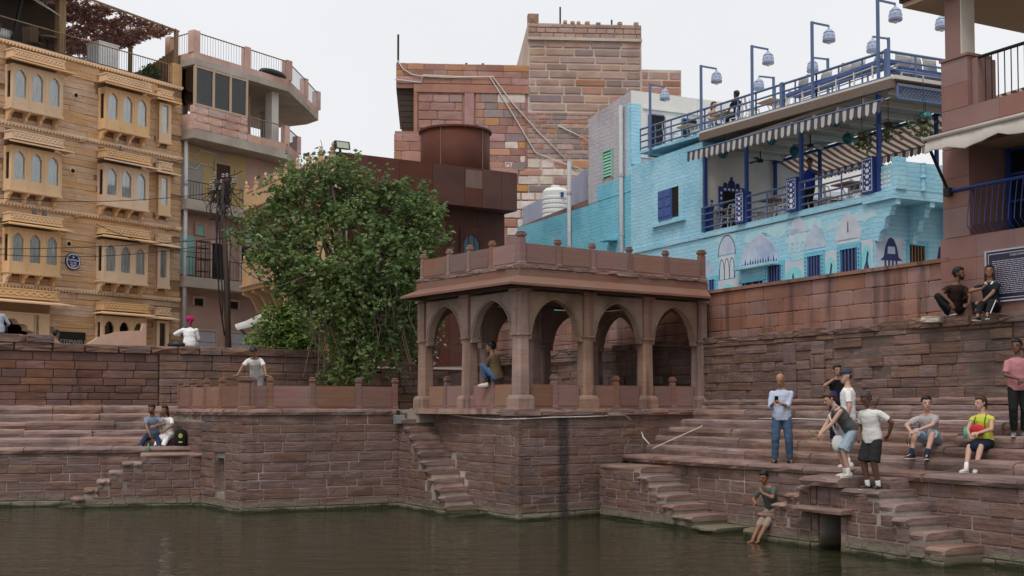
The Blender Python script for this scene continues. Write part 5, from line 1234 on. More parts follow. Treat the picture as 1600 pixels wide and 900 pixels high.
# ---- roof lamps
M['pottery']=plain('blue_white_pottery',(.40,.46,.58),.3,var=.25); M['potblue']=plain('pottery_blue',(.04,.08,.30),.3)
def lamp_post(u,y,h,arm,label):
    t=fthing('roof_lamp',label,'lamp',Fr(*FB.w(u,y)[:2],math.degrees(FB.a),zf(u)+.09),'roof terrace lamps with pottery shades')
    MB().bar((0,0,-.3),(0,0,h),.07,.07).obj('pole',M['steelblue'],t); a=.62*arm; MB().bar((0,0,h-.03),(0,a,h-.05),.05,.05).obj('arm',M['steelblue'],t)
    mb=MB().lathe((0,a,h-.62),[(.18,.10),(.19,.13),(.18,.18),(.178,.27),(.155,.37),(.095,.45),(.035,.48),(.025,.56)],16); s=mb.obj('lamp_shade',M['pottery'],t,True)
    mb=MB()
    for z,r1 in ((.135,.186),(.35,.158)): mb.lathe((0,a,h-.62+z),[(r1,0),(r1+.006,.012),(r1,.024)],16)
    for k in range(8): 
        c=Vector((.17*math.cos(k*.785),a+.17*math.sin(k*.785),h-.62+.25)); mb.lathe(c,[(.0,-.05),(.018,0),(0,.05)],5)
    mb.obj('painted_pattern',M['potblue'],s); o=MB().lathe((0,a,h-.60),[(.0,0),(.05,.02),(.06,.08),(.03,.13)],8).obj('bulb',M['white'],t)
side_names=['the white tower wall','the rooftop guests','the round wooden table','the first cushions','the front corner of the railing']
for i,(u,top) in enumerate(((-11.29,14.18),(-8.05,14.02),(-5.22,13.92),(-2.31,13.83),(.44,13.65))):
    lamp_post(u,-.2,top-zf(u)-.09,1,'front row bell shaped lamp on a blue pole beside '+side_names[i])
for i,(u,top) in enumerate(((-8.15,14.05),(-5.3,13.95),(-2.5,13.85),(.3,13.75))):
    lamp_post(u,D-.1,top-zf(u)-.09-.05,-1,'back row bell shaped lamp on a shorter looking blue pole, '+['first','second','third','fourth'][i]+' from the left')
# ---- terrace furniture
M['whitemetal']=plain('white_painted_steel',(.66,.66,.65),.4); M['tabletop']=mat('varnished_board',(.40,.26,.15),(.32,.20,.11),s1=5,stretch=(1,6,1),bump=.1)
def make_chair(label,loc,rz,g):
    t=thing('metal_chair',label,'chair',loc,rz,g)
    MB().loft([[(-.2,-.2,.44),(.2,-.2,.44),(.18,.18,.43),(-.18,.18,.43)],[(-.19,-.19,.46),(.19,-.19,.46),(.17,.17,.45),(-.17,.17,.45)]]).obj('seat',M['whitemetal'],t)
    MB().tube([(-.19,.17,.44),(-.21,.22,.7),(-.16,.25,.84),(0,.26,.87),(.16,.25,.84),(.21,.22,.7),(.19,.17,.44)],.018,6).obj('back_frame',M['whitemetal'],t)
    MB().loft([[(-.05,.18,.45),(.05,.18,.45),(.06,.25,.86),(-.06,.25,.86)],[(-.05,.19,.45),(.05,.19,.45),(.06,.26,.86),(-.06,.26,.86)]]).obj('back_splat',M['whitemetal'],t)
    for x in (-1,1):
        for y in (-1,1): MB().tube([(x*.17,y*.17,.45),(x*.2,y*.2,.2),(x*.235,y*.235,0)],[.026,.02,.014],6).obj('leg',M['whitemetal'],t)
        MB().tube([(x*.19,-.19,.2),(x*.17,-.05,.33),(x*.17,.05,.33),(x*.19,.19,.2)],.012,5).obj('side_arch',M['whitemetal'],t)
    return t
def make_table(label,loc,rz,g,w=.75):
    t=thing('cafe_table',label,'table',loc,rz,g)
    box('tabletop',M['tabletop'],t,-w/2,w/2,-w/2,w/2,.72,.76); MB().tube([(0,0,0),(0,0,.72)],.035,8).obj('column',M['whitemetal'],t); MB().lathe((0,0,0),[(.25,0),(.25,.03),(.05,.06)],14).obj('foot',M['whitemetal'],t)
    for x in (-1,1): MB().tube([(x*.3,0,.7),(x*.05,0,.35)],.015,5).obj('strut',M['whitemetal'],t)
    return t
GT='tables on the blue cafe roof terrace'; GC='white metal chairs on the blue cafe roof terrace'
ch0=make_chair('white metal chair on the roof terrace, in the row seen through the blue rails',(0,0,0),0,GC); tb0=make_table('square wooden table on the roof terrace nearest the white tower wall',(0,0,0),0,GT)
first=[1,1]
def chair(u,y,z,rz,lab,g): 
    if first[0]: o=ch0; first[0]=0
    else: o=copy_tree(ch0)
    return put(o,FB.w(u,y,z),FB.a+rz,lab,g)
def table(u,y,z,rz,lab,g):
    if first[1]: o=tb0; first[1]=0
    else: o=copy_tree(tb0)
    return put(o,FB.w(u,y,z),FB.a+rz,lab,g)
tl=[(FB.u(1082,1.1),1.1,'nearest the white tower wall'),(FB.u(1140,1.0),1.0,'between the seated rooftop guests'),(FB.u(1212,1.1),1.1,'left of the cushioned benches')]
for (u,y,w) in tl:
    z=zf(u)+.08; table(u,y,z,0,'square wooden table on the roof terrace '+w,GT)
    for k,(du,rz,nm) in enumerate(((-.72,1.57,'left'),(.72,-1.57,'right'))): chair(u+du,y-.1,z,rz,'white metal chair %s of the roof table %s'%(nm,w),GC)
    chair(u-.15,y-.75,z,3.14,'white metal chair in front of the roof table '+w,GC)
GT2='tables on the cafe floor under the awning'; GC2='white metal chairs on the cafe floor under the awning'
for (px,y,w) in ((1128,.75,'beside the blue framed door'),(1212,.9,'between the first two painted pillars'),(1330,1.2,'near the right hand painted pillar')):
    u=FB.u(px,y); table(u,y,8.43,0,'wooden cafe table under the awning '+w,GT2)
    for k,(du,rz,nm) in enumerate(((-.7,1.57,'left'),(.7,-1.57,'right'))): chair(u+du,y-.15,8.43,rz,'white metal chair %s of the cafe table %s'%(nm,w),GC2)
    o=MB().lathe((0,0,0),[(.0,0),(.08,.0),(.1,.05),(.06,.1),(.02,.13),(0,.14)],10).obj('white_pot',M['white'],None,True); o.location=FB.w(u+.1,y,8.43+.761); tag(o,'small white pot standing on the cafe table '+w,'pot','white pots on the cafe tables')
# cushioned benches
M['cush']=mat('striped_cushion',(.58,.55,.50),(.10,.11,.14),s1=2.0,stretch=(.5,.5,9),bump=.05,rough=.9,coord='obj')
def bench(u0,u1,y,lab,fr=FB,ang=0):
    t=thing('bench',lab,'bench',FB.w(u0,y,zf(u0)+.085),FB.a+ang); n=u1-u0
    MB().box(0,n,0,.55,.36,.45).obj('seat',M['bluewood'],t); 
    for i in range(int(n/.75)+1):
        x=min(n-.03,i*.75); 
        for yy in (.03,.52): MB().bar((x+.02,yy,0),(x+.02,yy,.36),.04,.04).obj('leg',M['whitemetal'],t)
    for yy in (.03,.52): MB().tube([(0,yy,.3),(n,yy,.3)],.02,5).obj('rail',M['whitemetal'],t)
bench(-3.7,.45,-.1,'long blue bench with white frame along the front roof railing'); bench(.45,2.9,.08,'blue bench with white frame along the right hand roof railing',ang=R_(90)) if 0 else bench(-.1,2.4,0,'blue bench seen at the right end of the roof terrace',ang=0) if 0 else None
t=thing('bench','blue bench with white frame along the right end of the roof railing','bench',FB.w(.55,.5,zf(.5)+.085),FB.a+R_(90))
MB().box(0,2.4,.0,.5,.36,.45).obj('seat',M['bluewood'],t)
for x in (.03,.8,1.6,2.37):
    for yy in (.03,.47): MB().bar((x,yy,0),(x,yy,.36),.04,.04).obj('leg',M['whitemetal'],t)
for yy in (.03,.47): MB().tube([(0,yy,.3),(2.4,yy,.3)],.02,5).obj('rail',M['whitemetal'],t)
def cushion_mesh():
    mb=MB(); n=7; G=[[None]*n for _ in range(n)]
    for s in (1,-1):
        for i in range(n):
            for j in range(n):
                x=-1+2*i/(n-1); z=-1+2*j/(n-1); b=(1-x**4)*(1-z**4); k=1-.10*(abs(x*z))*0-.08*(1-max(abs(x),abs(z)))*0
                pin=1-.09*(x*x*(1-z*z)+z*z*(1-x*x)); mb.pt((x*.25*pin,-s*.085*b**.6,.25+z*.25*pin))
    for s in (0,1):
        for i in range(n-1):
            for j in range(n-1):
                a=s*n*n+i*n+j; mb.face(a,a+1,a+n+1,a+n)
    return mb.obj('cushion',M['cush'],None,True)
cu=cushion_mesh(); L_=[(px,.18) for px in (1259,1293,1326,1345,1374)]
names=['leftmost beside the thick blue post','second from the left','third from the left','fourth, just left of the tall pole','fifth, against the corner']
for i,(px,y) in enumerate(L_):
    o=cu if i==0 else cu.copy()
    if i: COL.objects.link(o)
    u=FB.u(px,y); put(o,FB.w(u,y,zf(u)+.54),FB.a+random.uniform(-.5,.5),'striped cushion on the front roof bench, '+names[i],'striped cushions on the roof benches'); tag(o,None,'cushion'); o.rotation_euler=(random.uniform(-.3,-.1),random.uniform(-.2,.2),o.rotation_euler[2])
names=['leftmost past the corner','second past the corner','last before the red column']
for i,y in enumerate((.75,1.3,1.8)):
    o=cu.copy(); COL.objects.link(o); put(o,FB.w(.3,y,zf(.5)+.54),FB.a+R_(90)+random.uniform(-.3,.3),'striped cushion on the right hand roof bench, '+names[i],'striped cushions on the roof benches'); o.rotation_euler=(-.15,random.uniform(-.2,.2),o.rotation_euler[2])
# hanging lanterns, fans, hanging plants under the cafe ceiling
M['teal']=plain('teal_glass_lantern',(.03,.15,.17),.25)
for i,(px,py,y) in enumerate(((1130,240,.4),(1206,219,.4),(1307,190,.4),(1242,237,1.9),(1325,217,1.9),(1453,182,.9))):
    u,z=FB.hit(px,py,y); u=min(u,1.0); t=thing('hanging_lantern','dark teal globe lantern under the cafe ceiling, '+['above the blue framed door','front one left of centre','front one by the corner post','back one left of the man in blue','back one right of the man in blue','one at the right end by the lattice'][i],'lantern',FB.w(u,y,z),0,'teal lanterns under the cafe ceiling')
    MB().lathe((0,0,0),[(0,-.17),(.1,-.15),(.17,-.04),(.18,.04),(.13,.14),(.05,.18)],12).obj('globe',M['teal'],t,True); MB().tube([(0,0,.18),(0,0,max(.2,11.0-z))],.012,4).obj('chain',M['iron'],t)
for i,(px,py) in enumerate(((1188,241),(1266,222))):
    u,z=FB.hit(px,py,1.4); t=thing('ceiling_fan','dark ceiling fan under the cafe ceiling, '+['left of the two','right of the two'][i],'fan',FB.w(u,1.4,10.75),0,'fans under the cafe ceiling')
    MB().lathe((0,0,0),[(0,-.08),(.1,-.06),(.1,.03),(.02,.06),(.02,.35)],10).obj('motor',M['iron'],t)
    for k in range(3):
        a=k*2.09+i; mb=MB().loft([[(.1,-.05,-.01),(.1,.05,.01),(.1,.05,.02),(.1,-.05,0)],[(.55,-.07,-.01),(.55,.07,.01),(.55,.07,.02),(.55,-.07,0)]]); o=mb.obj('blade',M['iron'],t); o.rotation_euler=(0,0,a)
for i,(px,py,y) in enumerate(((1347,213,-.3),(1388,196,.4),(1443,190,-.1))):
    u,z=FB.hit(px,py,y); r=random.Random(i); P=[(r.gauss(0,.15),r.gauss(0,.15),r.uniform(-.4,.1)) for _ in range(80)]
    t=thing('hanging_plant','green plant hanging under the cafe ceiling, '+['big one left of the corner post','middle one right of the post','small one near the lattice'][i],'plant',FB.w(u,y,z),0,'plants hanging under the cafe ceiling')
    o=stuffquads(P,.15,M['leaf'],'foliage',t,seed=i,asp=.25); o['kind']='stuff'; MB().lathe((0,0,0),[(.05,-.1),(.12,.0),(.13,.08)],8).obj('pot',M['darkwood'],t); MB().tube([(0,0,.05),(0,0,max(.3,11.1-z))],.01,4).obj('cord',M['iron'],t)
# water tank and sheets
M['tank']=plain('white_plastic_tank',(.74,.74,.72),.4,var=.05)
u,_=FB.hit(868,320,1.3); t=thing('water_tank','ribbed white plastic water tank standing behind the blue wall','tank',FB.w(u,1.3,10.0))
pr=[(0,0),(.585,0)]
for k in range(9): pr+=[(.60,.10+k*.20),(.60,.20+k*.20),(.578,.225+k*.20),(.578,.275+k*.20)]
pr+=[(.58,2.05),(.45,2.2),(.2,2.24),(.2,2.34),(0,2.36)]
MB().lathe((0,0,0),pr,28).obj('tank_body',M['tank'],t,False); MB().box(.2,.34,-.6,-.56,1.75,1.95).obj('label_plate',M['bluepaint'],t)
M['sheet']=mat('blue_grey_sheet',(.30,.32,.42),(.36,.38,.46),(.2,.2,.26),s1=2,stretch=(1,1,.2),rough=.6,bump=.1)
def sheet(label,px0,px1,y,z0,z1,zr):
    u0,u1=FB.u(px0,y),FB.u(px1,y); mb=MB(); n=int((u1-u0)/.08); rows=[[],[]]
    for i in range(n+1):
        x=u0+(u1-u0)*i/n; w=.02*(1 if i%2 else -1); rows[0].append((x,y+w,z0)); rows[1].append((x,y+w,z1+(zr-z1)*i/n))
    mb.loft(rows,cap=False,close=False); mb.loft([[(p[0],p[1]+.012,p[2]) for p in r_] for r_ in rows],cap=False,close=False); o=mb.obj('metal_sheet',M['sheet'],None); o.location=(FB.o[0],FB.o[1],0); o.rotation_euler=(0,0,FB.a); tag(o,label,'metal sheet')
sheet('blue grey corrugated sheet standing left of the white water tank',817,850,1.0,10.2,11.75,11.9); sheet('blue grey corrugated sheet between the water tank and the violet wall',893,919,.6,10.4,12.05,12.35)
# things beyond the cafe: tiled wall, white block, roofs, trees
o=thing('tiled_wall','wall of blue and white patterned tiles behind the cafe corner','wall',FB.w(1.6,5.2,4)); o.rotation_euler=(0,0,R_(12))
box('wall',M['whitew'],o,-2.2,3,.0,.3,0,6.2)
for i in range(8):
    for j in range(8): box('tile',M['pottery'],o,-1.6+i*.4,-1.6+i*.4+.385,-.03,0,3.0+j*.4,3.0+j*.4+.385)
mb=MB()
for i in range(48):
    for j in range(32): 
        if random.random()<.55: x=-1.58+i*.0667;z=3.03+j*.1; mb.box(x,x+.03,-.036,-.03,z,z+.05)
q=mb.obj('tile_pattern',M['bluewood'],o); q['kind']='stuff'
MB().bar((-2.4,-.3,6.1),(3,-.3,6.5),.3,.25).obj('coping',M['cream'],o)
t=thing('white_house','small white flat roofed house seen far behind the cafe','building',at(1325,270,58)); MB().loft([[(-1.6,0,-10),(1.0,0,-10),(1.0,4,-10),(-1.6,4,-10)],[(-1.2,0,.2),(1.0,0,.9),(1.0,4,.9),(-1.2,4,.2)]]).obj('wall',M['whitew'],t); box('window',M['dark'],t,.1,.6,-.02,.0,-1,-.4)
t=thing('shed_roof','grey corrugated shed roofs behind the cafe floor','roof',at(1262,300,52)); 
for k in range(3): 
    mb=MB(); mb.loft([[(-5,k*2,-.3+.25*k),(5,k*2,-.3+.25*k),(5,k*2+1.9,.3+.25*k),(-5,k*2+1.9,.3+.25*k)],[(-5,k*2,-.25+.25*k),(5,k*2,-.25+.25*k),(5,k*2+1.9,.35+.25*k),(-5,k*2+1.9,.35+.25*k)]]); mb.obj('roof_sheet',[M['grey_metal'],M['dust'],M['sheet']][k],t)
box('wall',M['dust'],t,-5,5,0.2,5.5,-11,-.35)
# ================================================================ RED BUILDING ON THE RIGHT
M['redclad']=mat('smooth_red_sandstone',(.245,.135,.118),(.275,.165,.148),(.215,.118,.103),s1=1.0,s2=.7,bump=.12,bs=20,rnd=.03,rhue=.004)
M['soffit']=mat('tan_soffit',(.42,.30,.20),(.38,.27,.18),s1=.7,bump=.05)
rb=fthing('red_building','red sandstone clad building with balcony and blue railings at the right edge','building',FR)
YB=4.0
def clad(u0,u1,z0,z1,y=YB,nu=1,nz=1,nm='cladding_panel',d=.04):
    for i in range(nu):
        for j in range(nz): box(nm,M['redclad'],rb,u0+(u1-u0)*i/nu,u0+(u1-u0)*(i+1)/nu-.006,y-d,y,z0+(z1-z0)*j/nz,z0+(z1-z0)*(j+1)/nz-.006)
box('wall',M['redclad'],rb,6.80,14,YB,9,3.9,6.02); clad(6.76,14,4.25,6.02,YB-.0,8,4,d=.045)
MB().box(6.83,7.5,YB+.02,YB+.62,6.03,9.66).box(6.83,7.3,YB+.62,9,6.03,8.64).obj('pillar_core',M['redclad'],rb)
clad(6.82,7.5,6.03,7.84,YB+.02,1,3); clad(6.82,14,7.845,8.64,YB+.02,5,2); clad(6.82,7.5,8.645,9.66,YB+.02,1,2)
box('coping',M['redclad'],rb,6.79,7.53,YB-.05,YB+.65,9.665,9.72)
box('balcony_floor',M['soffit'],rb,7.3,14,YB+.02,9,7.85,8.6)
MB().box(6.87,7.26,YB+.05,YB+.45,9.72,11.05).obj('upper_pillar',M['redclad'],rb); box('pillar_cladding',M['whiteplaster'],rb,7.262,7.29,YB+.06,YB+.44,9.72,11.05)
mb=MB(); RU,RYY=6.02,3.75
mb.box(RU,15,RYY,13,11.02,11.12); mb.obj('roof_soffit',M['soffit'],rb)
MB().box(RU-.05,15,RYY-.05,13.05,11.121,11.25).obj('roof_fascia',M['darkwood'],rb)
M['rooftile']=plain('dark_green_roof_tile',(.05,.075,.075),.5,rnd=.15)
for i in range(34): o=MB().tube([(0,-.12,.0),(0,.5,.22)],.12,8).obj('roof_tile',M['rooftile'],rb,True) if i==0 else link('roof_tile',o.data,rb); o.location=(RU+.05+i*.26,RYY,11.27)
box('roof_top',M['rooftile'],rb,RU,15,RYY+.45,13,11.26,11.5)
# glazed room behind the lower railing
box('room_side',M['redclad'],rb,7.3,7.52,YB+.62,YB+1.0,6.03,7.84)
g=box('glazing',plain('dark_glazing',(.012,.014,.018),.08,bump=0),rb,7.52,14,YB+1.02,YB+1.05,6.03,7.84)
for i in range(8): MB().bar((7.62+i*.62,YB+.98,6.03),(7.62+i*.62,YB+.98,7.84),.09,.07).obj('glazing_bar',M['bluepaint'],rb)
for z in (6.06,6.75,7.3,7.8): MB().bar((7.55,YB+.98,z),(13,YB+.98,z),.06,.05).obj('glazing_rail',M['bluepaint'],rb)
for k in (1,2,4): box('curtain',M['curtain'],rb,7.7+k*.62,8.12+k*.62,YB+1.0,YB+1.015,6.1,7.75)
P=[(7.1,YB-.03,6.05),(14,YB-.03,6.05)]
MB().tube([(7.06,YB-.06,6.98),(14,YB-.06,6.98)],.035,8).obj('top_rail',M['bluepaint'],rb)
for i in range(46):
    x=7.55+i*.14; MB().tube([(x,YB+.0,6.05),(x,YB-.16,6.2),(x,YB-.13,6.5),(x,YB-.05,6.97)],.011,4).obj('baluster',M['bluepaint'],rb) if i==0 else None
    if i: o=link('baluster',[c for c in rb.children if c.name.startswith('baluster')][0].data,rb); o.location=(i*.14,0,0)
metal_rail(rb,[(7.68,YB+.1,8.64),(14,YB+.1,8.64)],.95,M['iron'],sp=.155,rb=.012,rr=.028,rails=(1.0,))
metal_rail(rb,[(7.68,YB+3.2,8.6),(14,YB+3.2,8.6)],.95,M['iron'],sp=.155,rb=.012,rr=.028,rails=(1.0,)); box('parapet',M['greyplaster'],rb,7.4,14,YB+3.3,YB+3.45,8.6,9.15); box('jamb',M['redclad'],rb,7.52,7.66,YB+.08,YB+.6,8.64,9.6)
t=thing('cafe_table','dark round balcony table at the right edge of the photo','table',FR.w(9.0,YB+1.0,8.6)); MB().lathe((0,0,0),[(.25,0),(.04,.04),(.04,.68),(.4,.7),(.4,.73),(0,.73)],14).obj('tabletop',M['iron'],t); MB().lathe((0,0,.9),[(.0,.35),(.5,.2),(.02,.4)],10).obj('parasol',M['iron'],t)
# beige retractable awning
M['canvas']=mat('beige_canvas',(.52,.47,.42),(.44,.40,.36),s1=2,bump=.2,bs=12,rough=.9)
t=fthing('retractable_awning','beige canvas awning on black folding arms on the red building','awning',FR)
y1=3.15; mb=MB(); n=30; rows=[[],[],[]]
for i in range(n+1):
    u=7.15+i*.2; w=.02*math.sin(i*1.3); rows[0].append((u,YB-.05,8.12)); rows[1].append((u,y1,7.92+.006*math.sin(i))); rows[2].append((u,y1-.03+w,7.64+.05*math.sin(i*.9)+.02*math.sin(i*2.3)))
mb.loft(rows,cap=False,close=False); mb.loft([[(p[0],p[1]+.01,p[2]-.01) for p in r_] for r_ in rows],cap=False,close=False); mb.obj('canvas',M['canvas'],t,True)
MB().tube([(7.1,y1,7.93),(13.2,y1,7.93)],.05,8).obj('front_bar',M['canvas'],t,True)
for u in (7.02,10.5): MB().tube([(u,YB-.08,6.98),(u+.15,y1,7.9)],.035,6).obj('arm',M['iron'],t); MB().lathe((u,YB-.1,6.88),[(.09,0),(.09,.16),(0,.17)],10).obj('arm_joint',M['iron'],t)
# information board
M['navy']=plain('dark_navy_board',(.022,.018,.05),.35); M['signwhite']=plain('sign_white',(.46,.44,.50),.5)
t=fthing('information_board','dark navy information board with rows of white text on the red wall','sign',Fr(*FR.w(8.6,YB-.06)[:2],-62,4.65))
box('board',M['navy'],t,-.69,.75,-.02,.03,.0,.98); 
MB().box(-.70,-.66,-.03,-.005,-.02,1.0).box(-.66,.75,-.03,-.005,.97,1.0).box(-.66,.75,-.03,-.005,-.02,.01).box(-.62,-.605,-.025,-.018,.05,.93).box(-.605,.75,-.025,-.018,.915,.93).box(-.605,.75,-.025,-.018,.05,.065).obj('frame',M['signwhite'],t)
text(t,"TOORJI'S STEPWELL",.055,(.07,-.022,.865),M['signwhite'],sx=.75)
mb=MB(); r=random.Random(5)
for i in range(18):
    x=-.56+r.uniform(0,.06); z=.77-i*.037
    while x<.7: w=r.uniform(.03,.1); mb.box(x,min(x+w,.72),-.022,-.019,z,z+.014); x+=w+.015
q=mb.obj('text_rows',M['signwhite'],t); q['kind']='stuff'
# ================================================================ POLE, WIRES, AWNING, TREES
M['pole']=mat('tarred_pole',(.06,.042,.036),(.09,.06,.048),s1=4,stretch=(1,1,.2),bump=.3)
pb=at(358,536,46); zb=4.0; pt=at(346,288,46)
t=thing('utility_pole','dark leaning utility pole with tangled wires in front of the pink house','pole',(pb.x,pb.y,zb))
top=Vector((pt.x-pb.x,0,pt.z-zb)); MB().tube([(0,0,0),top*.5+Vector((.05,0,0)),top],[.125,.11,.085],8).obj('pole',M['pole'],t,True)
def PL(px,py): p=at(px,py,46); return Vector((p.x-pb.x,0,p.z-zb))
for a,b in (((326,303),(352,292)),((331,315),(356,302)),((335,287),(362,279)),((346,330),(356,333))): MB().bar(PL(*a)+Vector((0,-.1,0)),PL(*b)+Vector((0,.05,0)),.09,.1).obj('crossarm',M['pole'],t)
r=random.Random(8)
for k in range(14):
    c=PL(r.uniform(328,368),r.uniform(276,300)); MB().lathe(c+Vector((0,r.uniform(-.3,.2),0)),[(0,0),(.07,.02),(.04,.06),(.08,.1),(.0,.16)],6).obj('insulator',M['grey_metal'],t)
mb=MB()
for k in range(34):
    a=PL(r.uniform(334,362),r.uniform(276,312)); b=a+Vector((r.uniform(-.7,.7),r.uniform(-.3,.3),r.uniform(-1.2,.4))); m=(a+b)/2+Vector((r.uniform(-.4,.4),r.uniform(-.3,.1),r.uniform(-.7,.1))); mb.tube([a,(a+m)/2+Vector((0,0,-.1)),m,(m+b)/2+Vector((.1,0,0)),b],.017,4)
q=mb.obj('wire_tangle',M['black'],t); q['kind']='stuff'
for (P,w) in (([(343,300),(340,345),(341,400),(345,470),(352,520)],.03),([(352,300),(345,360),(347,420),(350,465),(349,500),(353,525)],.028),([(338,290),(330,330),(343,350),(338,400),(344,440)],.03),([(357,330),(362,380),(360,430),(362,480),(361,512)],.02)):
    MB().tube([PL(*p)+Vector((0,-.2,0)) for p in P],w,5).obj('hanging_cable',M['black'],t,True)
def wire(p0,p1,sag,label,r_=.012,mt='black'):
    p0,p1=Vector(p0),Vector(p1); cable([p0+(p1-p0)*i/12+Vector((0,0,-sag*4*(i/12)*(1-i/12))) for i in range(13)],r_,label,M[mt],'overhead_wire','overhead wires running to the utility pole',4)
for i,(a,b,s,lab) in enumerate((((-20,308),(340,300),.25,'highest dark overhead wire crossing the hotel front below the second bay windows'),((-20,389),(352,372),.1,'straight dark overhead wire crossing the third row of hotel bays'),((-20,396),(350,378),.3,'sagging dark overhead wire just under the straight one'),((150,350),(345,395),.3,'thin dark wire dropping from the hotel corner to the pole'))):
    wire(at(*a,42.0),at(*b,45.8),s,lab)
for i,(a,b,Y2) in enumerate((((362,300),(400,345),47),((362,305),(395,330),48),((358,395),(415,440),47))): wire(at(*a,46),at(*b,Y2),.2,'dark service wire fanning down to the right of the pole, '+['upper','middle','lower'][i]+' one')
# torn white awning by the pole
M['rag']=mat('white_canvas',(.62,.60,.57),(.52,.50,.47),s1=3,bump=.3,bs=8,rough=.9)
t=thing('cloth_awning','small white canvas awning held by a black strut right of the utility pole','awning',(0,0,0)); 
Yw=44.5
P_=lambda px,py,dy=0: at(px,py,Yw+dy)
mb=MB(); top_=[P_(367,507,0),P_(385,501,.3),P_(400,494,.6),P_(410,489,.9)]; bot=[P_(371,516,-.1),P_(388,512,.1),P_(401,508,.4),P_(409,503,.7)]
o0=top_[0].copy(); t.location=o0
mb.loft([[p-o0 for p in top_],[(a+b)/2-o0+Vector((0,-.12,0)) for a,b in zip(top_,bot)],[p-o0 for p in bot]],cap=False,close=False); mb.loft([[p-o0+Vector((0,.03,0)) for p in top_],[p-o0+Vector((0,.03,0)) for p in bot]],cap=False,close=False); mb.obj('canvas',M['rag'],t,True)
MB().tube([P_(375,514)-o0,P_(405,541)-o0],.05,6).obj('strut',M['iron'],t); MB().tube([P_(409,491,.9)-o0,P_(417,500,.9)-o0],.05,6).obj('strut',M['iron'],t)
t=thing('cloth_banner','crumpled white cloth hanging from an iron bar at the cream balcony','cloth',at(408,372,46)); mb=MB(); r=random.Random(2)
mb.loft([[(-.25,0,.12),(-.1,.1,.13),(.12,-.05,.1),(.3,.05,.1)],[(-.22,-.1,-.02),(-.05,.05,-.08),(.15,-.1,-.06),(.33,0,0)],[(-.12,0,-.12),(0,-.1,-.18),(.18,0,-.15),(.3,-.05,-.02)]],cap=False,close=False); mb.obj('cloth',M['rag'],t,True); MB().tube([(-.9,.2,-.05),(0,0,.12)],.03,5).obj('bar',M['iron'],t); MB().tube([(-1.2,.3,.5),(-.05,.2,-1.6)],.035,5).obj('bar',M['iron'],t)
# black bundle beside the man in the turban, grey cable box
o=MB().lathe((0,0,0),[(0,0),(.26,0),(.29,.06),(.2,.14),(.08,.18),(0,.19)],12,1,.55).obj('cloth_bundle',M['black'],None,True); o.location=FLU.w(FLU.u(275,.1),.12,4.48); tag(o,'black cloth bundle lying on the wall left of the man in the pink turban','bundle')
u=FLU.u(203,1.5); t=thing('curved_parapet','pale curved parapet slab in front of the hotel ground floor windows','wall',FLU.w(u,3.0,4.0),FLU.a)
mb=MB(); mb.prism([(-1.3,0),(.95,0),(.95,1.35),(.85,1.35),(.8,1.12),(0,1.05),(-.6,.85),(-1.1,.5),(-1.3,.3)],0,.18); mb.obj('slab',M['pinkstone'],t)
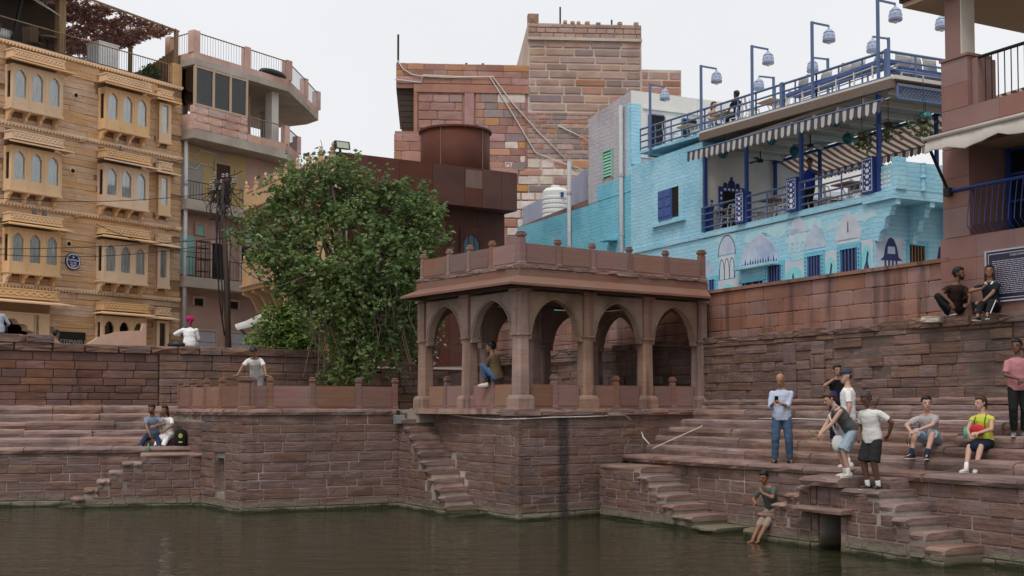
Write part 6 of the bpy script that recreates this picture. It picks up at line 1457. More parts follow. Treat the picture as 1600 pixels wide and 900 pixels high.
# ---- the tree
M['bark']=mat('grey_brown_bark',(.16,.115,.085),(.10,.075,.055),s1=6,stretch=(1,1,.3),bump=.5)
def leafmat(name,a,b,c,young=(.17,.24,.05)):
    m=mat(name,a,b,c,s1=3.5,s2=.7,rough=.45,bump=0,spec=.4); return cloth(m,.3)
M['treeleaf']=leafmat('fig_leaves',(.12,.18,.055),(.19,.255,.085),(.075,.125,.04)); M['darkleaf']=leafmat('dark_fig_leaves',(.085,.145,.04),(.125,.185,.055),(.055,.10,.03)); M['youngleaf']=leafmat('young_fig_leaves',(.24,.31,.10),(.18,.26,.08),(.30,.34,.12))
def tree(base,clumps,label,trunkpts,nleaf,lsize,seed,mt,mt2=None,name='fig_tree',yf=.06):
    t=thing(name,label,'tree',base); r=random.Random(seed)
    tr=MB(); tr.tube(trunkpts[0],trunkpts[1],9); tr.obj('trunk',M['bark'],t,True)
    L1_,L2_,L3_=[],[],[]; tot=sum(c[3] for c in clumps)
    hub=Vector(trunkpts[0][-1])
    for ci,(c,rad,_,wt) in enumerate(clumps):
        c=Vector(c); mid=hub*.45+c*.55+Vector((r.uniform(-.3,.3),r.uniform(-.3,.3),-.25))
        br=MB().tube([hub*.8+Vector(trunkpts[0][-2])*.2,mid,c,c+Vector((r.uniform(-.4,.4),r.uniform(-.4,.4),rad*.5))],[.10,.06,.035,.012],5)
        for q in range(4):
            e=c+Vector((r.gauss(0,.6),r.gauss(0,.6),r.gauss(0,.6)))*rad; br.tube([mid*.3+c*.7,(mid+c+e)/3+Vector((0,0,.1)),e],[.03,.02,.008],4)
        br.obj('limb',M['bark'],t,True)
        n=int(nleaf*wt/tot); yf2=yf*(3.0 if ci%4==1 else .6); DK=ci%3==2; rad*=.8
        # twigs: leaves grow in sprays along short twigs
        k=0
        while k<n:
            v=Vector((r.gauss(0,1),r.gauss(0,1),r.gauss(0,1))).normalized(); d=rad*(.35+.75*r.random()**.6)
            p0=c+v*d; dirn=(v+Vector((r.gauss(0,.5),r.gauss(0,.5),r.gauss(0,.4)-.35))).normalized(); ln=r.uniform(.25,.7); m=r.randint(5,11); yng=r.random()<yf2
            for q in range(m):
                p=p0+dirn*ln*q/m+Vector((r.gauss(0,.05),r.gauss(0,.05),r.gauss(0,.05))); (L2_ if (yng and q>m*.3) else (L3_ if DK else L1_)).append(p)
            k+=m
    o=stuffquads(L1_,lsize,mt,'crown',t,seed=seed,asp=.34,tilt=.7,bend=.18); o['kind']='stuff'
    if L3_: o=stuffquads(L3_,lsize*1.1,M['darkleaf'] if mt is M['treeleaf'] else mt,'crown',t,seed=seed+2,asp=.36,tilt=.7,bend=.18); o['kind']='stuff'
    if mt2 and L2_: o=stuffquads(L2_,lsize*.95,mt2,'young_leaves',t,seed=seed+1,asp=.34,tilt=.7,bend=.18); o['kind']='stuff'
    return t
TY=38.5; base=at(545,612,TY); base.z=2.5
def C(px,py,dy,rad,w): p=at(px,py,TY+dy); return ((p.x-base.x,p.y-base.y,p.z-base.z),rad,0,w)
def Tt(px,py,dy=0): p=at(px,py,TY+dy); return (p.x-base.x,p.y-base.y,p.z-base.z)
cl=[C(505,300,0,1.15,1.3),C(535,285,.3,.8,.8),C(470,330,-.3,1.0,1),C(440,380,-.4,1.0,1.1),C(425,400,-.6,.6,.4),C(462,425,-.8,.8,.8),C(500,400,-1,1.3,1.8),C(560,350,-.5,1.2,1.5),C(610,330,.3,1.1,1.3),C(645,360,.2,.85,1),C(640,400,-.3,.9,1.1),C(600,410,-1.1,1.3,1.8),C(550,450,-1.2,1.3,1.8),C(512,480,-1,.9,1.0),C(600,480,-.9,1.1,1.4),C(630,450,-.2,.9,1.0),C(560,530,-.8,1.0,1.2),C(605,535,-.3,.9,.9),C(525,560,-.5,.75,.7),C(655,500,.2,.7,.6),C(575,300,.2,.7,.5),C(668,347,.3,.4,.3),C(450,290,.3,.55,.35),C(430,300,.2,.35,.15),C(465,275,.2,.35,.16),C(400,325,.1,.25,.1),C(655,310,.5,.5,.25),C(548,575,-.4,.55,.5)]
rr=random.Random(12)
cl+=[C(px+rr.uniform(-8,8),py+rr.uniform(-8,8),rr.uniform(-.6,.6),rr.uniform(.28,.5),.22) for px,py in ((410,400),(395,360),(412,345),(480,268),(520,258),(545,265),(600,292),(640,318),(682,330),(680,378),(668,415),(640,540),(440,445),(470,470),(488,505))]
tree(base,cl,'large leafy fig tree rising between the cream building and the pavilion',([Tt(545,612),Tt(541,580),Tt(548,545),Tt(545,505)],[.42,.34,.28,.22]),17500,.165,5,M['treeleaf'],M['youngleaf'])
mb=MB(); r=random.Random(3)
for k in range(26):
    px=r.choice([500,590,600,610,595,560,625,640,490,520]); a=Vector(Tt(px+r.uniform(-15,15),r.uniform(420,510),-1.4)); mb.tube([a,a+Vector((r.uniform(-.2,.2),-.1,-.5)),a+Vector((r.uniform(-.3,.3),0,-r.uniform(.9,1.8)))],.014,4)
o=mb.obj('hanging_roots',M['bark'],bpy.data.objects['fig_tree']); o['kind']='stuff'
TY=43; base=at(445,560,TY); base.z=4.0
cl=[C(440,505,0,.75,1),C(425,530,-.2,.7,1),C(460,520,0,.75,1),C(480,540,.2,.6,.6),C(455,490,.2,.5,.5)]
tree(base,cl,'bright yellow green bush behind the wall at the foot of the cream building',([(0,0,0),(.05,0,.4),(0,.05,.7)],[.12,.1,.06]),3200,.17,9,M['leafy'],M['youngleaf'],'green_bush',.3)
# flowering shrub left of the pavilion
TY=40; base=at(655,560,TY); base.z=3.6; cl=[C(640,548,0,.45,1),C(660,540,0,.4,1)]
tree(base,cl,'small shrub with white flowers on the rubble wall left of the pavilion',([(0,0,0),(0,0,.3),(0,.05,.5)],[.05,.04,.03]),350,.12,19,M['treeleaf'],plain('white_petals',(.7,.7,.68),.8),'flowering_shrub',.3)
# far greenery behind the cafe
M['farleaf']=leafmat('far_foliage',(.085,.12,.04),(.12,.15,.05),(.06,.09,.03))
for i,(px,py,Y) in enumerate(((1285,262,75),(1262,268,70),(1330,262,80))):
    TY=Y; base=at(px,400,Y); base.z=4.0; cl=[C(px+dx,py+dy_,0,1.5,1) for dx,dy_ in ((-25,8),(0,0),(25,6),(-12,25),(14,25))]
    tree(base,cl,'pale green far tree glimpsed behind the cafe floor, '+['middle','left','right'][i]+' one',([(0,0,0),(0,0,4),(.1,0,9)],[.3,.25,.15]),1500,.4,30+i,M['farleaf'],None,'far_tree')
# ================================================================ PEOPLE
from mathutils import noise as NZ
_FIN=[]
def fab(name,c,v=.15,rough=.9,**k): return mat(name,c,tuple(x*(1-v) for x in c),s1=9,rough=rough,bump=.15,bs=60,spec=.15,**k)
SK={'brown':plain('brown_skin',(.26,.125,.075),.5,var=.08),'dark':plain('dark_brown_skin',(.15,.072,.046),.5,var=.08),'fair':plain('fair_skin',(.52,.31,.235),.5,var=.06),'tan':plain('tan_skin',(.34,.18,.115),.5,var=.08)}
HAIR=plain('black_hair',(.012,.010,.010),.45); HAIRB=plain('brown_hair',(.07,.035,.02),.45); EYE=plain('dark_eye',(.015,.01,.01),.2); LIP=plain('lips',(.20,.07,.06),.5)
def ell(mb,c,ax,ay,az,n=12,m=7):
    c=Vector(c); R=[]
    for i in range(1,m):
        a=math.pi*i/m; R.append([c-az*math.cos(a)+ (ax*math.cos(2*math.pi*j/n)+ay*math.sin(2*math.pi*j/n))*math.sin(a) for j in range(n)])
    mb.loft(R)
def cap(mb,p,q,r0,r1,n=10,flat=False):
    p,q=Vector(p),Vector(q); t=(q-p).normalized(); up=Vector((0,0,1)) if abs(t.z)<.9 else Vector((0,1,0)); a=t.cross(up).normalized(); b=t.cross(a); R=[]
    for (c,r,s) in [(p,r0,-.94),(p,r0,-.6),(p,r0,0),((p+q)/2,(r0+r1)/2*1.03,0),(q,r1,0)]+([] if flat else [(q,r1,.6),(q,r1,.94)]):
        k=math.sqrt(max(0,1-s*s)) if s else 1
        R.append([c+t*r*s+(a*math.cos(2*math.pi*j/n)+b*math.sin(2*math.pi*j/n))*r*k for j in range(n)])
    mb.loft(R)
def ik(a,b,l1,l2,pole):
    a,b=Vector(a),Vector(b); d=b-a; L_=d.length
    if L_>(l1+l2)*.995: d*= (l1+l2)*.995/L_; b=a+d; L_=d.length
    x=(l1*l1-l2*l2+L_*L_)/(2*L_); h=math.sqrt(max(0,l1*l1-x*x)); dn=d.normalized(); pl=Vector(pole); pl=(pl-dn*pl.dot(dn)); 
    if pl.length<1e-4: pl=Vector((0,-1,0))-dn*(-dn.y)
    return a+dn*x+pl.normalized()*h, b
def solid(mb,name,mt,par,vox,sm=4,fold=0,ff=7):
    o=mb.obj(name,mt,par,True,fix=True); m=o.modifiers.new('r','REMESH'); m.mode='VOXEL'; m.voxel_size=vox; m.use_smooth_shade=True
    s=o.modifiers.new('s','SMOOTH'); s.iterations=sm; s.factor=.5; _FIN.append((o,fold,ff)); return o
def hand(mb,w,d,nrm,s,side,curl=.5):
    """palm, four fingers and a thumb; d = direction of the hand, nrm = out of the back of the hand"""
    d=Vector(d).normalized(); nrm=Vector(nrm); nrm=(nrm-d*nrm.dot(d)).normalized(); sd=d.cross(nrm)*side; w=Vector(w)
    ell(mb,w+d*.045*s,sd*.040*s,nrm*.017*s,d*.058*s,10,6)
    for i,(o,l) in enumerate(((-.030,.068),(-.010,.080),(.010,.074),(.029,.058))):
        k=w+d*.088*s+sd*o*s; e1=k+(d*math.cos(curl*.5)-nrm*math.sin(curl*.5)).normalized()*l*.55*s+sd*o*.12*s; e2=e1+(d*math.cos(curl*1.5)-nrm*math.sin(curl*1.5)).normalized()*l*.5*s
        cap(mb,k-d*.02*s,e1,.0105*s,.0095*s,6); cap(mb,e1,e2,.0095*s,.008*s,6)
    t0=w+d*.025*s-sd*.033*s; t1=t0+(d*.55-sd*.75-nrm*.35).normalized()*.042*s; t2=t1+(d*.9-sd*.2-nrm*.3).normalized()*.034*s
    cap(mb,t0,t1,.0125*s,.0115*s,6); cap(mb,t1,t2,.0115*s,.009*s,6)
def person(label,loc,rz,H=1.72,hip=(0,0,.92),lean=(0,0),yaw=0,head=(0,0),RH=(-.25,-.02,.80),LH=(.25,-.02,.80),RF=(-.12,0,.0),LF=(.12,0,.0),rk=(-.15,-1,0),lk=(.15,-1,0),re=(-.5,.8,-.2),le=(.5,.8,-.2),
           skin='brown',shirt=None,sleeve=.55,trous=None,leg=1.0,legw=1.0,skirt=None,shoe=None,sock=None,hair='short',hairm=None,cap_=None,turban=None,beard=False,build=1.0,vox=.010,ftR=None,ftL=None,curl=.5,long_shirt=.0,rhd=None,lhd=None,tank=False,fold=.007):
    s=H/1.75; T=thing('person',label,'person',loc,rz); V=Vector
    sc=lambda p: V(p)*s
    hp=sc(hip); sp=V((lean[0],lean[1],math.sqrt(max(.05,1-lean[0]**2-lean[1]**2)))); cy,sy=math.cos(R_(yaw)),math.sin(R_(yaw))
    side0=V((1,0,0)); side=(V((cy,sy,0))-sp*V((cy,sy,0)).dot(sp)).normalized(); side0=(side0-sp*side0.dot(sp)*.5).normalized()
    fw=lambda sd: sp.cross(sd).normalized()*-1 if False else sd.cross(sp)*1.0
    SP=lambda t: hp+sp*(.52*s*t)+ (fw(side)*-0.03*s*math.sin(math.pi*min(1,max(0,t)))*-0)
    def ringT(t,w,d,off=0):
        sd=(side0*(1-min(1,max(0,t)))+side*min(1,max(0,t))).normalized(); f=sd.cross(sp)       # f points backwards-forwards axis
        return [SP(t)+sd*w*s*math.cos(2*math.pi*j/14)+f*(d*s*math.sin(2*math.pi*j/14)+off*s) for j in range(14)]
    b=build
    prof=[(-.2,.07,.07),(-.14,.135*b,.105*b),(0,.165*b,.118*b),(.2,.155*b,.115*b),(.38,.138*b,.105*b),(.6,.152*b,.115*b),(.8,.170*b,.115*b),(.92,.175*b,.095),(1.01,.120,.078),(1.08,.06,.058)]
    mb=MB(); mb.loft([ringT(*p) for p in prof])
    neck0=SP(1.04); hy,hpch=R_(head[0]),R_(head[1])
    ndir=(sp*.55+V((0,0,1))*.45+fw(side)*0).normalized(); fwd0=V((math.sin(R_(yaw)),-math.cos(R_(yaw)),0)) if False else V((-(-math.sin(R_(yaw))),-math.cos(R_(yaw)),0))
    hb=neck0+ndir*.085*s
    # head frame
    Rm=Matrix.Rotation(R_(yaw)+hy,3,'Z')@Matrix.Rotation(hpch,3,'X'); hx,hyv,hz=Rm@V((1,0,0)),Rm@V((0,1,0)),Rm@V((0,0,1))
    hb=hb+hyv*(-.02*s)
    HP=lambda x,y,z: hb+(hx*x+hyv*y+hz*z)*s*1.07
    cap(mb,SP(.93),hb+hz*.05*s+hyv*.01*s,.062*s,.052*s)
    hr=[(-.005,.022,.022,-.070),(.02,.043,.045,-.052),(.055,.060,.075,-.028),(.10,.070,.092,-.008),(.145,.075,.098,.0),(.185,.069,.09,.004),(.215,.045,.06,.006),(.228,.018,.025,.006)]
    mb.loft([[HP(w*math.cos(2*math.pi*j/14),d*math.sin(2*math.pi*j/14)+o,z) for j in range(14)] for z,w,d,o in hr])
    cap(mb,HP(0,-.098,.118),HP(0,-.116,.085),.011*s,.017*s,6); cap(mb,HP(-.035,-.088,.132),HP(.035,-.088,.132),.014*s,.014*s,6); cap(mb,HP(-.02,-.095,.048),HP(.02,-.095,.048),.012*s,.012*s,6)
    for k in (-1,1): ell(mb,HP(k*.077,.012,.105),hx*.012*s,hyv*.020*s,hz*.032*s,8,5)
    # arms and legs
    sh=[SP(.90)+side*k*.172*s*b for k in (-1,1)]; hj=[hp+side0*k*.088*s-V((0,0,.02*s)) for k in (-1,1)]
    arms=[];legs=[]
    for k,S0,Ht,pole in ((-1,sh[0],RH,re),(1,sh[1],LH,le)):
        e,w=ik(S0,sc(Ht),.29*s,.255*s,pole); arms.append((S0,e,w)); cap(mb,S0+(e-S0)*.05,e,.046*s*b,.041*s*b); cap(mb,e,w,.041*s*b,.028*s)
        hd=(rhd if k<0 else lhd); d=(w-e).normalized() if hd is None else V(hd).normalized()
        out=side*k*.6+V((0,-.2,.5)); hand(mb,w,d,out,s,k,curl)
    for k,J,Fp,pole in ((-1,hj[0],RF,rk),(1,hj[1],LF,lk)):
        an=sc(Fp)+V((0,0,.085*s)); kn,an=ik(J,an,.43*s,.415*s,pole); legs.append((J,kn,an)); cap(mb,J,kn,.085*s*b,.058*s*b); cap(mb,kn,kn*.65+an*.35,.056*s*b,.056*s*b); cap(mb,kn*.65+an*.35,an,.054*s*b,.036*s)
    feet=[]
    for k,(J,kn,an),ft in ((-1,legs[0],ftR),(1,legs[1],ftL)):
        fd=V(ft) if ft is not None else V((k*.25,-1,0)); fd=fd.normalized(); feet.append((an,fd)); 
        cap(mb,an-V((0,0,.045*s))-fd*.03*s,an-V((0,0,.06*s))+fd*.13*s,.036*s,.026*s); cap(mb,an,an-V((0,0,.045*s)),.036*s,.036*s)
    body=solid(mb,'body',SK[skin],T,vox)
    for k in (-1,1):
        e=MB(); ell(e,HP(k*.031,-.089,.117),hx*.013*s,hyv*.010*s,hz*.008*s,8,5); e.obj('eye',EYE,T,True)
        e=MB(); e.loft([[HP(k*.031+x,-.098-.002*(1-abs(x)/.02),.134+z+.003*(1-abs(x)/.02)) for x in (-.02,0,.02)] for z in (0,.006)],cap=False,close=False); e.obj('eyebrow',hairm or HAIR,T)
    e=MB(); ell(e,HP(0,-.101,.05),hx*.024*s,hyv*.008*s,hz*.007*s,8,5); e.obj('mouth',LIP,T,True)
    # clothing
    if shirt:
        m=MB(); g=.020; lo=-.16-long_shirt
        pr=[(lo,.155*b+.03*long_shirt*4,.118*b+.02)]+[(t,w+g,d+g) for t,w,d in prof if t>lo+.03 and t<1.0]+([(.99,.14,.09),(1.03,.085,.075)] if not tank else [(1.0,.11,.08)])
        m.loft([ringT(*p) for p in pr])
        if sleeve:
            for (S0,e,w) in arms:
                if sleeve<=1: cap(m,S0+(e-S0)*.08-V((0,0,.010*s)),S0+(e-S0)*sleeve,.060*s*b,.062*s*b,10,True)
                else: cap(m,S0-V((0,0,.008*s)),e,.06*s*b,.055*s*b); cap(m,e,e+(w-e)*(sleeve-1),.055*s*b,.043*s)
        solid(m,'shirt',shirt,T,.012,4,fold)
    if trous:
        m=MB(); m.loft([ringT(t,w+.012,d+.012) for t,w,d in [(-.17,.10*b,.09*b),(-.12,.145*b,.11*b),(0,.168*b,.12*b),(.17,.158*b,.116*b)]])
        for (J,kn,an) in legs:
            if leg<.6: cap(m,J,J+(kn-J)*(leg/.5+.06),.098*s*b,.085*s*b*legw,10,True)
            else:
                cap(m,J,kn,.098*s*b,.074*s*b*legw); e2=kn+(an-kn)*((leg-.5)/.5); cap(m,kn,e2,.073*s*b*legw,.058*s*b*legw,10,True)
        solid(m,'trousers',trous,T,.012,3,fold)
    if skirt:
        m=MB(); m.loft([ringT(t,w+.014,d+.014) for t,w,d in [(-.12,.15*b,.12*b),(0,.168*b,.12*b),(.2,.155*b,.116*b)]])
        for (J,kn,an) in legs: cap(m,J,kn,.11*s,.09*s,10,True)
        a=(legs[0][0]+legs[1][0])/2; q=(legs[0][1]+legs[1][1])/2; cap(m,a,q,.11*s,.10*s); 
        solid(m,'skirt',skirt,T,.012,3,fold)
    if sock:
        for (an,fd),(J,kn,_) in zip(feet,legs):
            m=MB(); cap(m,an+(kn-an)*.18,an-V((0,0,.03*s)),.046*s,.044*s); m.obj('sock',sock,T,True)
    if shoe:
        for an,fd in feet:
            m=MB(); z=V((0,0,1)); sd=fd.cross(z); c=an-V((0,0,.05*s))
            R2=[]
            for (f,w,h) in ((-.085,.022,.05),(-.07,.038,.085),(-.02,.042,.085),(.06,.046,.062),(.13,.046,.045),(.175,.032,.03),(.195,.012,.018)):
                R2.append([c+fd*f*s+sd*w*s*x-z*(.038*s)+z*h*s*y for x,y in ((-1,0),(1,0),(1,.35),(.75,.8),(.3,1),(-.3,1),(-.75,.8),(-1,.35))])
            m.loft(R2); o=m.obj('shoe',shoe,T,True); m=MB(); m.loft([[p-z*.012*s for p in (r_[0],r_[1])]+[r_[1]+z*.008*s,r_[0]+z*.008*s] for r_ in R2]); m.obj('sole',M['white'] if shoe is not BLK else BLK,o)
    hm=hairm or HAIR
    def skull(m,g,z0,back=.012,tl=0.0):
        R2=[]
        for z,w,d,o in [(z0,.074,.085,.022),(.145,.077,.094,.012),(.185,.073,.095,.006),(.218,.052,.068,.006),(.236,.02,.028,.006)]:
            if z<z0: continue
            R2.append([HP((w+g)*math.cos(2*math.pi*j/14),(d+g)*math.sin(2*math.pi*j/14)+o+back,z+g*.5-(d+g)*math.sin(2*math.pi*j/14)*tl*max(0,(.236-z)/.1)) for j in range(14)])
        m.loft(R2)
    if hair in('short','long','bun','crop'):
        m=MB(); skull(m,.006 if hair=='crop' else .013,.13,.008,.42)
        ell(m,HP(0,.05,.10),hx*.072*s,hyv*.055*s,hz*.075*s)
        if hair!='crop': ell(m,HP(0,-.055,.195),hx*.062*s,hyv*.045*s,hz*.035*s); 
        for k in (-1,1): ell(m,HP(k*.070,.01,.145),hx*.014*s,hyv*.05*s,hz*.05*s)
        if hair=='long':
            for k in (-1,1): cap(m,HP(k*.06,.035,.12),HP(k*.075,.05,-.10),.035*s,.03*s)
            cap(m,HP(0,.07,.12),HP(0,.085,-.14),.06*s,.05*s)
        if hair=='bun': cap(m,HP(0,.09,.13),HP(0,.115,.10),.04*s,.035*s); cap(m,HP(0,.10,.12),HP(.01,.11,.0),.03*s,.015*s)
        solid(m,'hair',hm,T,.009,2,.004,30)
    if cap_:
        m=MB(); skull(m,.012,.145,.0); m.obj('cap_crown',cap_,T,True); m=MB(); m.loft([[HP(x,-.07-.09*math.cos(x*14),.15-.02*(1-abs(x)/.07)*0) for x in (-.07,-.045,0,.045,.07)],[HP(x,-.05,.158) for x in (-.07,-.045,0,.045,.07)]],cap=False,close=False); m.loft([[HP(x,-.07-.09*math.cos(x*14),.144) for x in (-.07,-.045,0,.045,.07)],[HP(x,-.05,.150) for x in (-.07,-.045,0,.045,.07)]],cap=False,close=False); m.obj('cap_brim',cap_,T); m=MB(); ell(m,HP(0,.055,.10),hx*.068*s,hyv*.045*s,hz*.05*s); m.obj('hair',hm,T,True)
    if turban:
        m=MB(); ell(m,HP(0,.01,.18),hx*.135*s,hyv*.15*s,hz*.085*s); ell(m,HP(-.02,.02,.15),hx*.125*s,hyv*.135*s,hz*.06*s); ell(m,HP(.03,-.0,.225),hx*.09*s,hyv*.11*s,hz*.06*s); cap(m,HP(0,.1,.14),HP(.02,.12,.03),.04*s,.03*s); solid(m,'turban',turban,T,.010,2,.012,14)
    if beard: m=MB(); ell(m,HP(0,-.07,.025),hx*.052*s,hyv*.04*s,hz*.04*s); cap(m,HP(-.06,-.03,.08),HP(-.045,-.06,.03),.022*s,.024*s); cap(m,HP(.06,-.03,.08),HP(.045,-.06,.03),.022*s,.024*s); cap(m,HP(-.025,-.102,.066),HP(.025,-.102,.066),.010*s,.010*s); solid(m,'beard',HAIR,T,.009,2)
    T['_j']=0; del T['_j']
    return T,dict(arms=arms,legs=legs,HP=HP,SP=SP,s=s,side=side,sp=sp)
BLK=fab('black_cloth',(.016,.016,.018)); WHT=fab('white_cotton',(.78,.77,.76),.06); LBL=fab('pale_blue_shirt',(.47,.52,.66),.06); DEN=fab('blue_denim',(.075,.125,.21),.35); LDEN=fab('light_denim',(.33,.42,.50),.15); GRY=fab('dark_grey_jersey',(.10,.105,.105)); OFFW=fab('off_white_tee',(.66,.64,.61),.06); LGR=fab('light_grey_tee',(.42,.38,.38),.08); YEL=fab('lime_yellow_top',(.56,.60,.08),.1); NVY=fab('navy_cloth',(.018,.022,.045)); PNK=fab('dusty_pink_tee',(.46,.20,.21),.08); DBR=fab('dark_brown_tee',(.035,.02,.018)); OLV=fab('olive_shirt',(.085,.10,.085),.2); KHK=fab('khaki_tee',(.13,.085,.045)); BGR=fab('blue_grey_shirt',(.20,.25,.33),.1); BEI=fab('beige_trousers',(.33,.25,.21),.15); TUR=fab('magenta_turban',(.45,.02,.14),.25); ROY=fab('royal_blue_polo',(.015,.035,.26)); DKS=fab('charcoal_shorts',(.028,.028,.03)); IND=fab('indigo_jeans',(.025,.04,.085),.2); WSH=plain('white_shoe_leather',(.62,.58,.52),.6); BSH=plain('black_shoe',(.02,.018,.017),.5); RED=fab('red_bag_cloth',(.55,.035,.045),.1); GRN=plain('green_bottle',(.10,.42,.33),.2); PHONE=plain('phone_black',(.01,.01,.012),.15)
Lf=lambda w,T: (Matrix.Rotation(-T.rotation_euler[2],3,'Z')@(Vector(w)-T.location))
def held(mb,name,mt,T,jl,label,cat,smooth=False):
    """an object in someone's hand: its own top-level thing placed at a joint"""
    o=mb.obj(name,mt,None,smooth); o.location=T.location+Matrix.Rotation(T.rotation_euler[2],3,'Z')@Vector(jl); o.rotation_euler=(0,0,T.rotation_euler[2]); return tag(o,label,cat)
# 1 man with the phone
p=FR.w(FR.u(1221,1.2),1.2,1.45)
T,J=person('bald man in pale blue shirt and jeans standing looking at his phone',p,R_(-12),1.80,hip=(0,.0,.93),lean=(0,.04),head=(-18,22),RH=(-.15,-.30,1.20),LH=(-.02,-.30,1.18),RF=(-.14,-.02,0),LF=(.15,.03,0),re=(-.25,.35,-.9),le=(.25,.35,-.9),skin='tan',shirt=LBL,sleeve=1.25,trous=DEN,leg=.98,legw=1.05,shoe=BSH,hair=None,build=1.06,rhd=(.3,-.6,.4),lhd=(-.6,-.5,.3),curl=1.0)
m=MB(); m.loft([[J['HP'](.081*math.cos(a),.1*math.sin(a)+.012,z) for a in [math.pi*(.02+.96*i/8) for i in range(9)]] for z in (.07,.115)],cap=False,close=False); m.obj('hair',HAIR,T,True)
held(MB().box(-.037,.037,-.006,.006,-.07,.07),'smartphone',PHONE,T,J['arms'][0][2]+Vector((.05,-.10,.08)),'black smartphone in the hands of the bald man in jeans','phone').rotation_euler=(.7,0,-.2)
m=MB(); m.loft([[J['SP'](.06)+Vector((.19*math.cos(a),.14*math.sin(a),z)) for a in [6.283*i/16 for i in range(16)]] for z in (-.02,.02)],cap=False); m.obj('belt',BLK,T)
# 2 woman leaning with denim skirt
p=FR.w(FR.u(1322,.22),.22,1.352)
T,J=person('woman in grey sleeveless top and pale denim skirt bending forward on the stone slab',p,R_(-80),1.66,hip=(0,.10,.88),lean=(0,-.62),head=(0,30),RH=(-.10,-.50,.80),LH=(.04,-.52,.82),RF=(-.09,.02,0),LF=(.10,-.02,0),rk=(0,-1,0),lk=(0,-1,0),re=(-.3,.6,-.7),le=(.3,.6,-.7),skin='fair',shirt=GRY,sleeve=0,tank=True,trous=LDEN,leg=.47,legw=1.45,shoe=WSH,sock=WHT,hair='bun',hairm=HAIRB,curl=1.0)
o=held(MB().tube([(0,0,0),(.05,-.05,.05),(.02,-.12,-.03),(-.04,-.16,.06)],.012,5),'plant_sprig',M['leafy'],T,J['arms'][1][2]+Vector((0,-.08,-.02)),'small yellow green plant sprig held by the woman bending forward','sprig')
m=MB(); m.tube([J['SP'](.98)+J['side']*.1*J['s']+Vector((0,-.02,.07)),J['SP'](.75)+Vector((.0,-.2,-.02)),J['SP'](.4)+Vector((.02,-.22,-.15)),J['SP'](.15)+Vector((.0,-.2,-.2))],.02,6); bag=m.obj('tote_bag_strap',OFFW,None,True); bag.location=p; bag.rotation_euler=(0,0,R_(-80)); tag(bag,'white tote bag strap hanging from the bending woman','bag'); bag.name='tote_bag'
mm=MB(); ell(mm,J['SP'](.15)+Vector((0,-.22,-.3)),Vector((.05,0,0)),Vector((0,.12,0)),Vector((0,0,.16))); b2=mm.obj('bag_body',OFFW,bag,True)
# 3 tall man in white polo and cap
p=FR.w(*(lambda h:(h[0],1.32))(FR.hit(1325,640,1.32)),1.45)
T,J=person('tall man in white polo shirt and dark blue cap seen from behind on the ledge',p,R_(-104),1.84,head=(22,6),RH=(-.22,-.12,.92),LH=(.25,-.05,.86),shirt=WHT,sleeve=.75,trous=fab('slate_shorts',(.16,.17,.20)),leg=.47,legw=1.2,skin='fair',shoe=WSH,sock=WHT,hair=None,cap_=fab('navy_cap',(.05,.06,.10)),build=1.05)
# 4 person behind with a hand at the face
p=FR.w(FR.u(1307,2.1),2.12,1.88)
T,J=person('visitor in black half hidden behind the man in the cap',p,R_(-10),1.55,head=(10,5),RH=(-.10,-.20,1.45),LH=(.15,-.22,1.0),re=(-.8,.1,-.6),skin='tan',shirt=BLK,sleeve=.5,trous=NVY,shoe=BSH,hair='short',curl=1.2)
o=MB(); ell(o,Vector((0,0,0)),Vector((.09,0,0)),Vector((0,.05,0)),Vector((0,0,.14))); b_=o.obj('shoulder_bag',ROY,None,True); b_.location=p+Vector((-.12,-.16,.92)); tag(b_,'bright blue shoulder bag half hidden behind the bending woman','bag')
# 5 man in white tee and black shorts
p=FR.w(FR.u(1362,.25),.25,1.162)
T,J=person('man in white T-shirt and black shorts standing on the stair, hand on hip',p,R_(-58),1.70,lean=(0,-.10),head=(-5,34),RH=(-.20,-.14,.95),LH=(.24,.16,.98),re=(-.5,.5,-.6),le=(1,.55,-.1),RF=(-.09,-.03,0),LF=(.10,.03,0),skin='dark',shirt=OFFW,sleeve=.75,trous=DKS,leg=.46,legw=1.25,shoe=BSH,sock=WHT,hair='crop',hairm=plain('grey_black_hair',(.05,.045,.042),.6),build=1.10,lhd=(-.6,.2,-.4),curl=.9)
# 6 seated man in grey tee
sx=FR.w(FR.u(1455,2.12),2.14,1.88)
T,J=person('young man in grey T-shirt and pale shorts sitting with arms on his knees',sx,R_(-38),1.76,hip=(0,0,.10),lean=(-.05,-.42),head=(30,4),RH=(-.20,-.58,.27),LH=(-.05,-.58,.30),RF=(-.20,-.56,-.21),LF=(.10,-.60,-.21),rk=(-.2,-.5,1),lk=(.15,-.5,1),re=(-.9,.2,.1),le=(.9,.0,.1),skin='fair',shirt=LGR,sleeve=.72,trous=LDEN,leg=.46,legw=1.2,shoe=BSH,sock=fab('navy_socks',(.02,.04,.08)),hair='short',hairm=HAIR,rhd=(-.1,-.5,-.8),lhd=(-.8,-.3,-.3),curl=.7,fold=.010)
held(MB().lathe((0,0,-.12),[(.0,0),(.032,.005),(.032,.14),(.012,.18),(.012,.2),(0,.2)],10),'water_bottle',M['glass'],T,J['arms'][0][2]+Vector((-.02,-.06,-.12)),'clear plastic bottle hanging from the hand of the man in the grey T-shirt','bottle',True)
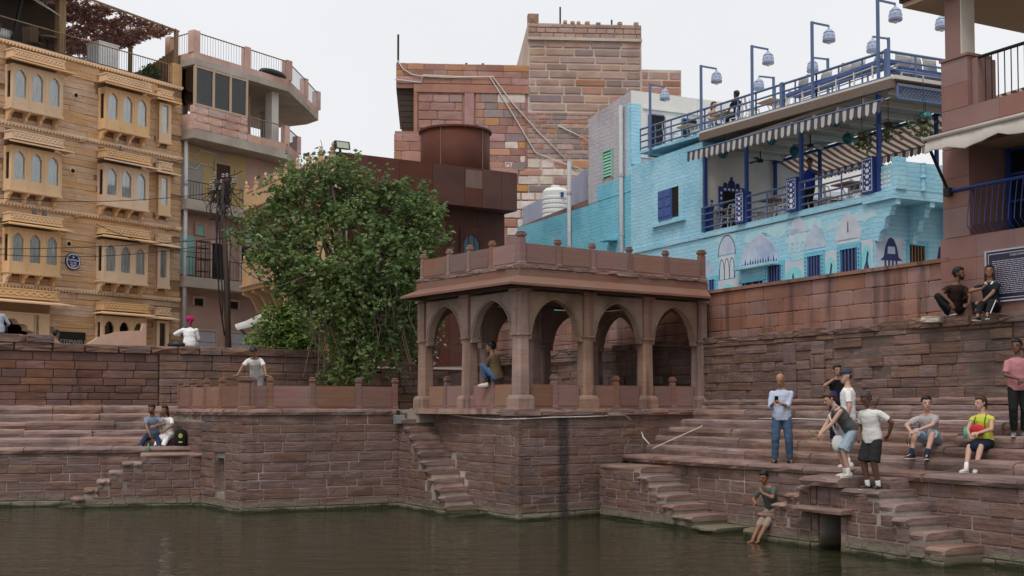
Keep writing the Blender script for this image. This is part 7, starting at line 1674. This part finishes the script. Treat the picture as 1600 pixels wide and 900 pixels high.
# 7 seated woman in yellow
sx=FR.w(FR.u(1535,2.12),2.14,1.88)
T,J=person('woman in lime yellow top sitting on the tier with a red bag',sx,R_(-42),1.66,hip=(0,0,.10),lean=(0,-.12),head=(-28,6),RH=(-.12,-.40,.24),LH=(.06,-.42,.28),RF=(-.10,-.62,-.43),LF=(.07,-.60,-.43),rk=(-.1,-1,.6),lk=(.1,-1,.6),re=(-.6,.3,-.5),le=(.8,.2,-.3),skin='fair',shirt=YEL,sleeve=.32,skirt=NVY,shoe=WSH,sock=WHT,hair='bun',hairm=HAIRB,curl=.9,rhd=(.4,-.6,-.2),lhd=(-.7,-.5,-.1))
m=MB(); ell(m,Vector((0,0,0)),Vector((.135,0,0)),Vector((0,.055,0)),Vector((0,0,.105)),14,8); o=m.obj('red_bag',RED,None,True); o.location=sx+Matrix.Rotation(R_(-42),3,'Z')@(J['SP'](.45)+Vector((-.02,-.20,.0))); o.rotation_euler=(.1,.1,R_(-42)); tag(o,'red crossbody bag resting on the lap of the woman in yellow','bag')
for k in (-1,1): MB().tube([J['SP'](.99)+J['side']*k*.09*J['s']+Vector((0,-.04,.02)),J['SP'](.8)+J['side']*k*.09+Vector((0,-.145,0)),J['SP'](.5)+J['side']*k*.09+Vector((0,-.15,0))],.009,5).obj('bag_strap',fab('olive_strap',(.10,.08,.03)),T)
held(MB().lathe((0,0,-.1),[(.0,0),(.03,.005),(.03,.15),(.012,.19),(.013,.21),(0,.21)],10),'green_bottle',GRN,T,J['arms'][0][2]+Vector((-.05,-.06,.04)),'green and clear bottle held beside the red bag','bottle',True)
# 8 woman in pink
p=FR.w(FR.u(1589,2.5),2.52,2.095)
T,J=person('woman in dusty pink T-shirt and black trousers standing at the right edge of the photo',p,R_(-14),1.66,head=(-25,0),RH=(-.02,-.24,1.05),LH=(.10,-.22,1.04),re=(-1,.3,-.3),le=(1,.3,-.3),RF=(-.08,0,0),LF=(.1,.05,0),skin='dark',shirt=PNK,sleeve=.85,trous=BLK,leg=.97,legw=1.15,shoe=fab('grey_shoe',(.2,.22,.23)),hair='bun',rhd=(.8,-.2,-.4),lhd=(-.8,-.2,-.4))
# 9, 10 the dark couple on the wall
sx=FR.w(FR.u(1491,YU),YU+.02,4.42)
T,J=person('bearded man in dark brown T-shirt sitting on the wall below the red building',sx,R_(12),1.74,hip=(0,.05,.12),lean=(.02,-.30),head=(42,2),RH=(-.28,-.34,.24),LH=(.05,-.44,.20),RF=(-.22,-.30,.0),LF=(.28,-.34,.0),rk=(-.9,-.6,.7),lk=(.9,-.6,.7),re=(-1,.1,.1),le=(.9,.0,.0),skin='dark',shirt=DBR,sleeve=.7,trous=BLK,leg=.97,shoe=BSH,hair='short',beard=True,rhd=(.2,-.3,-.8),lhd=(-.7,-.4,-.2))
sx=FR.w(FR.u(1549,YU),YU+.05,4.41)
T,J=person('woman in dark polo and striped track pants sitting by the information board',sx,R_(-34),1.64,hip=(0,.02,.12),lean=(-.05,-.10),head=(8,-8),RH=(-.12,-.26,.50),LH=(-.10,-.34,.22),RF=(-.12,-.72,-.18),LF=(.06,-.70,-.16),rk=(-.1,-.6,1),lk=(.1,-.6,1),re=(-1,.0,-.2),le=(.9,.0,-.2),skin='brown',shirt=fab('dark_teal_polo',(.015,.022,.03)),sleeve=.65,trous=BLK,leg=.95,shoe=BSH,hair='long',rhd=(.5,.0,.8),lhd=(-.7,-.4,-.1))
m=MB(); Jg,kn,an=J['legs'][1]
for k in (-1,0,1): off=Vector((.085,-.03+.022*k,.03)); m.tube([Jg*.3+kn*.7+off,kn+off*.9,kn*.4+an*.6+off*.8,an+off*.75],.006,4)
m.obj('trouser_stripes',WHT,T)
m=MB()
for k in (-1,1): m.tube([J['SP'](1.0)+J['side']*k*.07+Vector((0,-.05,.0)),J['SP'](.9)+J['side']*k*.04+Vector((0,-.115,0))],.018,5)
m.obj('collar',WHT,T)
# 11 boy with his feet in the water
sx=FR.w(5.95,.16,.57)
T,J=person('boy in olive shirt sitting on the broken steps with bare legs in the water',sx,R_(-46),1.58,hip=(0,.06,.07),lean=(-.04,-.42),head=(0,16),RH=(-.13,-.40,.18),LH=(.02,-.38,.42),RF=(-.14,-.52,-.66),LF=(.01,-.54,-.66),rk=(-.1,-1,.3),lk=(.1,-1,.3),re=(-.7,.3,-.2),le=(.9,-.2,-.5),skin='brown',shirt=OLV,sleeve=.75,trous=BEI,leg=.62,legw=1.1,hair='short',lhd=(-.3,.0,.9),rhd=(-.1,-.8,-.4),curl=1.0)
# 12, 13 the couple on the left
def uL(px,y): return FL.u(px,y)
sx=FL.w(uL(240,1.55),1.66,1.765)
T,J=person('man in blue grey shirt sitting on the left tiers beside a woman in white',sx,R_(8),1.74,hip=(0,.0,.10),lean=(0,-.40),head=(-8,10),RH=(-.02,-.55,.12),LH=(.14,-.48,.33),RF=(-.24,-.85,-.36),LF=(.28,-.80,-.36),rk=(-.5,-1,.6),lk=(.5,-1,.6),re=(-.8,.1,.0),le=(.9,.1,-.1),skin='brown',shirt=BGR,sleeve=.7,trous=IND,leg=.95,shoe=BSH,sock=WHT,hair='short',beard=True,rhd=(.3,-.3,-.8),lhd=(-.8,-.3,-.1))
sx=FL.w(uL(264,1.55),1.66,1.765)
T,J=person('woman with long dark hair in white kurta sitting on the left tiers, hand on chin',sx,R_(-6),1.62,hip=(0,.0,.10),lean=(-.05,-.30),head=(-14,6),RH=(-.03,-.36,.50),LH=(.10,-.50,.22),RF=(-.10,-.75,-.36),LF=(.12,-.74,-.36),rk=(-.1,-1,.6),lk=(.1,-1,.6),re=(-.6,-.3,-.6),le=(.9,.1,-.1),skin='brown',shirt=WHT,sleeve=.8,skirt=WHT,trous=WHT,leg=.93,legw=1.2,shoe=plain('brown_sandal',(.12,.06,.04),.6),hair='long',rhd=(0,.2,.9),lhd=(-.3,-.6,-.4))
t=thing('backpack','black backpack with a yellow emblem standing beside the woman in white','backpack',FL.w(uL(283,.95),.95,1.56),FL.a)
m=MB(); m.loft([[(x*.17*k,y*.1*k-.0,z) for x,y in ((-1,-.6),(-.6,-1),(.6,-1),(1,-.6),(1,.6),(.6,1),(-.6,1),(-1,.6))] for z,k in ((0,.85),(.05,1),(.3,.98),(.40,.8),(.45,.45))]); m.obj('bag_body',BLK,t,True); MB().tube([(-.05,.05,.43),(-.03,.05,.52),(.03,.05,.52),(.05,.05,.43)],.012,5).obj('handle',BLK,t); m=MB(); m.loft([[(.055*math.cos(a),y,.27+.065*math.sin(a)) for a in [6.283*i/14 for i in range(14)]] for y in (-.112,-.095)]); m.loft([[(-.05,-.108,.08),(.05,-.108,.08),(.05,-.108,.12),(-.05,-.108,.12)],[(-.05,-.095,.08),(.05,-.095,.08),(.05,-.095,.12),(-.05,-.095,.12)]]); m.obj('emblem',plain('yellow_green_print',(.42,.45,.08),.6),t)
o=MB().lathe((0,0,0),[(0,0),(.036,.0),(.036,.15),(.014,.2),(.016,.23),(0,.23)],10).obj('water_bottle',GRN,None,True); o.location=FL.w(uL(233,.6),.62,1.41); tag(o,'green plastic bottle standing between the feet of the man in blue grey','bottle')
# 14 man leaning on the railing
p=at(397,600,30.9); p.z=L2
T,J=person('man in white T-shirt leaning on the platform railing with arms spread',p,R_(0),1.72,hip=(0,.34,.90),lean=(0,-.62),head=(0,42),RH=(-.40,-.30,.80),LH=(.38,-.30,.80),re=(-1,.5,.3),le=(1,.5,.3),RF=(-.1,.35,0),LF=(.1,.38,0),skin='brown',shirt=OFFW,sleeve=.7,trous=fab('grey_trousers',(.27,.255,.26)),leg=.97,shoe=BSH,hair='short',rhd=(-.8,-.2,-.1),lhd=(.8,-.2,-.1),curl=.3)
# 15 turbaned man on the wall
sx=FLU.w(FLU.u(295,.2),.18,4.47)
T,J=person('man in white kurta and magenta turban sitting on the wall with his back turned',sx,R_(188),1.70,hip=(0,.0,.10),lean=(0,-.12),head=(12,0),RH=(-.16,-.35,.22),LH=(.28,-.18,.38),RF=(-.12,-.5,-.36),LF=(.14,-.5,-.36),rk=(-.2,-1,.4),lk=(.2,-1,.4),le=(.9,.4,-.4),skin='dark',shirt=WHT,sleeve=1.7,long_shirt=.08,trous=WHT,leg=.95,hair='short',turban=TUR,shoe=BSH,build=1.18,fold=.014)
# 16, 17 people at the far left
sx=FLU.w(FLU.u(-4,.35),.3,4.70)
person('person in grey sleeves on the wall cut off by the left edge',sx,R_(200),1.68,hip=(0,0,.1),lean=(.1,-.2),head=(0,10),RH=(-.2,-.35,.25),LH=(.2,-.4,.3),RF=(-.12,-.5,-.36),LF=(.14,-.5,-.36),rk=(-.2,-1,.4),lk=(.2,-1,.4),skin='brown',shirt=fab('pale_grey_shirt',(.34,.38,.44)),sleeve=1.6,trous=NVY,hair='short',vox=.013)
sx=FLU.w(FLU.u(83,1.4),1.5,4.0)
person('person whose head shows above the parapet beside the hotel board',sx,R_(150),1.7,hip=(0,0,.12),lean=(0,-.15),head=(0,0),RH=(-.2,-.35,.25),LH=(.2,-.4,.3),RF=(-.25,-.5,0),LF=(.25,-.5,0),rk=(-.9,-.3,.6),lk=(.9,-.3,.6),skin='brown',shirt=fab('mauve_shirt',(.22,.15,.15)),sleeve=.8,trous=NVY,hair='short',vox=.013)
# 18 man sitting inside the pavilion
sx=FP.w(.02,.98,.58)
T,J=person('man in olive brown T-shirt and jeans sitting on the pavilion balustrade',sx,R_(-122),1.72,hip=(0,.02,.20),lean=(.02,-.26),head=(12,8),RH=(-.16,-.42,.18),LH=(.10,-.36,.12),RF=(-.30,-.52,-.1),LF=(.06,-.30,-.02),rk=(-.3,-.6,1),lk=(.25,-.6,1),le=(.8,.3,-.2),skin='brown',shirt=KHK,sleeve=.65,trous=fab('mid_blue_jeans',(.08,.14,.27),.25),leg=.93,shoe=WSH,hair='short',build=1.04)
# 19 man in blue in the cafe
u=FB.u(1269,1.1); person('man in royal blue polo standing in the cafe with a hand on a post',FB.w(u,1.1,8.43),R_(-60),1.78,head=(30,0),LH=(.45,-.25,1.28),RH=(-.2,-.25,.95),le=(.6,.3,-.6),skin='dark',shirt=ROY,sleeve=.6,trous=BLK,leg=.97,shoe=BSH,hair='short',vox=.013)
# 20, 21 rooftop guests
def sit(label,u,y,z,rz,**k): return person(label,FB.w(u,y,z),FB.a+rz,hip=(0,.03,.12+.45/1.0-.02),lean=(0,-.1),RH=(-.16,-.36,.72),LH=(.16,-.36,.72),RF=(-.1,-.48,0),LF=(.1,-.48,0),vox=.013,**k)
u,y,_=tl[1]; z=zf(u)+.08
sit('long haired woman in tan top sitting at a roof terrace table',u-.72,y-.1,z,R_(0)+1.57,H=1.64,skin='fair',shirt=fab('tan_top',(.42,.24,.18)),sleeve=.4,trous=DEN,leg=.6,hair='long',hairm=HAIRB,head=(20,0))
sit('dark haired man in black sitting opposite the long haired woman on the roof terrace',u+.72,y-.1,z,-1.57,H=1.72,skin='dark',shirt=BLK,sleeve=.6,trous=BLK,hair='short',head=(10,5))
bpy.context.view_layer.update(); dg=bpy.context.evaluated_depsgraph_get()
for o,fold,ff in _FIN:
    me=bpy.data.meshes.new_from_object(o.evaluated_get(dg)); o.modifiers.clear(); old=o.data; o.data=me; bpy.data.meshes.remove(old)
    if fold:
        me.calc_loop_triangles() if False else None
        N_=[v.normal.copy() for v in me.vertices]
        for v,n in zip(me.vertices,N_):
            c=v.co; a=NZ.noise(Vector((c.x*ff,c.y*ff,c.z*ff*1.6)))+.5*NZ.noise(Vector((c.x*ff*2.2+5,c.y*ff*2.2,c.z*ff*3))); v.co=c+n*(fold*a)
    me.polygons.foreach_set('use_smooth',[True]*len(me.polygons))
